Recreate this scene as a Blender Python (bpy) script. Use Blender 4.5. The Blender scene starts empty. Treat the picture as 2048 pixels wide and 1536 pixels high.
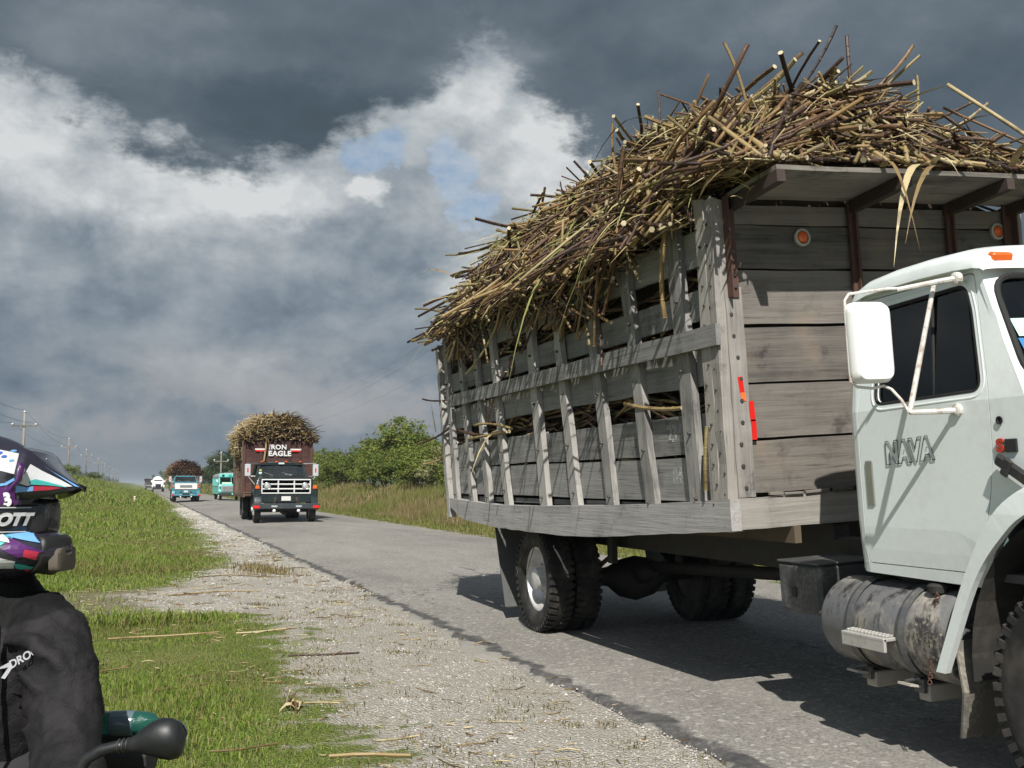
import bpy, bmesh, math, random
import numpy as np
from mathutils import Matrix, Vector, Euler
random.seed(7); RNG = np.random.default_rng(7)
SC = bpy.context.scene
COL = SC.collection
rad = math.radians

# ------------------------------------------------------------------ camera
cam = bpy.data.cameras.new('camera'); camo = bpy.data.objects.new('camera', cam); COL.objects.link(camo)
cam.sensor_width = 36.0; cam.lens = 36.0 * 2200 / 2048; cam.clip_start = 0.05; cam.clip_end = 9000
camo.location = (0, 0, 1.45); camo.rotation_euler = (rad(90 + 5.194), 0, rad(-18.73))
SC.camera = camo

# ------------------------------------------------------------------ world: storm clouds over a blue sky
SUN_DIR = Vector((-0.38, -0.95, 1.0)).normalized()      # towards the sun
SUN_EL = math.asin(SUN_DIR.z); SUN_ROT = math.atan2(SUN_DIR.x, SUN_DIR.y)

class NT:
    """short-hand for building node trees"""
    def __init__(s, tree): s.t = tree; s.n = tree.nodes; s.l = tree.links
    def put(s, sock, v):
        if v is None: return
        if isinstance(v, bpy.types.NodeSocket): s.l.new(v, sock)
        elif isinstance(v, (tuple, list)) and len(v) == 3 and sock.type == 'RGBA': sock.default_value = (*v, 1)
        else: sock.default_value = v
    def m(s, op, a, b=None, c=None, clamp=False):
        n = s.n.new('ShaderNodeMath'); n.operation = op; n.use_clamp = clamp
        for i, v in enumerate((a, b, c)): s.put(n.inputs[i], v)
        return n.outputs[0]
    def vm(s, op, a, b=None, scale=None):
        n = s.n.new('ShaderNodeVectorMath'); n.operation = op
        s.put(n.inputs[0], a); s.put(n.inputs[1], b)
        if scale is not None: s.put(n.inputs[3], scale)
        return n.outputs[0]
    def noise(s, vec, scale, detail=4, rough=0.5, dist=0.0, color=False):
        n = s.n.new('ShaderNodeTexNoise'); s.put(n.inputs['Vector'], vec)
        n.inputs['Scale'].default_value = scale; n.inputs['Detail'].default_value = detail
        n.inputs['Roughness'].default_value = rough; n.inputs['Distortion'].default_value = dist
        return n.outputs['Color' if color else 'Fac']
    def voro(s, vec, scale, feat='F1', out='Distance', rnd=1.0):
        n = s.n.new('ShaderNodeTexVoronoi'); n.feature = feat; s.put(n.inputs['Vector'], vec)
        n.inputs['Scale'].default_value = scale; n.inputs['Randomness'].default_value = rnd
        return n.outputs[out]
    def ss(s, v, a, b, lo=0.0, hi=1.0):
        n = s.n.new('ShaderNodeMapRange'); n.interpolation_type = 'SMOOTHSTEP'
        for i, q in enumerate((v, a, b, lo, hi)): s.put(n.inputs[i], q)
        return n.outputs[0]
    def lin(s, v, a, b, lo=0.0, hi=1.0):
        n = s.n.new('ShaderNodeMapRange')
        for i, q in enumerate((v, a, b, lo, hi)): s.put(n.inputs[i], q)
        return n.outputs[0]
    def mix(s, f, a, b, mode='MIX'):
        n = s.n.new('ShaderNodeMix'); n.data_type = 'RGBA'; n.blend_type = mode; n.clamp_factor = True
        s.put(n.inputs[0], f); s.put(n.inputs[6], a); s.put(n.inputs[7], b)
        return n.outputs[2]
    def ramp(s, v, stops, interp='LINEAR'):
        n = s.n.new('ShaderNodeValToRGB'); s.put(n.inputs[0], v); cr = n.color_ramp; cr.interpolation = interp
        while len(cr.elements) < len(stops): cr.elements.new(0.5)
        for e, (p, c) in zip(cr.elements, stops):
            e.position = p; e.color = (*c, 1) if isinstance(c, (tuple, list)) else (c, c, c, 1)
        return n.outputs[0]
    def map(s, vec, scale=(1, 1, 1), loc=(0, 0, 0), rot=(0, 0, 0)):
        n = s.n.new('ShaderNodeMapping'); s.put(n.inputs[0], vec)
        n.inputs[1].default_value = loc; n.inputs[2].default_value = rot; n.inputs[3].default_value = scale
        return n.outputs[0]
    def xyz(s, v):
        n = s.n.new('ShaderNodeSeparateXYZ'); s.put(n.inputs[0], v); return n.outputs
    def comb(s, x, y, z):
        n = s.n.new('ShaderNodeCombineXYZ')
        for i, q in enumerate((x, y, z)): s.put(n.inputs[i], q)
        return n.outputs[0]

def build_world():
    w = bpy.data.worlds.new('World'); SC.world = w; w.use_nodes = True
    t = NT(w.node_tree); t.n.clear()
    out = t.n.new('ShaderNodeOutputWorld'); bg = t.n.new('ShaderNodeBackground')
    sky = t.n.new('ShaderNodeTexSky'); sky.sky_type = 'NISHITA'; sky.sun_disc = False
    sky.sun_elevation = SUN_EL; sky.sun_rotation = SUN_ROT; sky.air_density = 1.0; sky.dust_density = 1.0
    tc = t.n.new('ShaderNodeTexCoord'); d = t.vm('NORMALIZE', tc.outputs['Generated'])
    x, y, z = t.xyz(d)
    az0 = t.m('MULTIPLY', t.m('ARCTAN2', x, y), 57.2958)
    el0 = t.m('MULTIPLY', t.m('ARCSINE', z), 57.2958)
    ds = t.map(d, scale=(1, 1, 1.7))
    w1 = t.xyz(t.noise(ds, 9.0, 9, 0.68, color=True))
    w2 = t.xyz(t.noise(ds, 3.2, 3, 0.5, color=True))
    def warp(c, i, a1, a2):
        return t.m('ADD', c, t.m('ADD', t.m('MULTIPLY', t.m('SUBTRACT', w1[i], 0.5), a1), t.m('MULTIPLY', t.m('SUBTRACT', w2[i], 0.5), a2)))
    az = warp(az0, 0, 6.0, 3.0); el = warp(el0, 1, 5.0, 2.0)
    azh = warp(az0, 0, 5.0, 1.0); elh = warp(el0, 1, 4.0, 0.7)      # crisper warp for the near cumulus edges
    def blob(a0, e0, ra, re, lo=0.0, hi=0.7, rot=0.0, A=az, E=el):
        da = t.m('SUBTRACT', A, a0); de = t.m('SUBTRACT', E, e0)
        if rot:
            c, s = math.cos(rad(rot)), math.sin(rad(rot))
            da, de = (t.m('ADD', t.m('MULTIPLY', da, c), t.m('MULTIPLY', de, s)), t.m('SUBTRACT', t.m('MULTIPLY', de, c), t.m('MULTIPLY', da, s)))
        q = t.m('ADD', t.m('POWER', t.m('ABSOLUTE', t.m('DIVIDE', da, ra)), 2.0), t.m('POWER', t.m('ABSOLUTE', t.m('DIVIDE', de, re)), 2.0))
        if lo is None: return t.m('SUBTRACT', 1.0, t.m('SQRT', q))
        return t.ss(t.m('SUBTRACT', 1.0, t.m('SQRT', q)), lo, hi)
    def amax(*v):
        r = v[0]
        for q in v[1:]: r = t.m('MAXIMUM', r, q)
        return r
    fb = t.noise(ds, 5.0, 8, 0.58); fb2 = t.noise(t.map(d, scale=(1, 1, 2.6), loc=(3, 1, 0)), 7.0, 8, 0.6)
    fbl = t.noise(t.map(d, scale=(1, 1, 2.2), loc=(7, 2, 5)), 2.6, 4, 0.5)
    # relief: billows lit from above-left, shaded below
    def relief(sc, det, sh, seed):
        q0 = t.map(d, scale=(1, 1, 1.5), loc=seed); q1 = t.map(d, scale=(1, 1, 1.5), loc=(seed[0] - sh * 0.4, seed[1] - sh * 0.15, seed[2] + sh))
        return t.m('SUBTRACT', t.noise(q0, sc, det, 0.58, 0.25), t.noise(q1, sc, det, 0.58, 0.25))
    rl = t.m('ADD', t.m('MULTIPLY', relief(5.5, 7, 0.050, (2.0, 5.0, 1.0)), 1.15), t.m('MULTIPLY', relief(15.0, 7, 0.020, (9.0, 1.0, 4.0)), 0.75))
    fine = t.noise(t.map(d, scale=(1, 1, 1.3), loc=(4, 4, 4)), 16.0, 9, 0.66)
    # the grey cumulus field
    lum = t.m('ADD', t.lin(fb, 0.3, 0.72, -0.13, 0.15), t.lin(fbl, 0.3, 0.7, -0.06, 0.06))
    vert = t.ramp(t.m('DIVIDE', el, 90.0), [(0.0, 0.40), (0.035, 0.46), (0.065, 0.44), (0.095, 0.45), (0.115, 0.53), (0.15, 0.63), (0.20, 0.62), (0.5, 0.50), (1.0, 0.46)])
    lum = t.m('ADD', t.m('ADD', lum, vert), t.m('MULTIPLY', rl, t.lin(el0, 1.0, 14.0, 0.40, 0.80)))
    lum = t.m('ADD', lum, t.m('MULTIPLY', blob(-1.0, 14.6, 11, 3.4, rot=-4), 0.27))
    lum = t.m('ADD', lum, t.m('MULTIPLY', blob(-8.0, 16.8, 7, 2.4), 0.26))
    lum = t.m('ADD', lum, t.m('MULTIPLY', blob(7.0, 14.6, 6.5, 2.0), 0.22))
    lum = t.m('ADD', lum, t.m('MULTIPLY', blob(11.0, 15.3, 1.2, 0.9, 0, 0.6, A=azh, E=elh), 0.30))
    lum = t.m('ADD', lum, t.m('MULTIPLY', blob(20.3, 16.0, 4.2, 4.0), 0.30))
    lum = t.m('ADD', lum, t.m('MULTIPLY', blob(16.5, 20.0, 2.6, 2.4), 0.20))
    lum = t.m('ADD', lum, t.m('MULTIPLY', blob(16.0, 11.0, 3.5, 2.2), 0.26))
    lum = t.m('ADD', lum, t.m('MULTIPLY', blob(7.0, 4.8, 9.0, 2.4, rot=-3), 0.20))
    lum = t.m('ADD', lum, t.m('MULTIPLY', blob(17.0, 4.0, 9.0, 2.2), 0.16))
    lum = t.m('SUBTRACT', lum, t.m('MULTIPLY', blob(-6.0, 5.6, 7.0, 3.2), 0.10))
    lum = t.m('SUBTRACT', lum, t.m('MULTIPLY', blob(13.5, 12.5, 5.0, 3.0), 0.10))
    grey = t.ramp(lum, [(0.0, (0.075, 0.115, 0.165)), (0.22, (0.135, 0.180, 0.232)), (0.42, (0.225, 0.277, 0.328)), (0.62, (0.36, 0.405, 0.445)), (0.82, (0.54, 0.58, 0.60)), (1.0, (0.72, 0.74, 0.75))])
    # warm tint on the low far clouds
    low = t.m('MULTIPLY', t.ss(el0, 9.0, 3.0), t.ss(lum, 0.32, 0.62))
    grey = t.mix(t.m('MULTIPLY', low, 0.6), grey, (0.37, 0.36, 0.365))
    # haze band right at the horizon
    grey = t.mix(t.ss(el0, 3.2, 0.0, 0.0, 0.55), grey, (0.185, 0.225, 0.265))
    # blue holes
    blue = t.vm('SCALE', sky.outputs[0], scale=0.115)
    blue = t.mix(0.6, blue, (0.25, 0.38, 0.55))
    blue = t.mix(t.ss(t.m('ADD', t.m('MULTIPLY', fb2, 0.6), t.m('MULTIPLY', fine, 0.4)), 0.40, 0.62, 0.0, 0.75), blue, (0.56, 0.61, 0.66))
    hole = amax(blob(11.4, 16.9, 3.4, 1.4, None, rot=12, A=azh, E=elh), blob(15.5, 16.4, 1.3, 2.7, None, A=azh, E=elh), blob(16.3, 14.2, 1.9, 1.6, None, A=azh, E=elh))
    hole = t.ss(t.m('ADD', hole, t.m('MULTIPLY', t.m('SUBTRACT', fine, 0.5), 1.7)), 0.22, 0.58)
    other = t.ss(t.m('MULTIPLY', fbl, 1.0), 0.66, 0.74)
    hole = t.m('MAXIMUM', hole, t.m('MULTIPLY', other, t.m('MULTIPLY', t.ss(el0, 10, 16), t.ss(t.m('ABSOLUTE', t.m('SUBTRACT', az0, 18.0)), 27.0, 34.0))))
    col = t.mix(hole, grey, blue)
    # the dark deck overhead, its lower edge a function of azimuth
    bnd = [(-180, 21), (-60, 20), (-30, 22), (-12, 21.2), (-7, 19.6), (-3, 17.6), (0, 16.4), (4, 15.9), (8, 16.4), (11, 17.8), (13.5, 18.6), (15.0, 20.6), (16.5, 22.4), (18.0, 21.4), (19.6, 19.4), (22, 17.9), (24, 15.2), (26, 10.5), (30, 3.0), (45, 2.0), (60, 8.0), (90, 18), (180, 21)]
    edge = t.m('MULTIPLY', t.ramp(t.lin(az, -180, 180), [((a + 180) / 360, b / 30) for a, b in bnd]), 30.0)
    dk = t.m('SUBTRACT', t.m('ADD', t.m('ADD', el, t.lin(fb2, 0.3, 0.7, -1.2, 1.2)), t.lin(fine, 0.3, 0.7, -0.8, 0.8)), edge)
    deckf = t.ss(dk, -0.5, 1.3)
    dl = t.m('ADD', t.lin(fb, 0.3, 0.7, 0.36, 0.62), t.m('MULTIPLY', blob(-2, 21.5, 9, 2.6), 0.20))
    dl = t.m('ADD', dl, t.m('MULTIPLY', blob(38, 24, 16, 5), 0.16))
    dl = t.m('ADD', dl, t.m('MULTIPLY', blob(17, 21, 4.5, 3), 0.25))
    dl = t.m('SUBTRACT', dl, t.m('MULTIPLY', blob(7.5, 18.2, 7.5, 2.4), 0.24))
    dl = t.m('SUBTRACT', dl, t.m('MULTIPLY', blob(30, 17, 8, 6), 0.16))
    dl = t.m('ADD', dl, t.m('MULTIPLY', rl, 0.35))
    deck = t.ramp(dl, [(0.0, (0.050, 0.072, 0.092)), (0.35, (0.083, 0.117, 0.148)), (0.65, (0.150, 0.188, 0.225)), (1.0, (0.30, 0.34, 0.38))])
    col = t.mix(deckf, col, deck)
    # the cloud deck is open round the sun, behind the viewer
    sv = t.vm('DOT_PRODUCT', d, tuple(SUN_DIR)) if False else None
    dn = t.n.new('ShaderNodeVectorMath'); dn.operation = 'DOT_PRODUCT'; t.put(dn.inputs[0], d); dn.inputs[1].default_value = tuple(SUN_DIR)
    opn = t.ss(t.m('ADD', dn.outputs['Value'], t.lin(fb, 0.3, 0.7, -0.12, 0.12)), 0.45, 0.72)
    col = t.mix(opn, col, t.mix(t.ss(fbl, 0.45, 0.65), blue, (0.62, 0.64, 0.66)))
    # ground-coloured below the horizon
    col = t.mix(t.ss(el0, -0.3, -2.0), col, (0.12, 0.12, 0.09))
    t.put(bg.inputs[0], col); bg.inputs[1].default_value = 0.74
    t.l.new(bg.outputs[0], out.inputs[0])
    w.cycles.sampling_method = 'MANUAL'; w.cycles.sample_map_resolution = 512
build_world()

# ------------------------------------------------------------------ sun
sl = bpy.data.lights.new('sun', 'SUN'); slo = bpy.data.objects.new('sun', sl); COL.objects.link(slo)
sl.energy = 5.0; sl.angle = rad(0.5); sl.color = (1.0, 0.96, 0.895)
slo.rotation_euler = (-SUN_DIR).to_track_quat('-Z', 'Y').to_euler(); slo.location = (0, 0, 40)

# ------------------------------------------------------------------ exposure
SC.render.engine = 'CYCLES'
vs = SC.view_settings; vs.view_transform = 'Standard'; vs.look = 'None'; vs.exposure = 0.35; vs.gamma = 1.0; vs.use_curve_mapping = False
SC.cycles.max_bounces = 6; SC.cycles.diffuse_bounces = 3; SC.cycles.glossy_bounces = 3; SC.cycles.transmission_bounces = 5; SC.cycles.transparent_max_bounces = 12
SC.cycles.use_denoising = True
SC.cycles.caustics_reflective = False; SC.cycles.caustics_refractive = False

# ================================================================== helpers
def newmat(name):
    m = bpy.data.materials.new(name); m.use_nodes = True
    t = NT(m.node_tree); b = m.node_tree.nodes['Principled BSDF']
    return m, t, b
def bump(t, b, h, strength=0.3, dist=0.01):
    n = t.n.new('ShaderNodeBump'); n.inputs['Strength'].default_value = strength; n.inputs['Distance'].default_value = dist
    t.put(n.inputs['Height'], h); t.l.new(n.outputs[0], b.inputs['Normal'])
def tcoord(t, k='Object'):
    return t.n.new('ShaderNodeTexCoord').outputs[k]
def rnd_obj(t): return t.n.new('ShaderNodeObjectInfo').outputs['Random']
def rnd_isl(t): return t.n.new('ShaderNodeNewGeometry').outputs['Random Per Island']

_mc = {}
def paint(name, col, rough=0.4, dirt=0.25, dirtcol=(0.16, 0.13, 0.09), metal=0.0, scale=3.0, spec=0.5, coat=0.0):
    """painted / plain surface with blotchy dirt and fine grain"""
    if name in _mc: return _mc[name]
    m, t, b = newmat(name); c = tcoord(t)
    n = t.noise(c, scale, 8, 0.65); n2 = t.noise(c, scale * 9, 5, 0.6)
    f = t.m('MULTIPLY', t.ss(t.m('ADD', n, t.m('MULTIPLY', t.m('SUBTRACT', n2, 0.5), 0.5)), 0.45, 0.75), dirt, clamp=True)
    t.put(b.inputs['Base Color'], t.mix(f, col, dirtcol))
    t.put(b.inputs['Roughness'], t.lin(n, 0.3, 0.7, max(rough - 0.1, 0.03), min(rough + 0.15, 1)))
    b.inputs['Metallic'].default_value = metal; b.inputs['Specular IOR Level'].default_value = spec
    b.inputs['Coat Weight'].default_value = coat; b.inputs['Coat Roughness'].default_value = 0.08
    bump(t, b, n2, 0.08, 0.004)
    _mc[name] = m; return m
def wood(name, axis=1, dark=(0.075, 0.068, 0.06), light=(0.30, 0.285, 0.26), streak=1.0, rough=0.85, warm=0.0):
    """weathered bare timber, grain along the axis"""
    if name in _mc: return _mc[name]
    m, t, b = newmat(name); c = tcoord(t); r = rnd_obj(t)
    off = t.comb(t.m('MULTIPLY', r, 37.0), t.m('MULTIPLY', r, 91.0), t.m('MULTIPLY', r, 53.0))
    c = t.vm('ADD', c, off)
    sc = [22, 22, 22]; sc[axis] = 0.9
    g = t.noise(t.map(c, scale=tuple(sc)), 1.0, 8, 0.65, 0.6)
    sc2 = [70, 70, 70]; sc2[axis] = 2.2
    g2 = t.noise(t.map(c, scale=tuple(sc2)), 1.0, 6, 0.6)
    bl = t.noise(c, 2.2, 5, 0.6)
    v = t.m('ADD', t.m('MULTIPLY', g, 0.55 * streak), t.m('ADD', t.m('MULTIPLY', g2, 0.3), t.m('MULTIPLY', bl, 0.5)))
    v = t.m('ADD', v, t.lin(r, 0, 1, -0.15, 0.13))
    st = t.noise(t.map(c, scale=(3.1, 3.1, 3.1), loc=(7, 7, 7)), 1.0, 6, 0.7); v = t.m('SUBTRACT', v, t.ss(st, 0.55, 0.72, 0, 0.22))
    col = t.ramp(v, [(0.42, dark), (0.62, tuple((a + q) / 2 for a, q in zip(dark, light))), (0.85, light)])
    # fine saw-cut cracks
    k = t.ss(g2, 0.36, 0.30); col = t.mix(t.m('MULTIPLY', k, 0.7), col, tuple(q * 0.45 for q in dark))
    if warm: col = t.mix(t.m('MULTIPLY', t.ss(bl, 0.5, 0.68), warm), col, (0.25, 0.17, 0.10))
    t.put(b.inputs['Base Color'], col); b.inputs['Roughness'].default_value = rough; b.inputs['Specular IOR Level'].default_value = 0.2
    bump(t, b, t.m('ADD', g, g2), 0.5, 0.006)
    _mc[name] = m; return m
def plain(name, col, rough=0.5, metal=0.0, emit=None, spec=0.5):
    if name in _mc: return _mc[name]
    m, t, b = newmat(name)
    n = t.noise(tcoord(t), 11, 5, 0.6)
    t.put(b.inputs['Base Color'], t.mix(t.lin(n, 0.3, 0.7, 0.0, 0.28), col, tuple(q * 0.55 for q in col)))
    b.inputs['Roughness'].default_value = rough; b.inputs['Metallic'].default_value = metal; b.inputs['Specular IOR Level'].default_value = spec
    _mc[name] = m; return m
def glassmat(name, tint=(0.55, 0.62, 0.62), refl=0.9):
    if name in _mc: return _mc[name]
    m, t, b = newmat(name); t.n.remove(b); out = t.n['Material Output']
    tr = t.n.new('ShaderNodeBsdfTransparent'); tr.inputs[0].default_value = (*tint, 1)
    gl = t.n.new('ShaderNodeBsdfGlossy'); gl.inputs['Roughness'].default_value = 0.04; gl.inputs[0].default_value = (refl, refl, refl, 1)
    fr = t.n.new('ShaderNodeFresnel'); fr.inputs[0].default_value = 1.5
    mx = t.n.new('ShaderNodeMixShader'); t.l.new(fr.outputs[0], mx.inputs[0]); t.l.new(tr.outputs[0], mx.inputs[1]); t.l.new(gl.outputs[0], mx.inputs[2])
    t.l.new(mx.outputs[0], out.inputs[0]); _mc[name] = m; return m

class MB:
    """mesh builder: many simple solids into ONE mesh"""
    def __init__(s): s.v = []; s.f = []; s.mi = []
    def add(s, vs, fs, mi=0):
        o = len(s.v); s.v.extend([tuple(p) for p in vs]); s.f.extend([tuple(i + o for i in f) for f in fs]); s.mi.extend([mi] * len(fs)); return s
    def box(s, c, d, rot=None, b=0.0, mi=0):
        hx, hy, hz = d[0] / 2, d[1] / 2, d[2] / 2; b = min(b, hx * .9, hy * .9, hz * .9)
        if b <= 0:
            vs = [(sx * hx, sy * hy, sz * hz) for sx in (-1, 1) for sy in (-1, 1) for sz in (-1, 1)]
            fs = [(0, 1, 3, 2), (4, 6, 7, 5), (0, 4, 5, 1), (2, 3, 7, 6), (0, 2, 6, 4), (1, 5, 7, 3)]
        else:
            vs = []; ix = {}
            for sx in (-1, 1):
                for sy in (-1, 1):
                    for sz in (-1, 1):
                        for a in range(3):
                            p = [sx * (hx - b), sy * (hy - b), sz * (hz - b)]
                            p[a] = (sx * hx, sy * hy, sz * hz)[a]
                            ix[(sx, sy, sz, a)] = len(vs); vs.append(tuple(p))
            fs = []
            for sg in (-1, 1):
                for a in range(3):
                    o1, o2 = [q for q in range(3) if q != a]
                    cyc = [(-1, -1), (1, -1), (1, 1), (-1, 1)]; face = []
                    for u, w in cyc:
                        k = [0, 0, 0]; k[a] = sg; k[o1] = u; k[o2] = w; face.append(ix[(*k, a)])
                    flip = (sg < 0) ^ (a == 1)
                    fs.append(tuple(reversed(face)) if flip else tuple(face))
            for a in range(3):
                o1, o2 = [q for q in range(3) if q != a]
                for u in (-1, 1):
                    for w in (-1, 1):
                        k0 = [0, 0, 0]; k1 = [0, 0, 0]; k0[a] = -1; k1[a] = 1; k0[o1] = k1[o1] = u; k0[o2] = k1[o2] = w
                        face = [ix[(*k0, o1)], ix[(*k1, o1)], ix[(*k1, o2)], ix[(*k0, o2)]]
                        fs.append(tuple(face))
            for sx in (-1, 1):
                for sy in (-1, 1):
                    for sz in (-1, 1):
                        fs.append((ix[(sx, sy, sz, 0)], ix[(sx, sy, sz, 1)], ix[(sx, sy, sz, 2)]))
        M = (rot.to_4x4() if rot is not None else Matrix())
        cc = Vector(c)
        return s.add([M @ Vector(p) + cc for p in vs], fs, mi)
    def tube(s, pts, r, n=8, caps=True, mi=0, capmi=None, flat=1.0):
        pts = [Vector(p) for p in pts]; k = len(pts)
        rs = r if isinstance(r, (list, tuple)) else [r] * k
        tg = [(pts[min(i + 1, k - 1)] - pts[max(i - 1, 0)]).normalized() for i in range(k)]
        up = Vector((0, 0, 1)) if abs(tg[0].z) < 0.9 else Vector((1, 0, 0))
        a = tg[0].cross(up).normalized(); o = len(s.v)
        for i in range(k):
            a = (a - tg[i] * a.dot(tg[i])).normalized(); bb = tg[i].cross(a)
            for j in range(n):
                th = 2 * math.pi * j / n; s.v.append(tuple(pts[i] + (a * math.cos(th) + bb * math.sin(th) * flat) * rs[i]))
        for i in range(k - 1):
            for j in range(n):
                s.f.append((o + i * n + j, o + i * n + (j + 1) % n, o + (i + 1) * n + (j + 1) % n, o + (i + 1) * n + j)); s.mi.append(mi)
        if caps:
            s.f.append(tuple(o + j for j in reversed(range(n)))); s.f.append(tuple(o + (k - 1) * n + j for j in range(n))); s.mi += [mi if capmi is None else capmi] * 2
        return s
    def lathe(s, prof, c=(0, 0, 0), axis='x', n=24, mi=0, closed=False):
        """prof: list of (along, radius)"""
        o = len(s.v); c = Vector(c)
        for (h, r) in prof:
            for j in range(n):
                th = 2 * math.pi * j / n; q = (r * math.cos(th), r * math.sin(th))
                p = {'x': (h, q[0], q[1]), 'y': (q[1], h, q[0]), 'z': (q[0], q[1], h)}[axis]
                s.v.append(tuple(c + Vector(p)))
        k = len(prof)
        for i in range(k if closed else k - 1):
            for j in range(n):
                i2 = (i + 1) % k
                s.f.append((o + i * n + j, o + i2 * n + j, o + i2 * n + (j + 1) % n, o + i * n + (j + 1) % n)); s.mi.append(mi)
        if not closed:
            if prof[0][1] > 1e-6: s.f.append(tuple(o + j for j in range(n))); s.mi.append(mi)
            if prof[-1][1] > 1e-6: s.f.append(tuple(o + (k - 1) * n + j for j in reversed(range(n)))); s.mi.append(mi)
        return s
    def loft(s, secs, closed=True, caps=True, mi=0):
        n = len(secs[0]); o = len(s.v)
        for q in secs: s.v.extend([tuple(p) for p in q])
        for i in range(len(secs) - 1):
            for j in range(n if closed else n - 1):
                s.f.append((o + i * n + j, o + i * n + (j + 1) % n, o + (i + 1) * n + (j + 1) % n, o + (i + 1) * n + j)); s.mi.append(mi)
        if caps and closed:
            s.f.append(tuple(o + j for j in reversed(range(n)))); s.f.append(tuple(o + (len(secs) - 1) * n + j for j in range(n))); s.mi += [mi, mi]
        return s
    def plank(s, p0, p1, wdir, width, thick, seg=6, jit=0.004, mi=0, wf=None, jag=0.0):
        """board from p0 to p1 (centre line), width along wdir, slightly warped"""
        p0, p1 = Vector(p0), Vector(p1); d = (p1 - p0); L = d.length; d = d / L
        w = Vector(wdir); w = (w - d * w.dot(d)).normalized(); nn = d.cross(w); secs = []
        for i in range(seg + 1):
            u = i / seg; c = p0 + d * (L * u)
            if jag and i in (0, seg): pass
            j = lambda: random.uniform(-jit, jit)
            lo, hi = wf(u) if wf else (-width / 2, width / 2)
            lo += j(); hi += j(); o = nn * j() * 1.2
            e = [d * random.uniform(-jag, jag) if (jag and i in (0, seg)) else Vector() for _ in range(4)]
            h = thick / 2
            secs.append([c + w * lo - nn * h + o + e[0], c + w * hi - nn * h + o + e[1], c + w * hi + nn * h + o + e[2], c + w * lo + nn * h + o + e[3]])
        return s.loft(secs, mi=mi)
    def mesh(s, name, smooth=False):
        me = bpy.data.meshes.new(name); me.from_pydata(s.v, [], s.f); 
        me.polygons.foreach_set('material_index', s.mi); me.update()
        bm = bmesh.new(); bm.from_mesh(me); bmesh.ops.recalc_face_normals(bm, faces=bm.faces); bm.to_mesh(me); bm.free()
        if smooth is True: me.polygons.foreach_set('use_smooth', [True] * len(me.polygons))
        elif smooth: me.shade_smooth() if False else smooth_by_angle(me, smooth)
        return me
    def build(s, name, mats, parent=None, smooth=False, mw=None, label=None):
        return link(name, s.mesh(name, smooth), mats, parent, mw, label)
def smooth_by_angle(me, ang):
    me.polygons.foreach_set('use_smooth', [True] * len(me.polygons))
    bm = bmesh.new(); bm.from_mesh(me)
    for e in bm.edges:
        if len(e.link_faces) == 2 and e.calc_face_angle(0) > rad(ang): e.smooth = False
    bm.to_mesh(me); bm.free()
def link(name, me, mats, parent=None, mw=None, label=None):
    o = bpy.data.objects.new(name, me); COL.objects.link(o)
    if mats is not None:
        me.materials.clear()
        for m in (mats if isinstance(mats, (list, tuple)) else [mats]): me.materials.append(m)
    if parent is not None: o.parent = parent
    if mw is not None: o.matrix_local = mw
    if label: o['label'] = label
    return o
def stuff(o): o['kind'] = 'stuff'; return o
def tag(o, label, cat, group=None):
    o['label'] = label; o['category'] = cat
    if group: o['group'] = group
    return o
def thing(name, label, cat, loc=(0, 0, 0), rz=0.0, group=None):
    o = bpy.data.objects.new(name, None); COL.objects.link(o); o.empty_display_size = 0.3
    o.location = loc; o.rotation_euler = (0, 0, rz); return tag(o, label, cat, group)
def copytree(o, parent=None):
    c = o.copy(); COL.objects.link(c); c.parent = parent
    for ch in list(o.children): copytree(ch, c)
    return c
def rawmesh(name, v, f, smooth=False, mi=None):
    """fast mesh from numpy: v (n,3), f (m,k) with k = 3 or 4"""
    me = bpy.data.meshes.new(name); v = np.ascontiguousarray(v, np.float32); f = np.ascontiguousarray(f, np.int32)
    me.vertices.add(len(v)); me.vertices.foreach_set('co', v.ravel())
    k = f.shape[1]; me.loops.add(f.size); me.loops.foreach_set('vertex_index', f.ravel())
    me.polygons.add(len(f)); me.polygons.foreach_set('loop_start', np.arange(0, f.size, k, dtype=np.int32))
    me.polygons.foreach_set('loop_total', np.full(len(f), k, np.int32))
    if mi is not None: me.polygons.foreach_set('material_index', np.ascontiguousarray(mi, np.int32))
    if smooth: me.polygons.foreach_set('use_smooth', np.ones(len(f), bool))
    me.update(calc_edges=True); return me
def fillpanel(outer, holes, fmap, thick, cuts=(), tdir=None):
    """flat polygon with holes in (a,b), cut along given lines, mapped to 3D by fmap(a,b)->Vector, given a thickness along tdir"""
    bm = bmesh.new(); edges = []
    for loop in [outer] + list(holes):
        vs = [bm.verts.new((a, b, 0)) for a, b in loop]
        for i in range(len(vs)): edges.append(bm.edges.new((vs[i], vs[(i + 1) % len(vs)])))
    bmesh.ops.triangle_fill(bm, use_beauty=True, edges=edges)
    for ax, val in cuts:
        no = (1, 0, 0) if ax == 0 else (0, 1, 0); co = (val, 0, 0) if ax == 0 else (0, val, 0)
        bmesh.ops.bisect_plane(bm, geom=bm.verts[:] + bm.edges[:] + bm.faces[:], plane_co=co, plane_no=no)
    for v in bm.verts: v.co = fmap(v.co.x, v.co.y)
    if thick:
        r = bmesh.ops.extrude_face_region(bm, geom=bm.faces[:])
        td = Vector(tdir)
        for v in [g for g in r['geom'] if isinstance(g, bmesh.types.BMVert)]: v.co += td * thick
    bmesh.ops.recalc_face_normals(bm, faces=bm.faces)
    me = bpy.data.meshes.new('panel'); bm.to_mesh(me); bm.free(); return me
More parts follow.
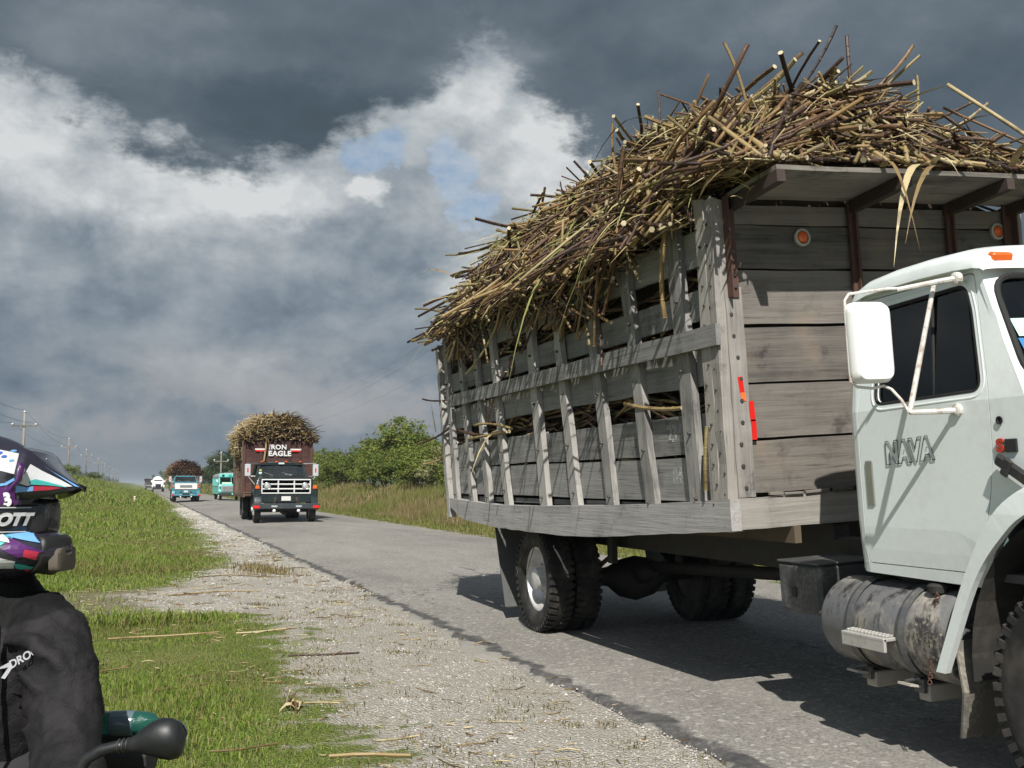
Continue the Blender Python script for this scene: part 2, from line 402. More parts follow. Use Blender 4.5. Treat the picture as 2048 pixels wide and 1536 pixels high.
def roundpoly(pts, r, n=4):
    """round the corners of a polygon"""
    out = []; k = len(pts)
    for i in range(k):
        p0, p, p1 = (Vector(pts[i - 1]), Vector(pts[i]), Vector(pts[(i + 1) % k]))
        a = (p0 - p); b = (p1 - p); rr = min(r if not isinstance(r, (list, tuple)) else r[i], a.length * .49, b.length * .49)
        if rr <= 1e-5: out.append(tuple(p)); continue
        q0 = p + a.normalized() * rr; q1 = p + b.normalized() * rr
        for j in range(n + 1):
            u = j / n; out.append(tuple(q0 * (1 - u) ** 2 + p * 2 * u * (1 - u) + q1 * u * u))
    return out
def text(name, body, size, mat, parent, right, up, at, mw=None, extrude=0.0015, bevel=0.0, outline=False, shear=0.0, sx=1.0, align='CENTER', spacing=1.0, offset=0.0):
    cu = bpy.data.curves.new(name, 'FONT'); cu.body = body; cu.size = size; cu.align_x = align; cu.align_y = 'CENTER'
    cu.shear = shear; cu.space_character = spacing; cu.offset = offset
    if outline: cu.fill_mode = 'NONE'; cu.bevel_depth = bevel; cu.bevel_resolution = 0; cu.resolution_u = 4
    else: cu.extrude = extrude; cu.resolution_u = 4
    tmp = bpy.data.objects.new('tmp', cu); COL.objects.link(tmp)
    dg = bpy.context.evaluated_depsgraph_get(); me = bpy.data.meshes.new_from_object(tmp.evaluated_get(dg))
    bpy.data.objects.remove(tmp); bpy.data.curves.remove(cu)
    r = Vector(right).normalized(); u = Vector(up).normalized(); n = r.cross(u)
    T = Matrix((r * sx, u, n)).transposed().to_4x4(); T.translation = Vector(at)
    me.transform(T)
    return link(name, me, mat, parent, mw)
def sstep(x, a, b):
    t = np.clip((x - a) / (b - a), 0, 1); return t * t * (3 - 2 * t)

# ================================================================== terrain
_tab = np.random.default_rng(3).random((256, 256))
def vnoise(x, y, s):
    """smooth value noise in 0..1"""
    x = np.asarray(x, float) / s; y = np.asarray(y, float) / s
    xi = np.floor(x).astype(int); yi = np.floor(y).astype(int); fx = x - xi; fy = y - yi
    fx = fx * fx * (3 - 2 * fx); fy = fy * fy * (3 - 2 * fy)
    T = lambda i, j: _tab[i % 256, j % 256]
    return (T(xi, yi) * (1 - fx) + T(xi + 1, yi) * fx) * (1 - fy) + (T(xi, yi + 1) * (1 - fx) + T(xi + 1, yi + 1) * fx) * fy
_gy = np.array([-60, 0, 5.7, 6.5, 7.6, 8.7, 10, 11.6, 12.6, 13.4, 15.6, 16.4, 18.4, 23.5, 36, 80, 200, 600, 4000])
_gx = np.array([1.1, 1.15, 1.17, 1.18, 1.2, 1.07, 1.22, 1.5, 1.2, 0.2, 0.0, 0.45, 1.07, 1.55, 1.77, 2.2, 2.75, 2.8, 2.8])
def gravel_edge(y): return np.interp(y, _gy, _gx)
def track(x, y):
    """1 on the dirt track that leaves the road to the left"""
    c = 14.6 + 0.10 * (x - 0.3); hw = 1.75 + 0.5 * sstep(-x, 0.0, 6.0)
    return sstep(hw - np.abs(y - c), -0.5, 0.5) * sstep(1.5 - x, 0.0, 0.6)
def hgt(x, y):
    x = np.asarray(x, float); y = np.asarray(y, float)
    bank = 2.2 * sstep(-x, 1.0, 9.0) * sstep(y, 50, 120) + 0.2 * sstep(-x, 2.0, 10.0) * sstep(y, 16, 45)
    bank += 0.9 * sstep(x, 10.5, 16.0) * sstep(y, 25, 60)
    mic = 0.05 * (vnoise(x, y, 1.3) - 0.5) + 0.03 * (vnoise(x, y, 0.35) - 0.5)
    off = sstep(-(x - 2.7), 0.0, 0.8) + sstep(x, 9.3, 9.9)
    swell = 0.25 * (vnoise(x, y, 9.0) - 0.5) * sstep(np.abs(x - 6), 7, 12)
    z = bank + mic * off + swell * sstep(y, 10, 30)
    z = z - 0.055 * sstep(x, 1.5, 2.9) * sstep(10.4 - x, 0.0, 1.2)
    under = sstep(x, 2.98, 3.25) * sstep(9.2 - x, 0.05, 0.3)
    return z * (1 - under) - 0.09 * under
def lines(segs):
    out = []
    for a, b, st in segs: out += list(np.arange(a, b - 1e-6, st))
    out.append(segs[-1][1]); return np.array(out)
gxs = np.concatenate([-np.geomspace(5000, 14, 26), lines([(-13, -5, 0.5), (-5, 3.4, 0.1), (3.4, 9.0, 0.7), (9.0, 12, 0.2), (12, 26, 1.0)]), np.geomspace(28, 5000, 26)])
gys = np.concatenate([-np.geomspace(5000, 6, 20), lines([(-5, 2, 0.5), (2, 18, 0.1), (18, 40, 0.3), (40, 130, 1.5)]), np.geomspace(132, 8000, 40)])
GX, GY = np.meshgrid(gxs, gys); GZ = hgt(GX, GY)
nx, ny = len(gxs), len(gys)
idx = np.arange(nx * ny).reshape(ny, nx)
F = np.stack([idx[:-1, :-1], idx[:-1, 1:], idx[1:, 1:], idx[1:, :-1]], -1).reshape(-1, 4)
gme = rawmesh('ground', np.stack([GX, GY, GZ], -1).reshape(-1, 3), F, smooth=True)
def gravel_sd(x, y):
    """signed distance-ish: > 0 on gravel"""
    left = x - gravel_edge(y); right = (9.5 - x)
    return np.where(x < 6, left, right)
at = gme.attributes.new('gravel', 'FLOAT', 'POINT'); at.data.foreach_set('value', np.clip(gravel_sd(GX, GY), -5, 5).astype(np.float32).ravel())
at = gme.attributes.new('track', 'FLOAT', 'POINT'); at.data.foreach_set('value', track(GX, GY).astype(np.float32).ravel())

def mat_ground():
    m, t, b = newmat('ground_soil_and_gravel')
    g = t.n.new('ShaderNodeNewGeometry').outputs['Position']
    def attr(n):
        q = t.n.new('ShaderNodeAttribute'); q.attribute_name = n; return q.outputs['Fac']
    gr, tr = attr('gravel'), attr('track')
    n1 = t.noise(g, 1.6, 6, 0.6); n2 = t.noise(g, 7.0, 6, 0.65); n3 = t.noise(g, 60, 4, 0.6)
    sd = t.m('ADD', gr, t.m('ADD', t.lin(n1, 0.3, 0.7, -0.7, 0.7), t.lin(n2, 0.3, 0.7, -0.35, 0.35)))
    fg = t.ss(sd, -0.25, 0.35)
    ft = t.m('MULTIPLY', tr, t.ss(t.m('ADD', n2, t.m('MULTIPLY', gr, 0.1)), 0.2, 0.55))
    stone = t.voro(g, 55, out='Color'); sv = t.xyz(stone)[0]
    vd = t.voro(g, 55)
    grav = t.ramp(t.m('ADD', t.m('MULTIPLY', sv, 0.55), t.m('MULTIPLY', n2, 0.5)), [(0.15, (0.37, 0.345, 0.298)), (0.5, (0.53, 0.502, 0.446)), (0.9, (0.65, 0.625, 0.57))])
    grav = t.mix(t.ss(vd, 0.009, 0.018, 0.0, 0.45), grav, (0.30, 0.27, 0.22))
    grav = t.mix(t.ss(t.m('ADD', t.m('MULTIPLY', n2, 0.7), t.m('MULTIPLY', n1, 0.3)), 0.52, 0.66, 0.0, 0.75), grav, (0.27, 0.225, 0.14))
    soil = t.ramp(t.m('ADD', t.m('MULTIPLY', n1, 0.6), t.m('MULTIPLY', n3, 0.4)), [(0.3, (0.095, 0.125, 0.028)), (0.5, (0.155, 0.185, 0.048)), (0.7, (0.24, 0.21, 0.10))])
    far = t.n.new('ShaderNodeNewGeometry')
    dirt = t.mix(t.ss(n2, 0.35, 0.65), (0.30, 0.26, 0.185), (0.19, 0.165, 0.10))
    c = t.mix(ft, soil, dirt); c = t.mix(fg, c, grav)
    t.put(b.inputs['Base Color'], c); b.inputs['Roughness'].default_value = 0.95; b.inputs['Specular IOR Level'].default_value = 0.15
    bump(t, b, t.m('ADD', n3, t.m('MULTIPLY', t.m('SUBTRACT', 0.03, vd), 20.0)), 0.6, 0.012)
    return m
go = link('ground', gme, mat_ground()); go['kind'] = 'structure'

# ------------------------------------------------------------------ road
def road_z(x):
    u = (np.asarray(x, float) - 6.05) / 3.15
    return 0.05 - 0.085 * np.clip(u * u, 0, 1.4)
rys = np.concatenate([lines([(-40, 2, 1.5), (2, 20, 0.12), (20, 60, 0.5), (60, 160, 3.0)]), np.geomspace(165, 5000, 40)])
rows = []
for y in rys:
    jag = (vnoise(y, 0.0, 0.55) - 0.5) * 0.20 + (vnoise(y, 5.0, 2.3) - 0.5) * 0.28 + (vnoise(y, 9.0, 0.21) - 0.5) * 0.05
    x0 = 2.98 + jag; x1 = 9.18 + (vnoise(y, 20.0, 1.1) - 0.5) * 0.3
    xs = np.concatenate([[x0 - 0.03, x0], np.linspace(x0 + 0.06, x1 - 0.06, 22), [x1, x1 + 0.03]])
    zs = road_z(xs) + 0.012 * (vnoise(xs, y, 2.2) - 0.5); zs[0] = zs[-1] = -0.12; zs[1] -= 0.012
    rows.append(np.stack([xs, np.full_like(xs, y), zs], -1))
RV = np.stack(rows); k = RV.shape[1]; idx = np.arange(RV.shape[0] * k).reshape(-1, k)
F = np.stack([idx[:-1, :-1], idx[:-1, 1:], idx[1:, 1:], idx[1:, :-1]], -1).reshape(-1, 4)
rme = rawmesh('road', RV.reshape(-1, 3), F, smooth=True)
def mat_road():
    m, t, b = newmat('weathered_asphalt'); g = t.n.new('ShaderNodeNewGeometry').outputs['Position']
    x, y, z = t.xyz(g)
    n1 = t.noise(t.map(g, scale=(1, 0.35, 1)), 0.9, 6, 0.6); n2 = t.noise(g, 9, 6, 0.6); n3 = t.noise(g, 130, 3, 0.6)
    ag = t.xyz(t.voro(g, 75, out='Color'))[1]; ag2 = t.xyz(t.voro(g, 34, out='Color'))[0]
    big = t.noise(t.map(g, scale=(1, 0.3, 1), loc=(5, 5, 0)), 0.35, 5, 0.6); v = t.m('ADD', t.lin(big, 0.35, 0.65, -0.10, 0.10), t.m('ADD', t.m('MULTIPLY', ag, 0.36), t.m('ADD', t.m('MULTIPLY', n2, 0.35), t.m('MULTIPLY', n1, 0.45))))
    col = t.ramp(v, [(0.30, (0.11, 0.104, 0.093)), (0.55, (0.20, 0.189, 0.170)), (0.85, (0.31, 0.294, 0.265))])
    col = t.mix(t.ss(ag2, 0.88, 0.97, 0, 0.75), col, (0.40, 0.385, 0.35))
    # dark bitumen edge strip and the tyre-polished tracks (wear that runs along the road)
    e = t.m('ADD', x, t.m('ADD', t.lin(n1, 0.3, 0.7, -0.06, 0.06), t.lin(t.noise(t.map(g, scale=(1, 1, 0)), 2.6, 5, 0.6), 0.3, 0.7, -0.09, 0.09)))
    strip = t.m('MULTIPLY', t.ss(e, 2.99, 3.03), t.ss(e, 3.17, 3.11))
    col = t.mix(t.m('MULTIPLY', strip, t.lin(n2, 0.3, 0.65, 0.55, 1.0)), col, (0.048, 0.048, 0.05))
    out = t.ss(e, 3.03, 2.94)
    col = t.mix(t.m('MULTIPLY', out, 0.75), col, (0.27, 0.255, 0.225))
    for cx_, wd in ((4.1, 0.38), (6.0, 0.38), (7.0, 0.4), (8.6, 0.4)):
        f = t.ss(t.m('ABSOLUTE', t.m('SUBTRACT', t.m('ADD', x, t.lin(n1, 0.3, 0.7, -.2, .2)), cx_)), wd, 0.05, 0, 0.28)
        col = t.mix(f, col, (0.235, 0.222, 0.20))
    # cracks
    cr = t.voro(t.vm('ADD', t.map(g, scale=(1, 0.45, 1)), t.vm('SCALE', t.noise(g, 2.5, 4, 0.6, color=True), scale=0.7)), 0.55, feat='DISTANCE_TO_EDGE')
    ck = t.m('MULTIPLY', t.ss(cr, 0.008, 0.002), t.ss(n1, 0.52, 0.62))
    col = t.mix(t.m('MULTIPLY', ck, 0.7), col, (0.04, 0.04, 0.04))
    t.put(b.inputs['Base Color'], col); b.inputs['Roughness'].default_value = 0.86; b.inputs['Specular IOR Level'].default_value = 0.25
    bump(t, b, t.m('SUBTRACT', t.m('ADD', t.m('MULTIPLY', ag, 0.5), n3), t.m('MULTIPLY', ck, 2)), 0.45, 0.008)
    return m
ro = link('road', rme, mat_road()); ro['kind'] = 'structure'

# ------------------------------------------------------------------ loose stones on the shoulder
def stones():
    n = 75000; r = np.random.default_rng(5)
    y = 3.2 + 70 * r.random(n * 3) ** 2.6; x = -2.5 + 5.6 * r.random(n * 3)
    sd = gravel_sd(x, y) + (vnoise(x, y, 0.6) - 0.5) * 1.1
    keep = (r.random(n * 3) < sstep(sd, -0.3, 0.5) * (0.25 + 0.75 * (vnoise(x, y, 0.45) > 0.42))) | ((track(x, y) > 0.5) & (r.random(n * 3) < 0.10))
    x, y = x[keep][:n], y[keep][:n]; k = len(x)
    s = (0.0022 + 0.0065 * r.random(k) ** 2.6) * (1 + 0.06 * y); s[r.random(k) < 0.004] *= 2.2
    base = np.array([(1, 0, 0), (0.3, .95, 0), (-.85, .55, 0), (-.8, -.6, 0), (0.35, -.9, 0), (0.1, 0.05, 0.8), (.5, .2, .55)], float)
    fc = np.array([(0, 1, 6), (1, 5, 6), (1, 2, 5), (2, 3, 5), (3, 4, 5), (4, 6, 5), (4, 0, 6)])
    a = r.random(k) * 6.283; c, sn = np.cos(a), np.sin(a)
    B = base[None] * (0.7 + 0.6 * r.random((k, 7, 3))); B[:, :, 2] *= 0.8
    X = (B[:, :, 0] * c[:, None] - B[:, :, 1] * sn[:, None]) * s[:, None] + x[:, None]
    Y = (B[:, :, 0] * sn[:, None] + B[:, :, 1] * c[:, None]) * s[:, None] + y[:, None]
    Z = B[:, :, 2] * s[:, None] + np.maximum(hgt(x, y), np.where(x > 2.95, road_z(x) - 0.02, -9))[:, None] - 0.002
    V = np.stack([X, Y, Z], -1).reshape(-1, 3); Fc = (fc[None] + 7 * np.arange(k)[:, None, None]).reshape(-1, 3)
    m, t, b = newmat('limestone_chips'); q = rnd_isl(t)
    t.put(b.inputs['Base Color'], t.ramp(q, [(0, (0.26, 0.235, 0.19)), (0.3, (0.38, 0.355, 0.31)), (0.8, (0.48, 0.455, 0.41)), (1, (0.56, 0.54, 0.50))])); b.inputs['Roughness'].default_value = 0.95
    o = link('gravel', rawmesh('gravel', V, Fc), m); o['kind'] = 'stuff'; tag(o, 'pale crushed limestone scattered along the road shoulder', 'gravel')
stones()

# ------------------------------------------------------------------ grass
def blades(x, y, z, h, w, r, lean=0.55):
    k = len(x); a = r.random(k) * 6.283; b = r.random(k) * 6.283; le = lean * (0.25 + r.random(k))
    ca, sa = np.cos(a) * w / 2, np.sin(a) * w / 2
    dx, dy = np.cos(b) * le * h, np.sin(b) * le * h
    V = np.empty((k, 5, 3))
    V[:, 0] = np.stack([x - ca, y - sa, z - 0.02], -1); V[:, 1] = np.stack([x + ca, y + sa, z - 0.02], -1)
    mx, my, mz = x + dx * 0.32, y + dy * 0.32, z + h * 0.62
    V[:, 2] = np.stack([mx - ca * .8, my - sa * .8, mz], -1); V[:, 3] = np.stack([mx + ca * .8, my + sa * .8, mz], -1)
    V[:, 4] = np.stack([x + dx, y + dy, z + h * (1 - 0.25 * le)], -1)
    f = np.array([(0, 1, 3), (0, 3, 2), (2, 3, 4)])
    return V.reshape(-1, 3), (f[None] + 5 * np.arange(k)[:, None, None]).reshape(-1, 3)
def merge(parts):
    V, Fs, o = [], [], 0
    for v, f in parts: V.append(v); Fs.append(f + o); o += len(v)
    return np.concatenate(V), np.concatenate(Fs)
def mat_grass(name, stops, brown, nb=0.5, sc=0.5):
    m, t, b = newmat(name); g = t.n.new('ShaderNodeNewGeometry'); q = g.outputs['Random Per Island']
    n = t.noise(g.outputs['Position'], sc, 5, 0.6)
    c = t.ramp(q, stops); c = t.mix(t.ss(t.m('ADD', n, t.m('MULTIPLY', t.m('SUBTRACT', q, 0.5), 0.25)), nb, nb + 0.14, 0, 0.9), c, brown)
    t.put(b.inputs['Base Color'], c); b.inputs['Roughness'].default_value = 0.75; b.inputs['Specular IOR Level'].default_value = 0.2
    tl = t.n.new('ShaderNodeBsdfTranslucent'); t.put(tl.inputs[0], c); mx = t.n.new('ShaderNodeMixShader'); mx.inputs[0].default_value = 0.3
    t.l.new(b.outputs[0], mx.inputs[1]); t.l.new(tl.outputs[0], mx.inputs[2]); t.l.new(mx.outputs[0], t.n['Material Output'].inputs[0])
    return m
def left_grass():
    r = np.random.default_rng(11); parts = []
    for (n, y0, y1, x0, pw, h0, h1, w) in ((130000, 2.6, 12.9, -3.0, 1.4, 0.018, 0.075, 0.0048), (95000, 12.0, 30, -6.0, 1.2, 0.03, 0.16, 0.009), (60000, 30, 75, -11, 1.1, 0.06, 0.22, 0.020), (42000, 75, 260, -24, 1.3, 0.2, 0.5, 0.06)):
        y = y0 + (y1 - y0) * r.random(n * 2) ** pw; x = x0 + (2.9 - x0) * r.random(n * 2)
        sd = -gravel_sd(x, y) + (vnoise(x, y, 0.7) - 0.5) * 0.9 + (vnoise(x, y, 0.2) - 0.5) * 0.5
        p = sstep(sd, -0.35, 0.30) * (1 - 0.93 * track(x, y)) * (0.35 + 0.65 * sstep(vnoise(x, y, 0.5), 0.25, 0.6))
        kp = r.random(n * 2) < p; x, y = x[kp][:n], y[kp][:n]; k = len(x)
        lush = sstep(vnoise(x + 40, y, 2.5), 0.3, 0.75); edge = 0.35 + 0.65 * sstep(-gravel_sd(x, y), 0.0, 1.0)
        h = (h0 + (h1 - h0) * r.random(k) ** 1.4) * (0.6 + 0.7 * lush) * edge
        parts.append(blades(x, y, hgt(x, y), h, w * (0.6 + 0.8 * r.random(k)), r, 1.05))
    V, Fc = merge(parts)
    m = mat_grass('verge_grass', [(0, (0.10, 0.165, 0.024)), (0.45, (0.165, 0.245, 0.034)), (0.78, (0.24, 0.30, 0.06)), (0.9, (0.30, 0.29, 0.11)), (1, (0.46, 0.40, 0.22))], (0.235, 0.19, 0.085), 0.50, 0.33)
    o = link('verge_grass', rawmesh('verge_grass', V, Fc), m); o['kind'] = 'stuff'; tag(o, 'short green grass on the left road verge and bank', 'grass')
left_grass()
def right_grass():
    r = np.random.default_rng(12); parts = []; short = []
    for (n, y0, y1, w) in ((30000, 14, 60, 0.018), (26000, 60, 150, 0.045), (9000, 150, 420, 0.12)):
        y = y0 + (y1 - y0) * r.random(n); x = 10.3 + 6.5 * r.random(n) ** 1.3
        edge = sstep(x + (vnoise(x, y, 2.0) - 0.5) * 1.6, 10.4, 11.4)
        h = (0.22 + 0.62 * edge) * (0.45 + 0.55 * r.random(n)) * (0.6 + 0.7 * vnoise(x, y, 3.0))
        parts.append(blades(x, y, hgt(x, y), h, w * (0.6 + 0.8 * r.random(n)), r, 0.35))
        n2 = n // 2; y = y0 + (y1 - y0) * r.random(n2); x = 9.35 + 1.9 * r.random(n2)
        short.append(blades(x, y, hgt(x, y), 0.05 + 0.12 * r.random(n2), w * (0.6 + 0.8 * r.random(n2)), r))
    V, Fc = merge(parts)
    m = mat_grass('tall_roadside_grass', [(0, (0.13, 0.14, 0.035)), (0.4, (0.21, 0.18, 0.07)), (0.75, (0.27, 0.20, 0.11)), (1, (0.36, 0.27, 0.17))], (0.16, 0.20, 0.045), 0.49, 0.16)
    o = link('tall_grass', rawmesh('tall_grass', V, Fc), m); o['kind'] = 'stuff'; tag(o, 'tall reddish brown seeding grass beyond the far road edge', 'grass')
    V, Fc = merge(short)
    m = mat_grass('mown_strip_grass', [(0, (0.10, 0.13, 0.025)), (0.6, (0.17, 0.19, 0.045)), (1, (0.30, 0.27, 0.12))], (0.22, 0.18, 0.08), 0.5, 0.3)
    o = link('mown_grass', rawmesh('mown_grass', V, Fc), m); o['kind'] = 'stuff'; tag(o, 'low yellowish green grass strip along the far road edge', 'grass')
right_grass()

# ================================================================== shared vehicle pieces
def mat_tyre():
    m, t, b = newmat('tyre_rubber'); c = tcoord(t); n = t.noise(c, 6, 6, 0.6)
    t.put(b.inputs['Base Color'], t.mix(t.ss(n, 0.4, 0.7), (0.016, 0.016, 0.016), (0.055, 0.05, 0.044))); b.inputs['Roughness'].default_value = 0.8
    b.inputs['Specular IOR Level'].default_value = 0.3; return m
TYRE = mat_tyre()
CHROME = paint('worn_chrome', (0.62, 0.62, 0.60), 0.22, 0.45, (0.22, 0.18, 0.13), metal=0.9)
STEELW = paint('wheel_silver', (0.58, 0.58, 0.57), 0.35, 0.5, (0.20, 0.17, 0.13), metal=0.35)
CHASSIS = paint('chassis_black', (0.022, 0.021, 0.02), 0.7, 0.5, (0.07, 0.06, 0.045))
RUST = paint('rusty_steel', (0.085, 0.04, 0.028), 0.75, 0.6, (0.03, 0.022, 0.018))
LENS_O = plain('orange_lens', (0.75, 0.13, 0.02), 0.2)
LENS_R = plain('red_lens', (0.62, 0.02, 0.015), 0.25)
RUBBER = paint('black_rubber', (0.02, 0.02, 0.021), 0.6, 0.4, (0.09, 0.08, 0.065))
def tyre_mesh(r, w, lugs=44, n=48):
    mb = MB(); h = w / 2
    prof = [(-h * .62, r * .60), (-h * .86, r * .66), (-h, r * .80), (-h * .95, r * .92), (-h * .78, r * .965), (0, r * .975), (h * .78, r * .965), (h * .95, r * .92), (h, r * .80), (h * .86, r * .66), (h * .62, r * .60)]
    mb.lathe(prof, n=n, closed=True)
    if lugs:
        for i in range(lugs):
            a = 2 * math.pi * i / lugs
            for sd in (-1, 1):
                aa = a + (math.pi / lugs if sd > 0 else 0); M = Matrix.Rotation(aa, 3, 'X')
                mb.box(M @ Vector((sd * h * .62, 0, r * .972)), (h * .62, 2 * math.pi * r / lugs * .58, r * .07), M @ Matrix.Rotation(sd * 0.25, 3, 'Z'))
                mb.box(M @ Vector((sd * h * .93, 0, r * .925)), (h * .16, 2 * math.pi * r / lugs * .5, r * .10), M @ Matrix.Rotation(sd * 0.3, 3, 'Y'))
    return mb.mesh('tyre', 40)
def rim_mesh(r, w, side, dish=0.11, hub=0.07, n=40):
    """side: -1 outer face towards -x"""
    mb = MB(); h = w / 2; R = r * .62
    f = lambda x: side * x
    mb.lathe([(f(-h * .6), R * .96), (f(h * .62), R * .98), (f(h * .66), R * 1.01), (f(h * .62), R * .93), (f(h * .3), R * .88), (f(h - dish * .8), R * .84), (f(h - dish), R * .72), (f(h - dish + .02), R * .45), (f(h - dish + .025), R * .36), (f(h - dish + .02 + hub), R * .33), (f(h - dish + .03 + hub), R * .22), (f(h - dish + .035 + hub), 0.0)], n=n)
    for i in range(8):
        a = 2 * math.pi * i / 8
        mb.lathe([(f(h - dish + .015), .016), (f(h - dish + .045), .016), (f(h - dish + .047), 0)], c=(0, R * .56 * math.cos(a), R * .56 * math.sin(a)), n=6)
    return mb.mesh('wheel', 35)
_wm = {}
def wheel(parent, x, y, z, r, w, side, dish=0.11, hub=0.07, mw=None, rim=None, lugs=44, n=48):
    key = (r, w, side, dish, lugs)
    if key not in _wm: _wm[key] = (tyre_mesh(r, w, lugs, n), rim_mesh(r, w, side, dish, hub, n))
    tm, rm = _wm[key]
    T = (mw or Matrix()) @ Matrix.Translation((x, y, z))
    o = link('wheel', rm if not rm.users else rm.copy() if (rm.materials and rm.materials[0] != (rim or STEELW)) else rm, None, parent, T)
    if not o.data.materials: o.data.materials.append(rim or STEELW)
    elif rim and o.data.materials[0] != rim: o.data.materials[0] = rim
    ty = link('tyre', tm, None, o)
    if not tm.materials: tm.materials.append(TYRE)
    return o

# ================================================================== the near cane truck
TR = thing('cane_truck', 'white cab sugarcane truck with grey slatted timber bed passing close by', 'truck', (4.85, 6.24, 0.0))
ROLL = Matrix.Translation((-1.23, 0, 1.1)) @ Matrix.Rotation(rad(-3.4), 4, 'Y') @ Matrix.Translation((1.23, 0, -1.1))
WROLL = Matrix.Translation((-1.1, 0, 0)) @ Matrix.Rotation(rad(-1.4), 4, 'Y') @ Matrix.Translation((1.1, 0, 0))
W_Y = wood('grey_plank_lengthwise', 1, (0.085, 0.083, 0.08), (0.27, 0.265, 0.255))
W_X = wood('grey_plank_crosswise', 0, (0.058, 0.054, 0.050), (0.205, 0.185, 0.163), 1.0, 0.85, 0.22)
W_Z = wood('grey_stake', 2, (0.14, 0.135, 0.128), (0.40, 0.385, 0.36))
W_S = wood('grey_sill_timber', 1, (0.13, 0.128, 0.122), (0.36, 0.35, 0.335), 1.2)
W_P = wood('corner_post_timber', 2, (0.12, 0.115, 0.108), (0.36, 0.335, 0.305))
BOLT = plain('bolt_head', (0.10, 0.09, 0.085), 0.5, 0.6)

def bed():
    P = lambda mb, n, m, **k: mb.build(n, m, TR, mw=ROLL, **k)
    ys = [-0.04, 0.6, 1.17, 1.9, 2.65, 3.6, 4.74, 5.7, 6.62]
    top = [1.357, 1.328, 1.304, 1.282, 1.268, 1.245, 1.236, 1.256, 1.285]; bot = [1.154, 1.115, 1.083, 1.035, 1.002, .992, .998, 1.03, 1.085]
    for sx in (-1, 1):
        mb = MB(); secs = []
        for i in range(33):
            y = -0.04 + 6.66 * i / 32; tz = np.interp(y, ys, top); bz = np.interp(y, ys, bot) + random.uniform(-.004, .004)
            if i > 30: bz += 0.05 * (i - 30) + random.uniform(0, .02)
            x0, x1 = sx * 1.275, sx * 1.20
            secs.append([(x0, y, bz), (x0, y, tz), (x1, y, tz), (x1, y, bz)])
        mb.loft(secs); P(mb, 'side_sill', W_S, label='warped lowest timber of the bed side, sagging in the middle' if sx < 0 else None)
    sb = [6.40, 5.74, 5.15, 4.49, 3.40, 2.62, 1.86, 1.13, 0.42]; wd = [.14, .14, .14, .15, .17, .16, .16, .17, .19]
    for sx in (-1, 1):
        for i, (y, w) in enumerate(zip(sb, wd)):
            ln = 0.20 + random.uniform(-.04, .08) if i < 8 else 0.14
            zt = 3.20 + random.uniform(-.06, .05); mb = MB()
            f0, f1 = 1.0 + random.uniform(-.1, .15), 0.86 + random.uniform(-.12, .1)
            mb.plank((sx * 1.235, y, 1.22), (sx * 1.235, y + ln, zt), (0, 1, 0), w, 0.05, 8, .004, wf=lambda u: (-w / 2 * (f0 + (f1 - f0) * u), w / 2 * (f0 + (f1 - f0) * u)))
            o = P(mb, 'stake', W_Z)
            if sx < 0:
                bb = MB()
                for z in (1.36, 1.75, 2.22, 2.66):
                    bb.lathe([(-1.285, 0.0), (-1.283, .010), (-1.26, .012)], c=(0, y + ln * (z - 1.22) / 2 + random.uniform(-.02, .02), z + random.uniform(-.05, .05)), n=8)
                stuff(bb.build('bolt', BOLT, o))
        courses = [(1.335, 1.635), (1.652, 1.922), (2.118, 2.36), (2.55, 2.757), (2.925, 3.165)]
        for k, (z0, z1) in enumerate(courses):
            cuts = [0.05, 6.72] if k in (0, 3) else [0.05, 3.45 + random.uniform(-.1, .1), 6.72]
            for a, bq in zip(cuts[:-1], cuts[1:]):
                mb = MB(); dz = random.uniform(-.015, .015)
                mb.plank((sx * 1.19, a + .004, (z0 + z1) / 2 + dz), (sx * 1.19, bq - .004, (z0 + z1) / 2 - dz), (0, 0, 1), z1 - z0, 0.032, 10, .005)
                P(mb, 'side_plank', W_Y)
        mb = MB(); mb.plank((sx * 1.283, -0.05, 2.412), (sx * 1.283, 6.28, 2.434), (0, 0, 1), .135, .035, 12, .004); P(mb, 'side_rail', W_Y)
        # front corner post of the side: two layered boards
        mb = MB(); mb.plank((sx * 1.235, 0.16, 1.30), (sx * 1.235, 0.12, 3.32), (0, 1, 0), .12, .07, 10, .006, jag=.02); P(mb, 'corner_post', W_P)
        mb = MB(); mb.plank((sx * 1.215, 0.045, 1.15), (sx * 1.215, 0.02, 3.30), (0, 1, 0), .10, .10, 10, .005, jag=.015); o = P(mb, 'corner_post', W_P)
        bb = MB()
        for k in range(15):
            bb.lathe([(-1.272, 0.0), (-1.27, .009), (-1.25, .010)], c=(0, 0.04 + random.uniform(-.03, .03), 1.25 + k * .135), n=6)
            bb.lathe([(-1.280, 0.0), (-1.278, .009), (-1.25, .010)], c=(0, 0.14 + random.uniform(-.03, .03), 1.32 + k * .13), n=6)
        if sx < 0: stuff(bb.build('nail_head', BOLT, o))
        # rear corner post
        mb = MB(); mb.plank((sx * 1.225, 6.72, 1.05), (sx * 1.225, 6.92, 3.16), (0, 1, 0), .11, .08, 8, .005); P(mb, 'corner_post', W_Z)
    # chalk numbers on the side planks
    CH = plain('chalk', (0.42, 0.42, 0.41), 0.9)
    for body, y, z, s in (('234', 0.78, 1.80, .17), ('841', 0.74, 1.50, .16), ('A3', 0.26, 1.52, .18)):
        text('chalk_mark', body, s, CH, TR, (0, -1, 0), (0, 0, 1), (-1.208, y, z), ROLL, outline=True, bevel=.003, sx=.9)
    # an iron ring on the upper plank
    mb = MB(); mb.tube([(-1.215, 4.22 + .075 * math.cos(a), 2.64 + .085 * math.sin(a)) for a in np.linspace(0, 6.2832, 25)], .014, 8, caps=False); P(mb, 'tie_ring', RUST)
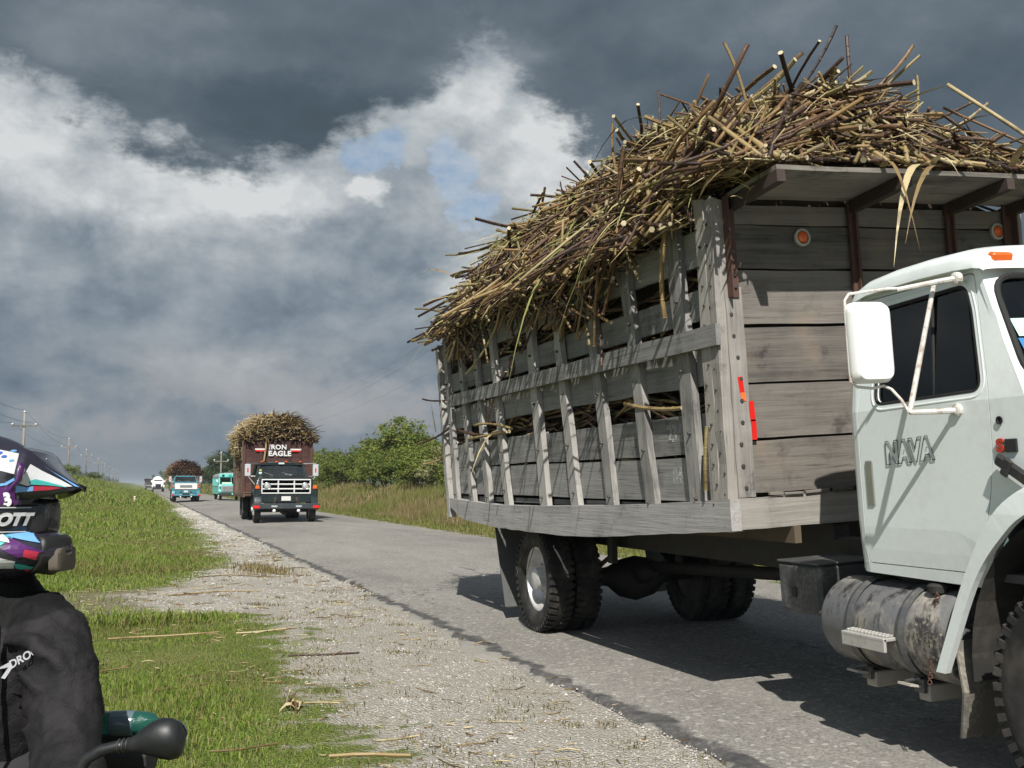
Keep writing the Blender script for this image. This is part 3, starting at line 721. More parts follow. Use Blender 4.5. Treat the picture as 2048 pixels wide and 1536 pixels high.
    # front board
    for k, (z0, z1) in enumerate([(1.385, 1.722), (1.738, 2.084), (2.100, 2.458), (2.478, 2.832), (2.845, 3.130), (3.140, 3.27)]):
        mb = MB(); dz = random.uniform(-.004, .004)
        mb.plank((-1.155, 0.022, (z0 + z1) / 2 + dz), (1.155, 0.022, (z0 + z1) / 2 - dz), (0, 0, 1), z1 - z0, .04, 10, .003); P(mb, 'front_plank', W_X)
    mb = MB(); mb.plank((-1.26, 0.015, 1.255), (1.26, 0.015, 1.255), (0, 0, 1), .20, .09, 10, .004); P(mb, 'front_sill', wood('front_sill_timber', 0, (0.12, 0.112, 0.10), (0.31, 0.29, 0.262)))
    for x, z, l, h in ((-.93, 1.372, .10, .022), (-.80, 1.366, .14, .018), (-.62, 1.37, .18, .02), (-.42, 1.372, .16, .024), (-.2, 1.368, .2, .02)):
        mb = MB(); mb.box((x, -.034, z), (l, .03, h), Matrix.Rotation(random.uniform(-.05, .05), 3, 'Y'), .003); P(mb, 'wood_splinter', W_X)
    for x in (-1.135, 1.135):
        mb = MB(); mb.plank((x, -.012, 1.36), (x, -.012, 2.72), (1, 0, 0), .125, .028, 10, .003); o = P(mb, 'cover_board', W_P)
        bb = MB()
        for k in range(9): bb.lathe([(-.034, 0.0), (-.033, .013), (-.02, .014)], c=(x + random.uniform(-.03, .02), 0, 1.42 + .14 * k), axis='y', n=8)
        stuff(bb.build('bolt', BOLT, o))
        mb = MB(); mb.box((x + (.0 if x < 0 else 0), -.032, 2.98), (.075, .012, .66)); mb.box((x - .034 * (1 if x < 0 else -1), -.06, 2.98), (.010, .07, .66)); o = P(mb, 'steel_angle', RUST)
        bb = MB()
        for z in (2.72, 2.80, 2.95): bb.lathe([(-.052, 0.0), (-.05, .013), (-.036, .015)], c=(x + .01, 0, z), axis='y', n=8)
        stuff(bb.build('bolt', BOLT, o))
    for x in (-.175, .635):
        mb = MB(); mb.box((x, -.030, 2.3), (.075, .02, 2.0)); mb.box((x, -.055, 2.3), (.014, .04, 2.0)); P(mb, 'steel_rib', RUST)
    # canopy over the cab gap: board, front edge and brackets
    for k, (y0, y1) in enumerate([(-.60, -.41), (-.40, -.205), (-.20, .0)]):
        mb = MB(); zz = lambda y: 3.305 - .055 * y
        mb.plank((-1.12, (y0 + y1) / 2, zz((y0 + y1) / 2) + .02), (1.22, (y0 + y1) / 2, zz((y0 + y1) / 2) + .02), (0, y1 - y0, zz(y1) - zz(y0)), y1 - y0, .03, 10, .003)
        P(mb, 'canopy_board', wood('canopy_timber', 0, (0.10, 0.092, 0.08), (0.34, 0.31, 0.27)))
    for x in (-1.10, -.175, .635, 1.16):
        mb = MB(); mb.plank((x, .0, 3.262), (x, -.615, 3.30), (0, 0, 1), .075, .06, 3, .002); P(mb, 'canopy_bracket', paint('bracket_timber', (0.045, 0.03, 0.024), .8, .5, (0.02, 0.015, 0.012)))
    for x, z, nm in ((-.574, 3.055, 'round orange reflector with pale ring'), (1.06, 3.12, None)):
        mb = MB(); mb.lathe([(-.004, .062), (-.022, .060), (-.026, .045), (-.018, .043)], c=(x, 0, z), axis='y', n=24); o = P(mb, 'reflector', plain('reflector_ring', (0.42, 0.40, 0.34), .5), smooth=40, label=nm)
        mb = MB(); mb.lathe([(-.017, .044), (-.028, .030), (-.030, 0)], c=(x, 0, z), axis='y', n=20); mb.build('lens', LENS_O, o, smooth=True)
    for (x, z, h, a, m) in ((-1.128, 2.085, .10, -.08, LENS_R), (-1.117, 2.005, .055, -.08, plain('orange_tape', (.8, .16, .04), .4)), (-1.06, 1.91, .13, -.03, LENS_R), (-1.055, 1.79, .13, .0, LENS_R)):
        mb = MB(); mb.box((x, -.0295, z), (.036, .004, h), Matrix.Rotation(a, 3, 'Y')); P(mb, 'reflective_tape', m)
    # deck and cross members
    for i in range(6):
        mb = MB(); x = -.99 + .396 * i; mb.plank((x, .06, 1.285), (x, 6.68, 1.285), (1, 0, 0), .388, .045, 6, .003); P(mb, 'deck_plank', W_Y)
    for i in range(9):
        mb = MB(); mb.box((0, .35 + i * .78, 1.20), (2.3, .09, .12)); P(mb, 'cross_beam', CHASSIS)
    for i in range(5):
        z = 1.4 + .36 * i; mb = MB(); mb.plank((-1.15, 6.83 + .09 * (z - 1.3), z), (1.15, 6.83 + .09 * (z - 1.3), z), (0, 0, 1), .30, .035, 6, .004); P(mb, 'tail_plank', W_X)
bed()

SHADE_RIM = paint('shaded_rim', (.05, .048, .045), .7, .6, (.02, .02, .02))  # wheel silver darkened: underbody shade painted into the far and inner rims
def mat_tank():
    m, t, b = newmat('dusty_fuel_tank'); c = tcoord(t); n = t.noise(c, 2.3, 7, .65, .8); n2 = t.noise(t.map(c, scale=(1, 1, .35)), 7, 7, .68); n3 = t.noise(c, 40, 4, .6)
    col = t.mix(t.ss(n, .46, .64), (.16, .162, .165), (.36, .33, .28)); col = t.mix(t.ss(n2, .50, .62, 0, .9), col, (.022, .022, .024)); col = t.mix(t.ss(t.m('ADD', t.m('MULTIPLY', n3, .5), t.m('MULTIPLY', n2, .5)), .55, .68, 0, .7), col, (.46, .42, .35))
    t.put(b.inputs['Base Color'], col); t.put(b.inputs['Roughness'], t.lin(n2, .35, .65, .65, .28)); b.inputs['Metallic'].default_value = .25; bump(t, b, n3, .15, .004); return m
def chassis():
    P = lambda mb, n, m, **k: mb.build(n, m, TR, mw=k.pop('mw', ROLL), **k)
    for sx in (-1, 1):
        mb = MB(); mb.box((sx * .43, 1.7, .93), (.075, 10.0, .26), b=.01); mb.box((sx * .43, 3.3, 1.09), (.12, 6.6, .10)); P(mb, 'frame_rail', CHASSIS)
        mb = MB(); mb.box((sx * .80, 3.2, 1.10), (.05, 6.5, .11)); P(mb, 'underbed_beam', paint('underbed_timber', (.10, .075, .05), .8, .5, (.03, .025, .02)))
        # leaf spring
        mb = MB()
        for k in range(5):
            L = .72 - .11 * k; mb.tube([(sx * .55, 4.12 + u * L, .62 + .16 * u * u * L / .72 - .022 * k) for u in np.linspace(-1, 1, 9)], .035, 4, flat=.4)
        mb.box((sx * .55, 3.42, .82), (.07, .10, .26), b=.01); mb.box((sx * .55, 4.86, .82), (.07, .10, .26), b=.01); mb.box((sx * .55, 4.12, .62), (.10, .16, .2), b=.01)
        P(mb, 'leaf_spring', CHASSIS, mw=WROLL)
    mb = MB(); mb.tube([(-1.0, 4.12, .5), (-.45, 4.12, .5), (-.30, 4.12, .5), (-.16, 4.12, .48), (0, 4.12, .47), (.16, 4.12, .48), (.30, 4.12, .5), (.45, 4.12, .5), (1.0, 4.12, .5)], [.075, .075, .10, .19, .225, .19, .10, .075, .075], 16)
    mb.tube([(0, 4.12, .5), (0, 3.72, .56)], [.15, .07], 12); P(mb, 'rear_axle', CHASSIS, mw=WROLL, smooth=True)
    mb = MB(); mb.tube([(0, 3.75, .56), (0, -1.6, .80)], .055, 12); P(mb, 'drive_shaft', CHASSIS, smooth=True)
    for sx in (-1, 1):
        wheel(TR, sx * .985, 4.12, .515, .515, .245, sx, dish=.17, hub=.13, mw=WROLL, rim=STEELW if sx < 0 else SHADE_RIM)
        wheel(TR, sx * .70, 4.12, .515, .515, .245, sx, dish=.06, hub=.03, mw=WROLL, rim=SHADE_RIM)
        wheel(TR, sx * .92, -2.52, .515, .515, .245, sx, dish=.02, hub=.05, mw=WROLL)
        # rear mud flap
        mb = MB(); mb.box((sx * .87, 5.2, .55), (.54, .012, .86), Matrix.Rotation(rad(-14), 3, 'X')); o = P(mb, 'mud_flap', paint('flap_grey', (.075, .08, .078), .7, .6, (.16, .14, .11)))
        mb = MB(); mb.box((sx * .87, 5.115, .19), (.5, .008, .13), Matrix.Rotation(rad(-14), 3, 'X')); mb.build('reflector_strip', paint('flap_white', (.5, .5, .47), .6, .4), o)
    mb = MB(); mb.tube([(-.85, -2.52, .5), (.85, -2.52, .5)], .06, 10); P(mb, 'front_axle', CHASSIS, mw=WROLL)
    # battery box under the bed front
    mb = MB(); mb.box((-.72, -.24, .785), (.46, .45, .31), b=.025); o = P(mb, 'battery_box', paint('box_black_dusty', (.045, .048, .05), .6, .7, (.17, .165, .155), scale=5))
    mb = MB(); mb.box((-.72, -.24, .945), (.462, .452, .014), b=.005); mb.build('lid', paint('box_lid', (.06, .062, .064), .5, .6, (.16, .15, .14)), o)
    mb = MB(); mb.box((-.955, -.20, .76), (.012, .05, .06), b=.004); mb.build('latch', CHASSIS, o)
    # fuel tank
    TM = mat_tank()
    mb = MB(); mb.lathe([(-1.66, 0.0), (-1.655, .18), (-1.64, .232), (-1.61, .245), (-.66, .245), (-.63, .232), (-.615, .18), (-.61, 0.0)], c=(-.83, 0, .645), axis='y', n=40); o = P(mb, 'fuel_tank', TM, smooth=35)
    for y in (-.92, -1.36):
        mb = MB(); mb.tube([(-.83 + .256 * math.cos(a), y, .645 + .256 * math.sin(a)) for a in np.linspace(rad(60), rad(285), 30)], .036, 4, flat=.30); mb.box((-.86, y, .385), (.24, .06, .02)); mb.box((-.98, y, .385), (.02, .08, .07)); mb.tube([(-1.0, y - .03, .43), (-1.03, y + .05, .405)], .008, 6)
        mb.build('strap', paint('strap_steel', (.10, .105, .11), .45, .6, (.28, .25, .2), metal=.4), o)
        mb = MB(); mb.box((-.83, y, .345), (.26, .09, .085), b=.006); mb.box((-1.0, y + .03, .385), (.12, .10, .012), Matrix.Rotation(.2, 3, 'Y')); mb.build('tank_bracket', paint('pale_bracket', (.38, .36, .31), .7, .5, (.2, .17, .13)), o)
    mb = MB(); mb.box((-1.095, -1.14, .628), (.13, .37, .02), b=.004); mb.box((-1.15, -1.14, .60), (.018, .37, .075), b=.004)
    for i in range(12):
        for j in range(3): mb.box((-1.06 - .032 * j, -1.31 + .030 * i + .01 * (j % 2), .644), (.022, .016, .012), b=.003)
    st = mb.build('step', paint('step_aluminium', (.45, .44, .41), .5, .5, (.2, .17, .13), metal=.3), o)
    mb = MB(); mb.lathe([(0, .0), (.001, .05), (.035, .055), (.045, .04), (.05, 0)], c=(-.93, -1.50, .875), axis='z', n=18); mb.build('filler_cap', CHASSIS, o)
    mb = MB()
    for k in range(16): mb.tube([(-.99 - .006 * k + .01 * math.cos(a), -1.56 + .008 * math.sin(a * 2), .87 - .028 * k + .017 * math.sin(a)) for a in np.linspace(0, 6.2832, 9)], .0035, 4, caps=False)
    stuff(mb.build('cap_chain', RUST, o))
chassis()

# ------------------------------------------------------------------ the cab
WHITE = paint('cab_white', (.73, .785, .775), .30, .25, (.48, .47, .42), scale=2.3, coat=.3)
WHITE2 = paint('mirror_white', (.80, .80, .78), .35, .06, (.3, .2, .1))
SEAM = plain('seam_black', (.012, .012, .012), .8)
GLASS = glassmat('cab_glass', (.80, .85, .84))
TRIM = paint('cab_inside', (.09, .09, .09), .8, .3, (.02, .02, .02))
def smoothloop(pts, n):
    out = []; k = len(pts); V = [Vector(p) for p in pts]
    for i in range(k):
        p0, p1, p2, p3 = V[i - 1], V[i], V[(i + 1) % k], V[(i + 2) % k]
        sharp = (p2 - p1).length < .12 or (p1 - p0).normalized().dot((p2 - p1).normalized()) < .6 or (p2 - p1).normalized().dot((p3 - p2).normalized()) < .6
        for j in range(n):
            u = j / n
            q_ = p1.lerp(p2, u) if sharp else .5 * ((2 * p1) + (p2 - p0) * u + (2 * p0 - 5 * p1 + 4 * p2 - p3) * u * u + (3 * p1 - p0 - 3 * p2 + p3) * u ** 3)
            out.append(tuple(q_))
    return out
def cab():
    P = lambda me, n, m, **k: link(n, me, m, k.pop('parent', TR), ROLL if 'parent' not in k or True else None, k.get('label'))
    xs = lambda y, z: -.97 + .075 * max(0, (z - 1.84)) / .6 * (1 if z > 1.84 else 0) + .02 * max(0, (1.15 - z)) / .25 + (.085 * max(0.0, (y + .98) / .15) ** 1.8 if y > -.98 else 0.0)
    cuts = [(1, z) for z in (1.0, 1.08, 1.2, 1.84, 2.05, 2.25, 2.4)] + [(0, y) for y in (-.98, -.94, -.90, -.865)]
    body_o = [(-.83, .945), (-.855, 1.3), (-.875, 1.8), (-.905, 2.23), (-.93, 2.38), (-.97, 2.46), (-1.06, 2.50), (-1.5, 2.515), (-1.93, 2.50), (-1.99, 2.40), (-2.10, 2.12), (-2.24, 1.84), (-2.34, 1.72), (-2.36, 1.42), (-2.255, 1.40), (-2.09, 1.27), (-1.96, 1.10), (-1.86, .93)]
    door = roundpoly([(-.985, .995), (-.985, 1.5), (-1.0, 1.84), (-1.035, 2.26), (-1.06, 2.465), (-1.905, 2.472), (-1.935, 2.30), (-2.015, 1.86), (-2.01, 1.62), (-1.975, 1.36), (-1.90, 1.16), (-1.79, .995)], [.03, 0, 0, 0, .03, .03, .05, .08, 0, .1, .1, .02], 3)
    def inset(poly, d):
        out = []; n = len(poly); cxm = sum(p[0] for p in poly) / n; czm = sum(p[1] for p in poly) / n
        for i in range(n):
            p0, p, p1 = Vector(poly[i - 1]), Vector(poly[i]), Vector(poly[(i + 1) % n]); t = (p1 - p0)
            if t.length < 1e-6: out.append(tuple(p)); continue
            nn = Vector((t.y, -t.x)).normalized()
            if nn.dot(Vector((cxm, czm)) - p) < 0: nn = -nn
            out.append(tuple(p + nn * d))
        return out
    door_in = inset(door, .005)
    win = roundpoly([(-1.155, 1.872), (-1.165, 2.39), (-1.84, 2.415), (-1.885, 2.28), (-1.955, 1.89)], [.06, .07, .06, .03, .06], 5)
    for sx in (-1, 1):
        fm = (lambda y, z: Vector((xs(y, z), y, z))) if sx < 0 else (lambda y, z: Vector((-xs(y, z), y, z)))
        P(fillpanel(body_o, [door], fm, .03, cuts, (-sx, 0, 0)), 'cab_side', WHITE)
        d = P(fillpanel(door_in, [win], fm, .03, cuts, (-sx, 0, 0)), 'door', WHITE)
        bk = [(-.99, 1.0), (-1.07, 2.45), (-1.89, 2.45), (-2.0, 1.8), (-1.8, 1.0)]
        hole2 = [(-1.14, 1.85), (-1.15, 2.42), (-1.86, 2.43), (-1.975, 1.86)]
        sm = P(fillpanel(inset(door, -.03), [inset(win, -.004)], (lambda y, z: Vector((sx * (abs(xs(y, z)) - .034), y, z))), .012, cuts, (-sx, 0, 0)), 'door_seal', SEAM, )
        # raised pressing round the window
        gp = link('window_glass', fillpanel(inset(win, -.01), [], (lambda y, z: Vector((sx * (abs(xs(y, z)) - .022), y, z))), .004, cuts, (-sx, 0, 0)), GLASS, d)
        mb = MB(); ring = [fm(*p) for p in inset(win, -.004)]; mb.tube([r + Vector((sx * -.006, 0, 0)) for r in ring] + [ring[0] + Vector((sx * -.006, 0, 0))], .010, 5, caps=False); mb.build('window_rubber', SEAM, d)
        mb = MB(); ring = [fm(*p) + Vector((sx * -.004, 0, 0)) for p in inset(win, -.035)]; mb.tube([p_ + Vector((sx * -.004, 0, 0)) for p_ in ring + [ring[0]]], .012, 6, caps=False); mb.build('window_pressing', WHITE, d, smooth=True)
        mb = MB(); mb.tube([(sx * .935, -1.60, 1.875), (sx * .89, -1.585, 2.41)], .011, 6); mb.build('vent_pillar', SEAM, d)
        # handle
        if True:
            mb = MB(); mb.box((sx * .972, -1.066, 1.44), (.012, .062, .25), b=.02); h = mb.build('handle', plain('handle_chrome', (.45, .45, .44), .25, .7), d, smooth=30)
        # roof gutter
        mb = MB(); mb.tube([(sx * .905, -.95, 2.44), (sx * .905, -1.03, 2.492), (sx * .905, -1.45, 2.508), (sx * .905, -1.9, 2.50)], .011, 6); mb.build('roof_gutter', WHITE, TR, mw=ROLL)
        # fender
        fo = [(-1.655, .50), (-1.82, .815), (-1.945, 1.02), (-2.09, 1.175), (-2.26, 1.30), (-2.52, 1.36), (-2.80, 1.29), (-3.02, 1.12), (-3.18, .86), (-3.36, .88), (-3.40, 1.25), (-3.30, 1.45), (-2.85, 1.55), (-2.40, 1.47), (-2.17, 1.38), (-2.02, 1.25), (-1.895, 1.075), (-1.75, .82), (-1.59, .50)]
        fo = smoothloop(fo, 4)
        P(fillpanel(fo, [], (lambda a, bq: Vector((sx * (1.06 - .06 * max(0, (bq - 1.25) / .3) ** 2), a, bq))), .035, [(1, 1.3), (1, 1.4)], (-sx, 0, 0)), 'fender', WHITE)
        mb = MB(); mb.loft([[(sx * 1.03, -2.52 + .70 * math.cos(a), .55 + .76 * math.sin(a)), (sx * .45, -2.52 + .70 * math.cos(a), .55 + .76 * math.sin(a))] for a in np.linspace(rad(-5), rad(185), 20)], closed=False); mb.build('wheel_arch_liner', CHASSIS, TR, mw=ROLL)
        mb = MB(); mb.loft([[(sx * 1.02, -1.69, .66), (sx * .80, -1.69, .66), (sx * .80, -1.70, .66), (sx * 1.02, -1.70, .66)], [(sx * 1.04, -1.745, .42), (sx * .76, -1.74, .42), (sx * .76, -1.755, .42), (sx * 1.04, -1.76, .42)], [(sx * 1.0, -1.655, .18), (sx * .74, -1.655, .17), (sx * .74, -1.67, .17), (sx * 1.0, -1.67, .18)]]); mb.build('front_mud_flap', paint('muddy_flap', (.12, .115, .10), .8, .9, (.30, .27, .22), scale=6), TR, mw=ROLL)
        # hood latch
        mb = MB(); mb.box((sx * 1.005, -2.16, 1.505), (.03, .22, .06), Matrix.Rotation(rad(30), 3, 'X'), .012); mb.box((sx * 1.02, -2.14, 1.515), (.02, .05, .09), Matrix.Rotation(rad(30), 3, 'X'), .008); mb.build('hood_latch', RUBBER, TR, mw=ROLL)
    # roof
    mb = MB(); secs = []
    for i, y in enumerate([-.915, -.945, -1.0, -1.1, -1.3, -1.55, -1.8, -1.93, -1.99, -2.015]):
        row = []; k = [0.0, .5, .78, .93, 1, 1, .97, .85, .6, .12][i]; zb = [2.40, 2.43, 2.465, 2.485, 2.495, 2.50, 2.497, 2.488, 2.475, 2.46][i]
        for j in range(25):
            a = math.pi * j / 24; cx = -math.cos(a); ex = math.copysign(abs(cx) ** .55, cx); ez = math.sin(a) ** .55
            row.append((ex * (.935 if i > 0 else .90), y, zb + .145 * k * ez))
        secs.append(row)
    mb.loft(secs, closed=False); r = mb.build('cab_roof', WHITE, TR, smooth=True, mw=ROLL)
    for x in (-.80, -.28, .28, .80):
        mb = MB(); mb.box((x, -1.985, 2.535 if abs(x) > .5 else 2.57), (.125, .05, .045), Matrix.Rotation(.35, 3, 'X'), .01); mb.build('roof_marker_lamp', LENS_O, r)
    # windscreen frame, glass
    wf = lambda a, bq: Vector((a, -2.245 + .26 * bq / .62 - .07 * (1 - (a / .95) ** 2) * (1 if True else 0) + .035, 1.84 + bq))
    fr_o = [(-.952, 0), (.952, 0), (.900, .655), (-.900, .655)]
    gl = roundpoly([(-.895, .07), (.895, .07), (.858, .60), (-.858, .60)], .12, 6)
    cu = [(0, v) for v in np.linspace(-.8, .8, 9)]
    P(fillpanel(fr_o, [gl], wf, .03, cu, (0, 1, 0)), 'windscreen_frame', WHITE)
    g = P(fillpanel(gl, [], lambda a, bq: wf(a, bq) + Vector((0, .012, 0)), .005, cu, (0, 1, 0)), 'windscreen', glassmat('screen_glass', (.42, .50, .50)))
    mb = MB(); ring = [wf(*p) + Vector((0, -.006, 0)) for p in gl]; mb.tube(ring + [ring[0]], .016, 6, caps=False); mb.build('windscreen_rubber', SEAM, TR, mw=ROLL)
    for z, m, nm in ((.335, plain('pale_green_paper', (.50, .78, .66), .7), 'pale green paper sticker'), (.235, plain('blue_paper', (.03, .20, .48), .6), 'blue paper sticker')):
        me = fillpanel([(-.835, z - .045), (-.72, z - .045), (-.73, z + .045), (-.845, z + .045)], [], lambda a, bq: wf(a, bq) + Vector((0, .006, 0)), .001, (), (0, 1, 0)); link('sticker', me, m, g, None, nm)
    # back wall with rear window
    P(fillpanel([(-.89, .95), (.89, .95), (.89, 2.0), (.85, 2.45), (-.85, 2.45), (-.89, 2.0)], [roundpoly([(-.55, 1.9), (.55, 1.9), (.53, 2.32), (-.53, 2.32)], .06)], lambda a, bq: Vector((a, -.845 - .06 * max(0, bq - 1.3), bq)), .03, [(1, 1.3), (1, 2.0)], (0, -1, 0)), 'cab_back', WHITE)
    P(fillpanel([(-.56, 1.89), (.56, 1.89), (.54, 2.33), (-.54, 2.33)], [], lambda a, bq: Vector((a, -.86 - .06 * (bq - 1.3), bq)), .004, (), (0, -1, 0)), 'rear_glass', GLASS)
    # floor, dash, seat, wheel
    mb = MB(); mb.box((0, -1.55, .98), (1.80, 1.36, .04)); mb.box((0, -2.2, 1.40), (1.78, .06, .85)); mb.box((0, -2.08, 1.72), (1.74, .3, .22), b=.04); mb.build('cab_interior', TRIM, TR, mw=ROLL)
    for x in (-.45, .45):
        mb = MB(); mb.box((x, -1.25, 1.30), (.78, .5, .22), b=.05); mb.box((x, -1.02, 1.66), (.78, .16, .62), Matrix.Rotation(.12, 3, 'X'), .06); mb.build('seat', paint('seat_vinyl', (.14, .14, .14), .6, .3), TR, smooth=40, mw=ROLL)
    mb = MB(); mb.tube([(.45 + .22 * math.cos(a), -1.75 - .1 * math.sin(a), 1.78 + .2 * math.sin(a)) for a in np.linspace(0, 6.2832, 25)], .015, 6, caps=False); mb.tube([(.45, -2.05, 1.6), (.45, -1.76, 1.77)], .02, 6); mb.build('steering_wheel', SEAM, TR, mw=ROLL)
    # hood, grille, bumper (mostly beyond the frame)
    mb = MB(); secs = []
    for y, zt, w in ((-2.27, 1.84, .93), (-2.5, 1.80, .92), (-2.9, 1.74, .88), (-3.3, 1.68, .83), (-3.48, 1.60, .80), (-3.52, 1.30, .79)):
        row = [(-w, y, 1.18), (-w, y, zt - .12), (-w * .93, y, zt - .03), (-w * .8, y, zt), (0, y, zt + .05), (w * .8, y, zt), (w * .93, y, zt - .03), (w, y, zt - .12), (w, y, 1.18)]
        secs.append(row)
    mb.loft(secs, closed=False); mb.build('hood', WHITE, TR, smooth=50, mw=ROLL)
    mb = MB(); mb.box((0, -3.50, 1.05), (1.55, .05, .75), b=.02)
    for k in range(7): mb.box((0, -3.54, .78 + k * .1), (1.2, .04, .03))
    g2 = mb.build('grille', CHASSIS, TR, mw=ROLL)
    mb = MB(); mb.box((0, -2.65, 1.0), (1.0, 1.3, .75), b=.05); mb.build('engine', CHASSIS, TR, mw=ROLL)
    for sx in (-1, 1): mb = MB(); mb.box((sx * .66, -3.545, 1.12), (.22, .04, .16), b=.02); mb.build('headlight', CHROME, TR, mw=ROLL)
    mb = MB(); mb.box((0, -3.62, .68), (2.3, .12, .28), b=.03); mb.build('bumper', WHITE, TR, mw=ROLL)
    # lettering on the door and the badge
    text('door_lettering', 'NAVA', .155, plain('letter_black', (.02, .02, .022), .6), TR, (0, -1, .055), (0, .10, 1), (-.9745, -1.405, 1.605), ROLL, outline=True, bevel=.0022, sx=.86, spacing=1.06, shear=.12, offset=.010)
    mb = MB(); mb.box((-.975, -2.135, 1.615), (.012, .075, .062), b=.003); bd = mb.build('badge', plain('badge_dark', (.05, .05, .055), .3, .5), TR, mw=ROLL)
    text('badge_letter', 'S', .085, plain('badge_red', (.45, .05, .03), .35), bd, (0, -1, 0), (0, 0, 1), (-.979, -2.07, 1.613), None, extrude=.004, offset=.004, sx=1.2)
    mb = MB(); mb.lathe([(-.974, .020), (-.980, .020), (-.978, .012), (-.972, .010)], c=(0, -2.075, 1.735), n=16); mb.build('lock_hole', SEAM, TR, mw=ROLL)
    # cab corner cap and back strip
    # mirrors
    ARM = paint('rusty_arm', (.62, .60, .56), .5, .9, (.22, .12, .07), scale=14)
    for sx in (-1, 1):
        q = lambda x, y, z: (sx * x, y, z)
        mb = MB(); n = 24; secs = []
        pr = roundpoly([(-.118, -.205), (.118, -.205), (.118, .205), (-.118, .205)], .055, 5)
        for dy, s_ in ((.03, .96), (.025, 1.0), (-.01, 1.0), (-.035, .93), (-.048, .72), (-.052, .3)):
            secs.append([q(1.325 + a * (s_ if s_ > .9 else (1 - (1 - s_) * .5)), -1.62 + dy, 2.165 + bq * (s_ if s_ > .9 else (1 - (1 - s_) * .3))) for a, bq in pr])
        mb.loft(secs); mo = mb.build('mirror', WHITE2, TR, smooth=50, mw=ROLL)
        mb = MB(); mb.box(q(1.325, -1.587, 2.165), (.21, .006, .38)); mb.build('mirror_glass', plain('mirror_silver', (.8, .82, .84), .03, 1.0), mo)
        mb = MB()
        for k in range(16): mb.box(q(1.325 + random.uniform(-.075, .075), -1.6635, 1.995 + random.uniform(-.012, .03)), (random.uniform(.015, .04), .006, random.uniform(.008, .022)), Matrix.Rotation(random.uniform(-.5, .5), 3, 'Y'))
        stuff(mb.build('rust_patch', paint('flaking_rust', (.30, .13, .04), .9, .6, (.07, .04, .025), scale=20), mo))
        mb = MB(); mb.tube([q(.95, -1.835, 2.452), q(1.02, -1.78, 2.445), q(1.17, -1.67, 2.425)], [.015, .014, .012], 8); mb.tube([q(1.15, -1.68, 2.43), q(1.2, -1.64, 2.435), q(1.32, -1.61, 2.425), q(1.41, -1.60, 2.415), q(1.438, -1.60, 2.38), q(1.438, -1.60, 2.30)], .0075, 8)
        mb.tube([q(.972, -1.80, 1.80), q(1.08, -1.75, 1.80), q(1.18, -1.70, 1.803)], [.015, .014, .012], 8); mb.lathe([(sx * .965, .034), (sx * .985, .032), (sx * .99, .02), (sx * .99, 0)], c=(0, -1.80, 1.80), n=12); mb.lathe([(sx * .93, .034), (sx * .955, .032), (sx * .96, .02), (sx * .96, 0)], c=(0, -1.835, 2.452), n=12)
        mb.tube([q(1.18, -1.70, 1.80), q(.985, -1.72, 2.44)], [.014, .012], 8)
        mb.tube([q(1.18, -1.70, 1.80), q(1.20, -1.67, 1.87), q(1.225, -1.635, 1.925), q(1.26, -1.62, 1.945), q(1.32, -1.61, 1.935), q(1.40, -1.60, 1.945), q(1.438, -1.60, 1.97), q(1.438, -1.60, 2.30)], .0075, 8)
        mb.build('mirror_arm', ARM, mo)
cab()

# ================================================================== sugarcane loads
def mat_cane(name, stops, end=False):
    m, t, b = newmat(name); g = t.n.new('ShaderNodeNewGeometry')
    q = t.m('FRACT', t.m('ADD', g.outputs['Random Per Island'], t.m('MULTIPLY', rnd_obj(t), 7.31)))
    n = t.noise(g.outputs['Position'], 5.0, 5, 0.6); n2 = t.noise(g.outputs['Position'], 34.0, 4, 0.6)
    c = t.ramp(q, stops)
    c = t.mix(t.ss(n, 0.52, 0.68, 0, 0.7), c, (0.05, 0.026, 0.016)); c = t.mix(t.ss(n2, 0.56, 0.70, 0, 0.55), c, (0.30, 0.24, 0.13))
    t.put(b.inputs['Base Color'], c); b.inputs['Roughness'].default_value = 0.55; b.inputs['Specular IOR Level'].default_value = 0.35
    bump(t, b, n2, 0.3, 0.004); return m
CANE = mat_cane('cane_stalks', [(0, (0.018, 0.011, 0.009)), (0.27, (0.050, 0.026, 0.017)), (0.46, (0.12, 0.063, 0.032)), (0.62, (0.21, 0.13, 0.052)), (0.76, (0.29, 0.21, 0.095)), (0.87, (0.145, 0.12, 0.042)), (1, (0.45, 0.37, 0.21))])
CUT = plain('cane_cut_end', (0.50, 0.43, 0.28), 0.8)
STRAW = mat_cane('dry_cane_trash', [(0, (0.085, 0.05, 0.022)), (0.4, (0.21, 0.145, 0.062)), (0.7, (0.35, 0.275, 0.14)), (1, (0.50, 0.43, 0.26))])
LEAF = mat_cane('cane_leaves', [(0, (0.13, 0.16, 0.045)), (0.4, (0.22, 0.225, 0.075)), (0.7, (0.33, 0.29, 0.12)), (1, (0.46, 0.385, 0.20))])
CORE = plain('dark_block_core', (0.035, 0.024, 0.013), 0.95)  # very dark brown for the light-blocking bodies added inside the heaps
def frames(D):
    up = np.where(np.abs(D[:, 2:3]) < 0.9, np.array([[0, 0, 1.0]]), np.array([[1.0, 0, 0]]))
    A = np.cross(D, up); A /= np.linalg.norm(A, axis=1, keepdims=True); return A, np.cross(D, A)
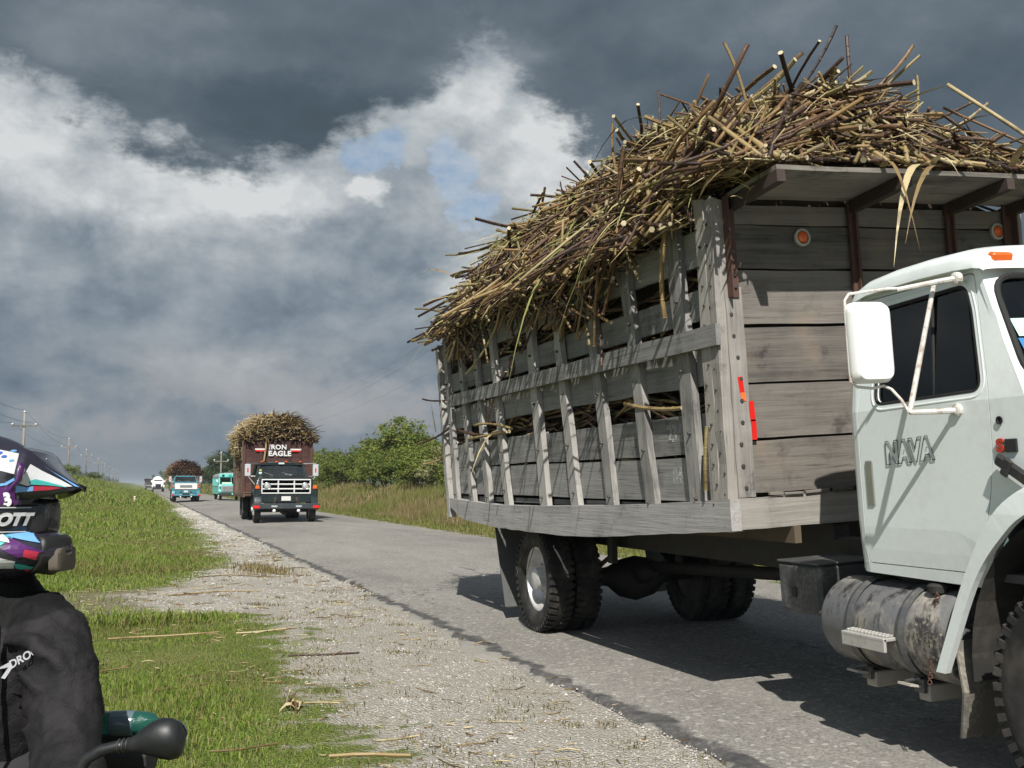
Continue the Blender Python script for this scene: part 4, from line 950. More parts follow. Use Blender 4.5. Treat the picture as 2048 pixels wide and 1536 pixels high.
def tubes(C, D, L, R, r, bend=0.06, nseg=4, n=6):
    """many bent tubes -> verts, tris, material index (1 on the cut ends)"""
    k = len(C); A, B = frames(D); ph = r.random(k) * 6.283; bd = (A * np.cos(ph)[:, None] + B * np.sin(ph)[:, None]) * (bend * L * r.random(k))[:, None]
    V = np.empty((k, nseg, n, 3)); th = np.arange(n) * 2 * np.pi / n
    for i in range(nseg):
        u = i / (nseg - 1) * 2 - 1; P = C + D * (L * u / 2)[:, None] + bd * (1 - u * u)
        rr = R * (0.9 + 0.2 * r.random(k))
        V[:, i] = P[:, None] + (A[:, None] * np.cos(th)[None, :, None] + B[:, None] * np.sin(th)[None, :, None]) * rr[:, None, None]
    f = []
    for i in range(nseg - 1):
        for j in range(n):
            a, b_, c, d = i * n + j, i * n + (j + 1) % n, (i + 1) * n + (j + 1) % n, (i + 1) * n + j; f += [(a, c, b_), (a, d, c)]
    ns = len(f); e = (nseg - 1) * n
    for j in range(1, n - 1): f += [(0, j, j + 1), (e, e + j + 1, e + j)]
    f = np.array(f); mi = np.zeros(len(f), int); mi[ns:] = 1
    return V.reshape(-1, 3), (f[None] + nseg * n * np.arange(k)[:, None, None]).reshape(-1, 3), np.tile(mi, k)
def ribbons(C, D, L, W, r, droop=0.5, nseg=6):
    """long drooping leaves starting at C towards D"""
    k = len(C); A, _ = frames(D); V = np.empty((k, nseg, 2, 3)); dz = droop * (0.3 + r.random(k))
    for i in range(nseg):
        u = i / (nseg - 1); P = C + D * (L * u)[:, None]; P[:, 2] -= dz * L * u * u
        w = W * (1 - u ** 2.2) * 0.5 + 0.001; tw = A * np.cos(u * 1.2) + np.array([0, 0, 1.0]) * np.sin(u * 1.2) * 0.6
        V[:, i, 0] = P - tw * w[:, None]; V[:, i, 1] = P + tw * w[:, None]
    f = []
    for i in range(nseg - 1): f += [(2 * i, 2 * i + 1, 2 * i + 3), (2 * i, 2 * i + 3, 2 * i + 2)]
    f = np.array(f); return V.reshape(-1, 3), (f[None] + nseg * 2 * np.arange(k)[:, None, None]).reshape(-1, 3)
def unit(D): return D / np.linalg.norm(D, axis=1, keepdims=True)
def stalk_proto(seed):
    rr = random.Random(seed); mb = MB(); pts = []; rs = []; nn = 6
    b1, b2 = rr.uniform(-.05, .05), rr.uniform(-.05, .05)
    for i in range(nn + 1):
        u = i / nn - .5; c = (b1 * (1 - 4 * u * u), b2 * (1 - 4 * u * u))
        for du, rf in ((-.008, .93), (0, 1.12), (.008, .95)):
            if 0 < i < nn or (i == 0 and du >= 0) or (i == nn and du <= 0): pts.append((u + du, c[0], c[1])); rs.append(rf)
    return pts, rs
_sp = [stalk_proto(i) for i in range(8)]
def stalk_part(parent, C, D, L, R, mw, i):
    """one stalk as an object of its own: mesh with nodes (joints) and pale cut ends, 7-sided"""
    pts, rs = _sp[i % 8]; a = Vector(D).normalized(); up = Vector((0, 0, 1)) if abs(a.z) < .9 else Vector((1, 0, 0)); bq = a.cross(up).normalized(); c = a.cross(bq)
    mb = MB(); mb.tube([Vector(C) + a * (p[0] * L) + bq * (p[1] * L) + c * (p[2] * L) for p in pts], [q * R for q in rs], 6, capmi=1)
    me = bpy.data.meshes.new('stalk'); me.from_pydata(mb.v, [], mb.f); me.polygons.foreach_set('material_index', mb.mi); me.update()
    o = link('stalk', me, None, parent, mw); me.materials.append(CANE); me.materials.append(CUT); return o

def near_load():
    r = np.random.default_rng(21)
    root = thing('sugarcane_load', 'high tangled heap of cut sugarcane on the near truck with white cab', 'sugarcane', (4.85, 6.24, 0))
    ty = np.array([-.62, -.50, -.25, .1, .5, 1.0, 1.6, 2.6, 4.0, 5.6, 6.6, 7.2, 7.9]); tz = np.array([3.38, 3.46, 3.76, 4.03, 4.22, 4.36, 4.42, 4.44, 4.44, 4.36, 4.16, 4.0, 3.8])
    def H(x, y):
        top = np.interp(y, ty, tz); lump = 0.30 * (vnoise(x * 1.0 + 9, y, .8) - .5) + 0.16 * (vnoise(x + 3, y + 7, .3) - .5)
        return 3.12 + (top - 3.12) * (1 - np.clip(np.abs(x - .08) / 1.42, 0, 1) ** 2.3) + lump
    # dark inner body added to block light between the stalks
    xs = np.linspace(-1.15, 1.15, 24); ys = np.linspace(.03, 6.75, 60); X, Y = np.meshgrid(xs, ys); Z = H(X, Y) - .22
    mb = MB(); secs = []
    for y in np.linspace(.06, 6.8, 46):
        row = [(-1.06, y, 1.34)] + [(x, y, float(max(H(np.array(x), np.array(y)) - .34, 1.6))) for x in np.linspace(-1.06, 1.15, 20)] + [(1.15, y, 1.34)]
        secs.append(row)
    mb.loft(secs); stuff(mb.build('light_block_core', CORE, root, mw=ROLL))
    # surface stalks
    n = 3900; y = -.5 + 6.95 * r.random(n); x = -1.32 + 2.55 * r.random(n) ** 1.25
    dep = .30 * r.random(n) ** 1.25; z = H(x, y) - dep + .05
    e = .15; sy = (H(x, y + e) - H(x, y - e)) / (2 * e); sx = (H(x + e, y) - H(x - e, y)) / (2 * e)
    yaw = np.where(r.random(n) < .72, r.normal(0, .52, n), r.normal(0, 1.2, n)); L = .45 + 1.15 * r.random(n) ** 1.3; L = np.where(y > 5.5, L * .85, L); L = np.where(y < .6, L * .75, L)
    dx, dy = np.sin(yaw), np.cos(yaw); pit = r.normal(0, .24, n)
    D = unit(np.stack([dx, dy, np.clip(sx * dx + sy * dy, -.8, .8) * .75 + pit], -1)); C = np.stack([x, y, z], -1)
    # keep ends from diving through the boards
    for s_ in (-1, 1):
        E = C + D * (L * s_ / 2)[:, None]; out = (np.abs(E[:, 0]) > 1.14) & (E[:, 2] < 3.22) ; z_fix = np.where(out, 3.22 - E[:, 2], 0); C[:, 2] += z_fix * .8
    # stalks on the canopy must stay above it, and not overhang it much
    front = C[:, 1] - np.abs(D[:, 1]) * L / 2; sh = np.clip(-.60 - front, 0, 2); C[:, 1] += sh
    C[:, 2] = np.where((C[:, 1] < .3), np.maximum(C[:, 2], 3.42 + np.abs(D[:, 2]) * L * .5), C[:, 2])
    R = .007 + .011 * r.random(n) ** 1.6
    # stalks seen through the gaps of the near side
    m = 900; yi = .1 + 6.4 * r.random(m); zi = 1.4 + 1.75 * r.random(m); xi = -1.155 + .10 * r.random(m); sg = np.where(r.random(m) < .15, -1, 1); xi *= sg
    Di = unit(np.stack([r.normal(0, .04, m), np.ones(m), r.normal(0, .22, m)], -1)); Li = np.minimum(.3 + .9 * r.random(m), 2 * np.minimum(yi - .04, 6.75 - yi)); Ci = np.stack([xi, yi, zi], -1)
    # rear: butts sticking out behind
    q = 420; xr = -1.25 + 2.4 * r.random(q); zr = 3.15 + (H(xr, np.full(q, 6.6)) - 3.15) * r.random(q) ** .8; yr = 6.0 + .5 * r.random(q)
    Dr = unit(np.stack([r.normal(-.06, .16, q), np.ones(q), r.normal(-.03, .12, q)], -1)); Cr = np.stack([xr, yr, zr], -1); Lr = .6 + .7 * r.random(q)
    # cane spilling over the top of the near side, lying against the outside of the stakes
    w_ = 400; yw = .9 + 5.1 * r.random(w_); lowz = 3.16 - .32 * vnoise(yw, yw * 0, .9) * sstep(yw, .9, 2.2); zw = lowz + .42 * r.random(w_); xw = -1.30 - .07 * r.random(w_)
    Dw = unit(np.stack([r.normal(0, .05, w_), np.where(r.random(w_) < .75, 1.0, .35) * np.ones(w_), r.normal(-.08, .42, w_)], -1)); Cw = np.stack([xw, yw, zw], -1); Lw = .25 + .75 * r.random(w_)
    C = np.concatenate([C, Ci, Cr, Cw]); D = np.concatenate([D, Di, Dr, Dw]); L = np.concatenate([L, Li, Lr, Lw]); R = np.concatenate([R, .009 + .008 * r.random(m), .009 + .007 * r.random(q), .007 + .008 * r.random(w_)])
    # the single stalks that poke out of the heap: (x, y, z, dx, dy, dz, L, R)
    feat = [(.05, .55, 4.52, .55, -.15, .85, .62, .013), (.30, .50, 4.45, .03, .05, 1, .52, .014), (.62, .60, 4.42, .72, -.1, .62, .85, .016), (.72, .62, 4.40, .66, -.1, .52, .75, .014), (.86, .5, 4.20, .2, 0, 1, .5, .012), (1.0, .4, 4.1, .9, -.1, .35, .7, .013), (1.05, .3, 4.0, .9, -.3, .55, .6, .012),
            (-.55, .7, 4.40, -.35, -.1, .9, .55, .012), (-.35, .5, 4.35, .6, -.5, .55, .5, .015), (-.50, .35, 4.25, .3, -.85, .35, .5, .017), (-.85, 2.2, 4.25, -.08, 0, 1, .55, .012), (-.95, 2.6, 4.15, -.6, .2, .8, .4, .012), (-.7, 1.7, 4.45, .1, 0, 1, .4, .009),
            (-1.0, 5.9, 4.20, -.1, 1, .10, 1.9, .012), (-1.05, 5.3, 4.15, -.12, 1, .02, 1.6, .013), (-1.2, 6.9, 3.55, -.25, 1, .28, 1.3, .014), (-1.22, 6.8, 3.35, -.10, 1, -.2, 1.2, .014), (-1.15, 6.8, 3.45, -.2, 1, -.1, 1.2, .013), (-1.28, 6.4, 3.22, -.05, 1, -.2, 1.1, .016),
            (-1.34, 2.05, 2.95, -.05, -.45, -.9, .85, .012), (-1.33, 1.75, 2.75, .0, -.1, -1, .75, .011), (-1.36, 3.2, 3.05, -.1, .9, -.42, 1.5, .014), (-1.37, 4.6, 2.95, -.1, .85, -.5, 1.2, .013), (-1.33, 2.4, 3.2, -.1, .8, .25, 1.2, .014), (-1.33, 1.0, 3.35, -.1, .9, -.2, 1.1, .015), (-1.30, .55, 2.98, 0, .25, -1, .75, .018),
            (-1.31, 5.0, 2.02, -.18, 1, .06, 1.15, .018), (-1.30, 4.9, 1.97, -.12, 1, -.03, 1.0, .016), (-1.30, 4.7, 2.05, -.2, 1, .1, .8, .014), (-1.26, 1.0, 2.02, -.02, 1, .10, .9, .017), (-1.29, .2, 1.62, -.03, .12, -1, .42, .014), (-1.27, 4.6, 2.35, -.15, .6, -.75, .65, .012), (-1.36, 6.9, 2.05, -.3, 1, -.22, .8, .014), (-1.30, 6.95, 2.5, -.4, .9, .1, .5, .012), (-1.3, 6.9, 1.78, -.5, .8, -.25, .55, .013)]
    FC = np.array([f[:3] for f in feat]); FD = unit(np.array([f[3:6] for f in feat], float)); FL = np.array([f[6] for f in feat]); FR = np.array([f[7] for f in feat])
    # choose the stalks that show largest as separate parts: on the outside, near, and not hidden
    camp = np.array([-4.85, -6.24, 1.45]); dist = np.linalg.norm(C - camp, axis=1)
    vis = np.full(len(C), 0.0); vis[:n] = np.clip(1.1 - dep / .12, 0, 1) * np.where(x < .25, 1, .45); vis[n:n + m] = np.where((sg < 0), 0, .25); vis[n + m:] = .6; vis[n + m + q:] = .9
    score = vis * L * R / dist ** 1.5; order = np.argsort(-score); npart = 300 - len(feat); pick = order[:npart]; rest = np.setdiff1d(np.arange(len(C)), pick)
    for i in range(len(feat)): stalk_part(root, FC[i], FD[i], FL[i], FR[i], ROLL, i)
    for i, j in enumerate(pick): stalk_part(root, C[j], D[j], L[j], R[j] * 1.08, ROLL, i)
    V, F_, mi = tubes(C[rest], D[rest], L[rest], R[rest], r)
    me = rawmesh('stalks', V, F_, mi=mi); stuff(link('more_stalks', me, [CANE, CUT], root, ROLL))
    # dry trash and small bits over everything
    k = 3000; y = -.55 + 6.9 * r.random(k); x = -1.34 + 2.5 * r.random(k) ** 1.4; z = H(x, y) + .02 + .05 * r.random(k); z = np.where(y < .25, np.maximum(z, 3.40 + .1 * r.random(k)), z); z = np.where(x < -1.1, np.maximum(z, 3.2), z)
    Dk = unit(np.stack([r.normal(0, .6, k), r.normal(0, 1, k), r.normal(0, .28, k)], -1)); Lk = .10 + .45 * r.random(k) ** 1.6; sh = np.clip(-.62 - (y - np.abs(Dk[:, 1]) * Lk / 2), 0, 1); y = y + sh
    V, F_, mi = tubes(np.stack([x, y, z], -1), Dk, Lk, .0025 + .004 * r.random(k), r, .12, 3, 4)
    stuff(link('dry_trash', rawmesh('trash', V, F_, mi=mi * 0), STRAW, root, ROLL))
    k = 1300; y = -.5 + 7.0 * r.random(k); x = -1.3 + 2.4 * r.random(k) ** 1.4; z = H(x, y) + .02 + .06 * r.random(k); z = np.where(y < .25, np.maximum(z, 3.41), z); z = np.where(x < -1.1, np.maximum(z, 3.22), z); yaw = r.random(k) * 6.283
    Lk = .12 + .38 * r.random(k) ** 1.5; Dk = unit(np.stack([np.sin(yaw), np.cos(yaw), r.normal(0.05, .3, k)], -1)); y = np.maximum(y, -.6 + np.clip(-Dk[:, 1], 0, 1) * Lk)
    V, F_ = ribbons(np.stack([x, y, z], -1), Dk, Lk, .008 + .018 * r.random(k), r, .35, 4); stuff(link('dry_leaf_shreds', rawmesh('shreds', V, F_), STRAW, root, ROLL))
    # leaves
    k = 400; y = -.45 + 6.8 * r.random(k); x = -1.25 + 2.2 * r.random(k) ** 1.5; z = H(x, y) + .03
    yaw = r.normal(-1.57, .9, k); Dk = unit(np.stack([np.sin(yaw), np.cos(yaw), .10 + .3 * r.random(k)], -1)); Lk = .25 + .55 * r.random(k); Lk = np.where(y < .6, Lk * .5, Lk)
    V, F_ = ribbons(np.stack([x, y, z], -1), Dk, Lk, .010 + .022 * r.random(k), r, .75)
    stuff(link('cane_leaves', rawmesh('leaves', V, F_), LEAF, root, ROLL))
    # the few long leaves that hang out on their own
    for i, (p, d, L_, w, dr, mt) in enumerate([((-.05, -.60, 3.40), (-.75, -.45, .1), .62, .055, 1.35, STRAW), ((.10, -.60, 3.40), (-.70, -.4, .05), .70, .04, 1.1, STRAW), ((.02, -.61, 3.40), (-.10, -.35, .2), .42, .04, 1.6, STRAW), ((.66, -.61, 3.42), (-.05, -.3, .3), .50, .05, 1.7, STRAW), ((-.35, -.60, 3.38), (-.05, -.35, .3), .45, .04, 1.6, STRAW), ((1.0, -.61, 3.42), (.1, -.3, .3), .55, .03, 1.6, LEAF), ((.2, -.61, 3.41), (.2, -.3, .2), .55, .025, 1.5, LEAF),
                                            ((-1.2, .35, 3.55), (-.25, 1, -.05), 1.5, .05, .42, LEAF), ((-1.15, .4, 3.62), (-.2, 1, .1), 1.2, .045, .5, LEAF), ((-1.28, 1.4, 3.35), (-.3, .2, .3), .9, .035, 1.5, LEAF), ((-1.28, 2.4, 3.3), (-.35, -.1, .2), .8, .04, 1.4, LEAF), ((-1.28, 2.7, 3.25), (-.3, .3, .1), .8, .035, 1.3, LEAF), ((-1.28, 1.9, 3.3), (-.35, .4, .3), .9, .03, 1.6, LEAF), ((-1.05, .2, 3.8), (-.25, -.1, .7), .95, .03, 1.5, LEAF), ((-.9, 1.4, 4.3), (-.3, .9, .55), 1.2, .022, .9, LEAF), ((-1.28, 3.6, 3.3), (-.4, .6, .1), 1.1, .035, 1.2, LEAF), ((-1.28, .7, 3.3), (-.3, .1, .25), 1.0, .035, 1.7, LEAF),
                                            ((-1.26, 4.5, 2.0), (-.4, -.2, .1), .5, .03, 1.0, LEAF), ((-1.05, 4.05, .98), (-.15, .55, -.2), .75, .035, .9, LEAF), ((-1.08, 4.0, 1.0), (-.2, .25, -.5), .6, .03, .8, LEAF), ((-.95, 7.3, 4.15), (-.15, 1, .35), .8, .05, .15, STRAW), ((-1.3, 7.0, 2.1), (-.05, .3, 1), .42, .06, -.1, STRAW)]):
        D_ = unit(np.array([d], float)); V, F_ = ribbons(np.array([p], float), D_, np.array([L_]), np.array([w]), np.random.default_rng(i), dr, 8)
        link('hanging_leaf', rawmesh('leaf', V, F_), mt, root, ROLL)
near_load()

# ================================================================== the oncoming vehicles
def far_load(name, label, loc, w, y0, y1, zb, zt, n, rad_, cols=None, dark=0.0, side=None, seed=1, over=.25, lenf=1.0):
    """a heap of cane on a distant truck: one thing, its stalks too small to pick apart"""
    r = np.random.default_rng(seed); root = thing(name, label, 'sugarcane', loc)
    mt = cols or CANE
    def H(x, y):
        e = sstep(y, y0 - over, y0 + .55) * .55 + .45
        return zb + (zt - zb) * (1 - np.clip(np.abs(x) / (w / 2 + over), 0, 1) ** 2.6) * e + .22 * (vnoise(x + seed, y, .7) - .5)
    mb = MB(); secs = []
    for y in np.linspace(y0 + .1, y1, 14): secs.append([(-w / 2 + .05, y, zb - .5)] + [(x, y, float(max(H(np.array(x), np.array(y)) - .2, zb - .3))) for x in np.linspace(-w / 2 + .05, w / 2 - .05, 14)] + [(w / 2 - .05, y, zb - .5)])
    mb.loft(secs); stuff(mb.build('light_block_core', CORE, root))  # dark body added inside so no light comes through the heap
    y = y0 - over * .6 + (y1 - y0 + over) * r.random(n) ** 1.5; x = (w / 2 + over * .9) * (2 * r.random(n) - 1); z = H(x, y) - .12 * r.random(n) + .04
    zl = zb + (H(x, np.full(n, y0)) - zb) * r.random(n); fr = r.random(n) < .35; y = np.where(fr, y0 - over * .6 + .25 * r.random(n), y); z = np.where(fr, zl, z)
    yaw = r.normal(0, .9, n); D = unit(np.stack([np.sin(yaw), np.cos(yaw), r.normal(0, .35, n)], -1)); L = (.35 + .7 * r.random(n)) * lenf
    V, F_, mi = tubes(np.stack([x, y, z], -1), D, L, rad_ * (.6 + .8 * r.random(n)), r, .1, 3, 5); stuff(link('stalks', rawmesh('stalks', V, F_, mi=mi), [mt, CUT], root))
    k = n; y = y0 - over * .5 + (y1 - y0) * r.random(k) ** 1.6; x = (w / 2 + over * .8) * (2 * r.random(k) - 1); z = H(x, y) + .03
    yaw = r.random(k) * 6.283; V, F_ = ribbons(np.stack([x, y, z], -1), unit(np.stack([np.sin(yaw), np.cos(yaw), .4 + .6 * r.random(k)], -1)), .3 + .6 * r.random(k), rad_ * 2.4 * (1 + r.random(k)), r, .6, 4)
    stuff(link('leaves', rawmesh('leaves', V, F_), cols or STRAW, root))
    if side:   # cane bulging over the near side
        k = side; y = y0 + .1 + 2.6 * r.random(k); u = r.random(k); z = zb + .55 - 1.15 * u; x = -w / 2 - .10 - .30 * np.sin(u * 3.0) * r.random(k) ** .5
        V, F_, mi = tubes(np.stack([x, y, z], -1), unit(np.stack([r.normal(-.3, .5, k), r.normal(0, .8, k), r.normal(-.55, .4, k)], -1)), .25 + .45 * r.random(k), rad_ * (.5 + .7 * r.random(k)), r, .15, 3, 5); stuff(link('side_bulge', rawmesh('bulge', V, F_, mi=mi), [STRAW, CUT], root))
    return root

def medium_truck(name, label, loc, s, body, bodyname, dark_bumper, hood_top=None, scale_roof=1.0, headboard=True):
    """old long-nosed truck facing the camera; y = 0 at its bumper, x across, all sizes in metres"""
    t = thing(name, label, 'truck', loc); t.scale = (s, s, s)
    PM = paint(bodyname, body, .28, .22, (.10, .09, .07), scale=1.6, coat=.35)
    GW = paint('grille_bright', (.72, .73, .72), .3, .25, (.3, .28, .25), metal=.2); GL = glassmat('truck_screen', (.75, .80, .80)); BUMP = dark_bumper
    def B(n, m, *boxes, parent=t, smooth=False, label=None):
        mb = MB()
        for c, d, *rest in boxes: mb.box(c, d, rest[0] if rest and rest[0] is not None else None, rest[1] if len(rest) > 1 else .02)
        return mb.build(n, m, parent, smooth, None, label)
    # hood
    mb = MB(); secs = []
    for y, zt, w in ((.22, 1.62, .97), (.30, 1.66, .98), (.9, 1.70, .97), (1.45, 1.74, .96)):
        secs.append([(-w, y, 1.0), (-w, y, zt - .10), (-w + .05, y, zt - .02), (-w + .2, y, zt), (-.3, y, zt + .015), (.3, y, zt + .015), (w - .2, y, zt), (w - .05, y, zt - .02), (w, y, zt - .10), (w, y, 1.0)])
    mb.loft(secs); mb.build('hood', PM, t, 45)
    # cab: lower body, pillars, roof
    mb = MB(); secs = []
    for z, hw, yf, yb in ((.85, .98, 1.45, 2.75), (1.3, 1.0, 1.45, 2.78), (1.72, .99, 1.45, 2.78), (1.745, .97, 1.47, 2.76)): secs.append([(-hw, yf, z), (hw, yf, z), (hw, yb, z), (-hw, yb, z)])
    mb.loft(secs); mb.build('cab', PM, t, 30)
    for sx in (-1, 1):
        mb = MB(); mb.tube([(sx * .95, 1.49, 1.72), (sx * .83, 1.80, 2.16)], .045, 6); mb.build('pillar', PM, t)
        mb = MB(); mb.tube([(sx * .95, 2.70, 1.72), (sx * .85, 2.62, 2.18)], .07, 6); mb.build('pillar', PM, t)
    mb = MB(); secs = []
    for y, k in ((1.72, .15), (1.80, .65), (1.95, 1), (2.4, 1), (2.66, .8), (2.72, .1)):
        secs.append([(-.90 * math.cos(a) if False else -math.copysign(abs(math.cos(a)) ** .6, math.cos(a)) * .90, y, 2.14 + .13 * k * math.sin(a) ** .6) for a in np.linspace(0, math.pi, 15)])
    mb.loft(secs, closed=False); rf = mb.build('cab_roof', PM, t, True)
    for x in (-.72, -.18, .18, .72): B('roof_lamp', LENS_O, ((x, 1.80, 2.275), (.10, .06, .05)), parent=rf)
    B('cab_back', TRIM, ((0, 2.72, 1.9), (1.7, .04, .5))); B('seat', TRIM, ((0, 2.4, 1.55), (1.6, .2, .8), None, .06))
    wq = lambda a, bq: Vector((a * (1 - .13 * bq / .42), 1.50 + .30 * bq / .42 - .06 * (1 - a * a), 1.735 + bq))
    gl = roundpoly([(-.90, .02), (.90, .02), (.92, .41), (-.92, .41)], .08, 4)
    ws = link('windscreen', fillpanel(gl, [], wq, .006, [(0, v) for v in (-.6, -.3, 0, .3, .6)], (0, 1, 0)), GL, t)
    mb = MB(); ring = [wq(*p) for p in gl]; mb.tube(ring + [ring[0]], .025, 5, caps=False); mb.build('windscreen_rubber', SEAM, t)
    for x in (-.35, .35):
        mb = MB(); mb.tube([wq(x + .05, .0) + Vector((0, -.03, 0)), wq(x - .33, .13) + Vector((0, -.02, 0))], .012, 5); mb.build('wiper', CHROME, t)
    # fenders
    for sx in (-1, 1):
        mb = MB(); secs = []
        for a in np.linspace(rad(-4), rad(184), 16):
            yy = .72 - .62 * math.cos(a); zz = .55 + .62 * math.sin(a); yo = .72 - .74 * math.cos(a); zo = .55 + .74 * math.sin(a)
            secs.append([(sx * .90, yy, zz), (sx * 1.17, yy, zz), (sx * 1.14, yo, zo - .03), (sx * 1.0, yo, zo), (sx * .90, yo, zo)])
        mb.loft(secs); mb.build('fender', PM, t, 40)
        B('fender_front', PM, ((sx * 1.03, .19, .98), (.26, .16, .62), None, .05))
        B('turn_signal', LENS_O, ((sx * 1.04, .10, 1.31), (.15, .07, .13)))
    # nose below the grille
    B('nose_panel', PM, ((0, .20, .92), (1.86, .10, .34)))
    B('radiator_surround', PM, ((0, .20, 1.34), (1.96, .10, .56)))
    g = B('grille', GW, ((0, .135, 1.585), (1.80, .07, .05)), ((0, .135, 1.09), (1.80, .07, .05)), ((-.875, .135, 1.337), (.05, .07, .45)), ((.875, .135, 1.337), (.05, .07, .45)), ((-.29, .13, 1.337), (.05, .06, .45)), ((.29, .13, 1.337), (.05, .06, .45)), ((0, .13, 1.25), (1.72, .05, .055)), ((0, .13, 1.42), (1.72, .05, .055)))
    g['kind'] = 'part'; del g['kind']
    B('grille_backing', SEAM, ((0, .165, 1.337), (1.74, .03, .46)))
    for sx in (-1, 1):
        mb = MB(); mb.lathe([(.115, .135), (.085, .13), (.085, .115), (.10, .11)], c=(sx * .69, 0, 1.36), axis='y', n=20); hl = mb.build('headlight', CHROME, t, True)
        mb = MB(); mb.lathe([(.10, .112), (.08, .08), (.072, 0)], c=(sx * .69, 0, 1.36), axis='y', n=16); mb.build('lens', plain('headlight_glass', (.75, .76, .75), .08, .6), hl, True)
    B('bumper', BUMP, ((0, .0, .62), (2.44, .12, .21), None, .03))
    for sx in (-1, 1):
        B('bumper_reflector', LENS_R, ((sx * 1.08, -.066, .60), (.24, .012, .10), None, .003)); B('bumper_plate', plain('pale_plate', (.32, .36, .36), .5), ((sx * .44, -.066, .62), (.22, .012, .07), None, .003))
        mb = MB(); mb.lathe([(-.03, .0), (-.028, .055), (.02, .06), (.07, .03)], c=(sx * .44, 0, .46), axis='y', n=14); mb.build('fog_lamp', plain('fog_white', (.85, .85, .83), .2), t, True)
        B('tow_hook', RUST, ((sx * .38, .12, .87), (.06, .06, .16)))
        # mirrors on tube brackets
        mo = B('mirror', plain('mirror_backs', (.55, .58, .60), .4, .3), ((sx * 1.27, 1.50, 1.95), (.22, .06, .46), None, .02))
        B('mirror_stripe', LENS_R, ((sx * 1.27, 1.467, 1.95), (.05, .01, .16), None, .002), parent=mo)
        mb = MB(); mb.tube([(sx * .84, 1.78, 2.20), (sx * 1.30, 1.52, 2.21)], .022, 6); mb.tube([(sx * 1.27, 1.52, 1.74), (sx * 1.02, 1.42, 1.42)], .02, 6); mb.tube([(sx * 1.24, 1.52, 1.72), (sx * .96, 1.50, 1.72)], .018, 6); mb.build('mirror_arm', CHROME, mo)
        # wheels
        wheel(t, sx * 1.0, .72, .50, .50, .24, sx, .02, .06, lugs=0, n=24)
        wheel(t, sx * 1.02, 5.2, .50, .50, .24, sx, .16, .1, lugs=0, n=24); wheel(t, sx * .75, 5.2, .50, .50, .24, sx, .05, .03, lugs=0, n=24)
        B('frame_rail', CHASSIS, ((sx * .42, 3.6, .80), (.08, 7.0, .24)))
    B('licence_plate', plain('plate_white', (.6, .6, .57), .5), ((0, .135, .90), (.34, .02, .16), None, .004))
    mb = MB(); mb.tube([(-.9, .72, .45), (.9, .72, .45)], .06, 8); mb.lathe([(-.15, .05), (0, .14), (.15, .05)], c=(0, .72, .42), n=12); mb.build('front_axle', CHASSIS, t)
    mb = MB(); mb.tube([(-.9, 5.2, .5), (-.25, 5.2, .5), (0, 5.2, .5), (.25, 5.2, .5), (.9, 5.2, .5)], [.07, .1, .22, .1, .07], 10); mb.build('rear_axle', CHASSIS, t, True)
    B('engine_sump', CHASSIS, ((0, 1.2, .62), (.7, 1.2, .3))); B('deck', RUST, ((0, 5.0, 1.0), (2.5, 4.4, .10)))
    return t
DARKTEAL = (.009, .018, .020)
T2X, T2Y = 5.18, 40.95
T2 = medium_truck('cane_truck', 'dark green truck with chrome grille and brown headboard lettered IRON EAGLE', (T2X, T2Y, .02), 1.0, DARKTEAL, 'dark_teal_paint', paint('bumper_dark', (.05, .06, .068), .35, .3, metal=.4))
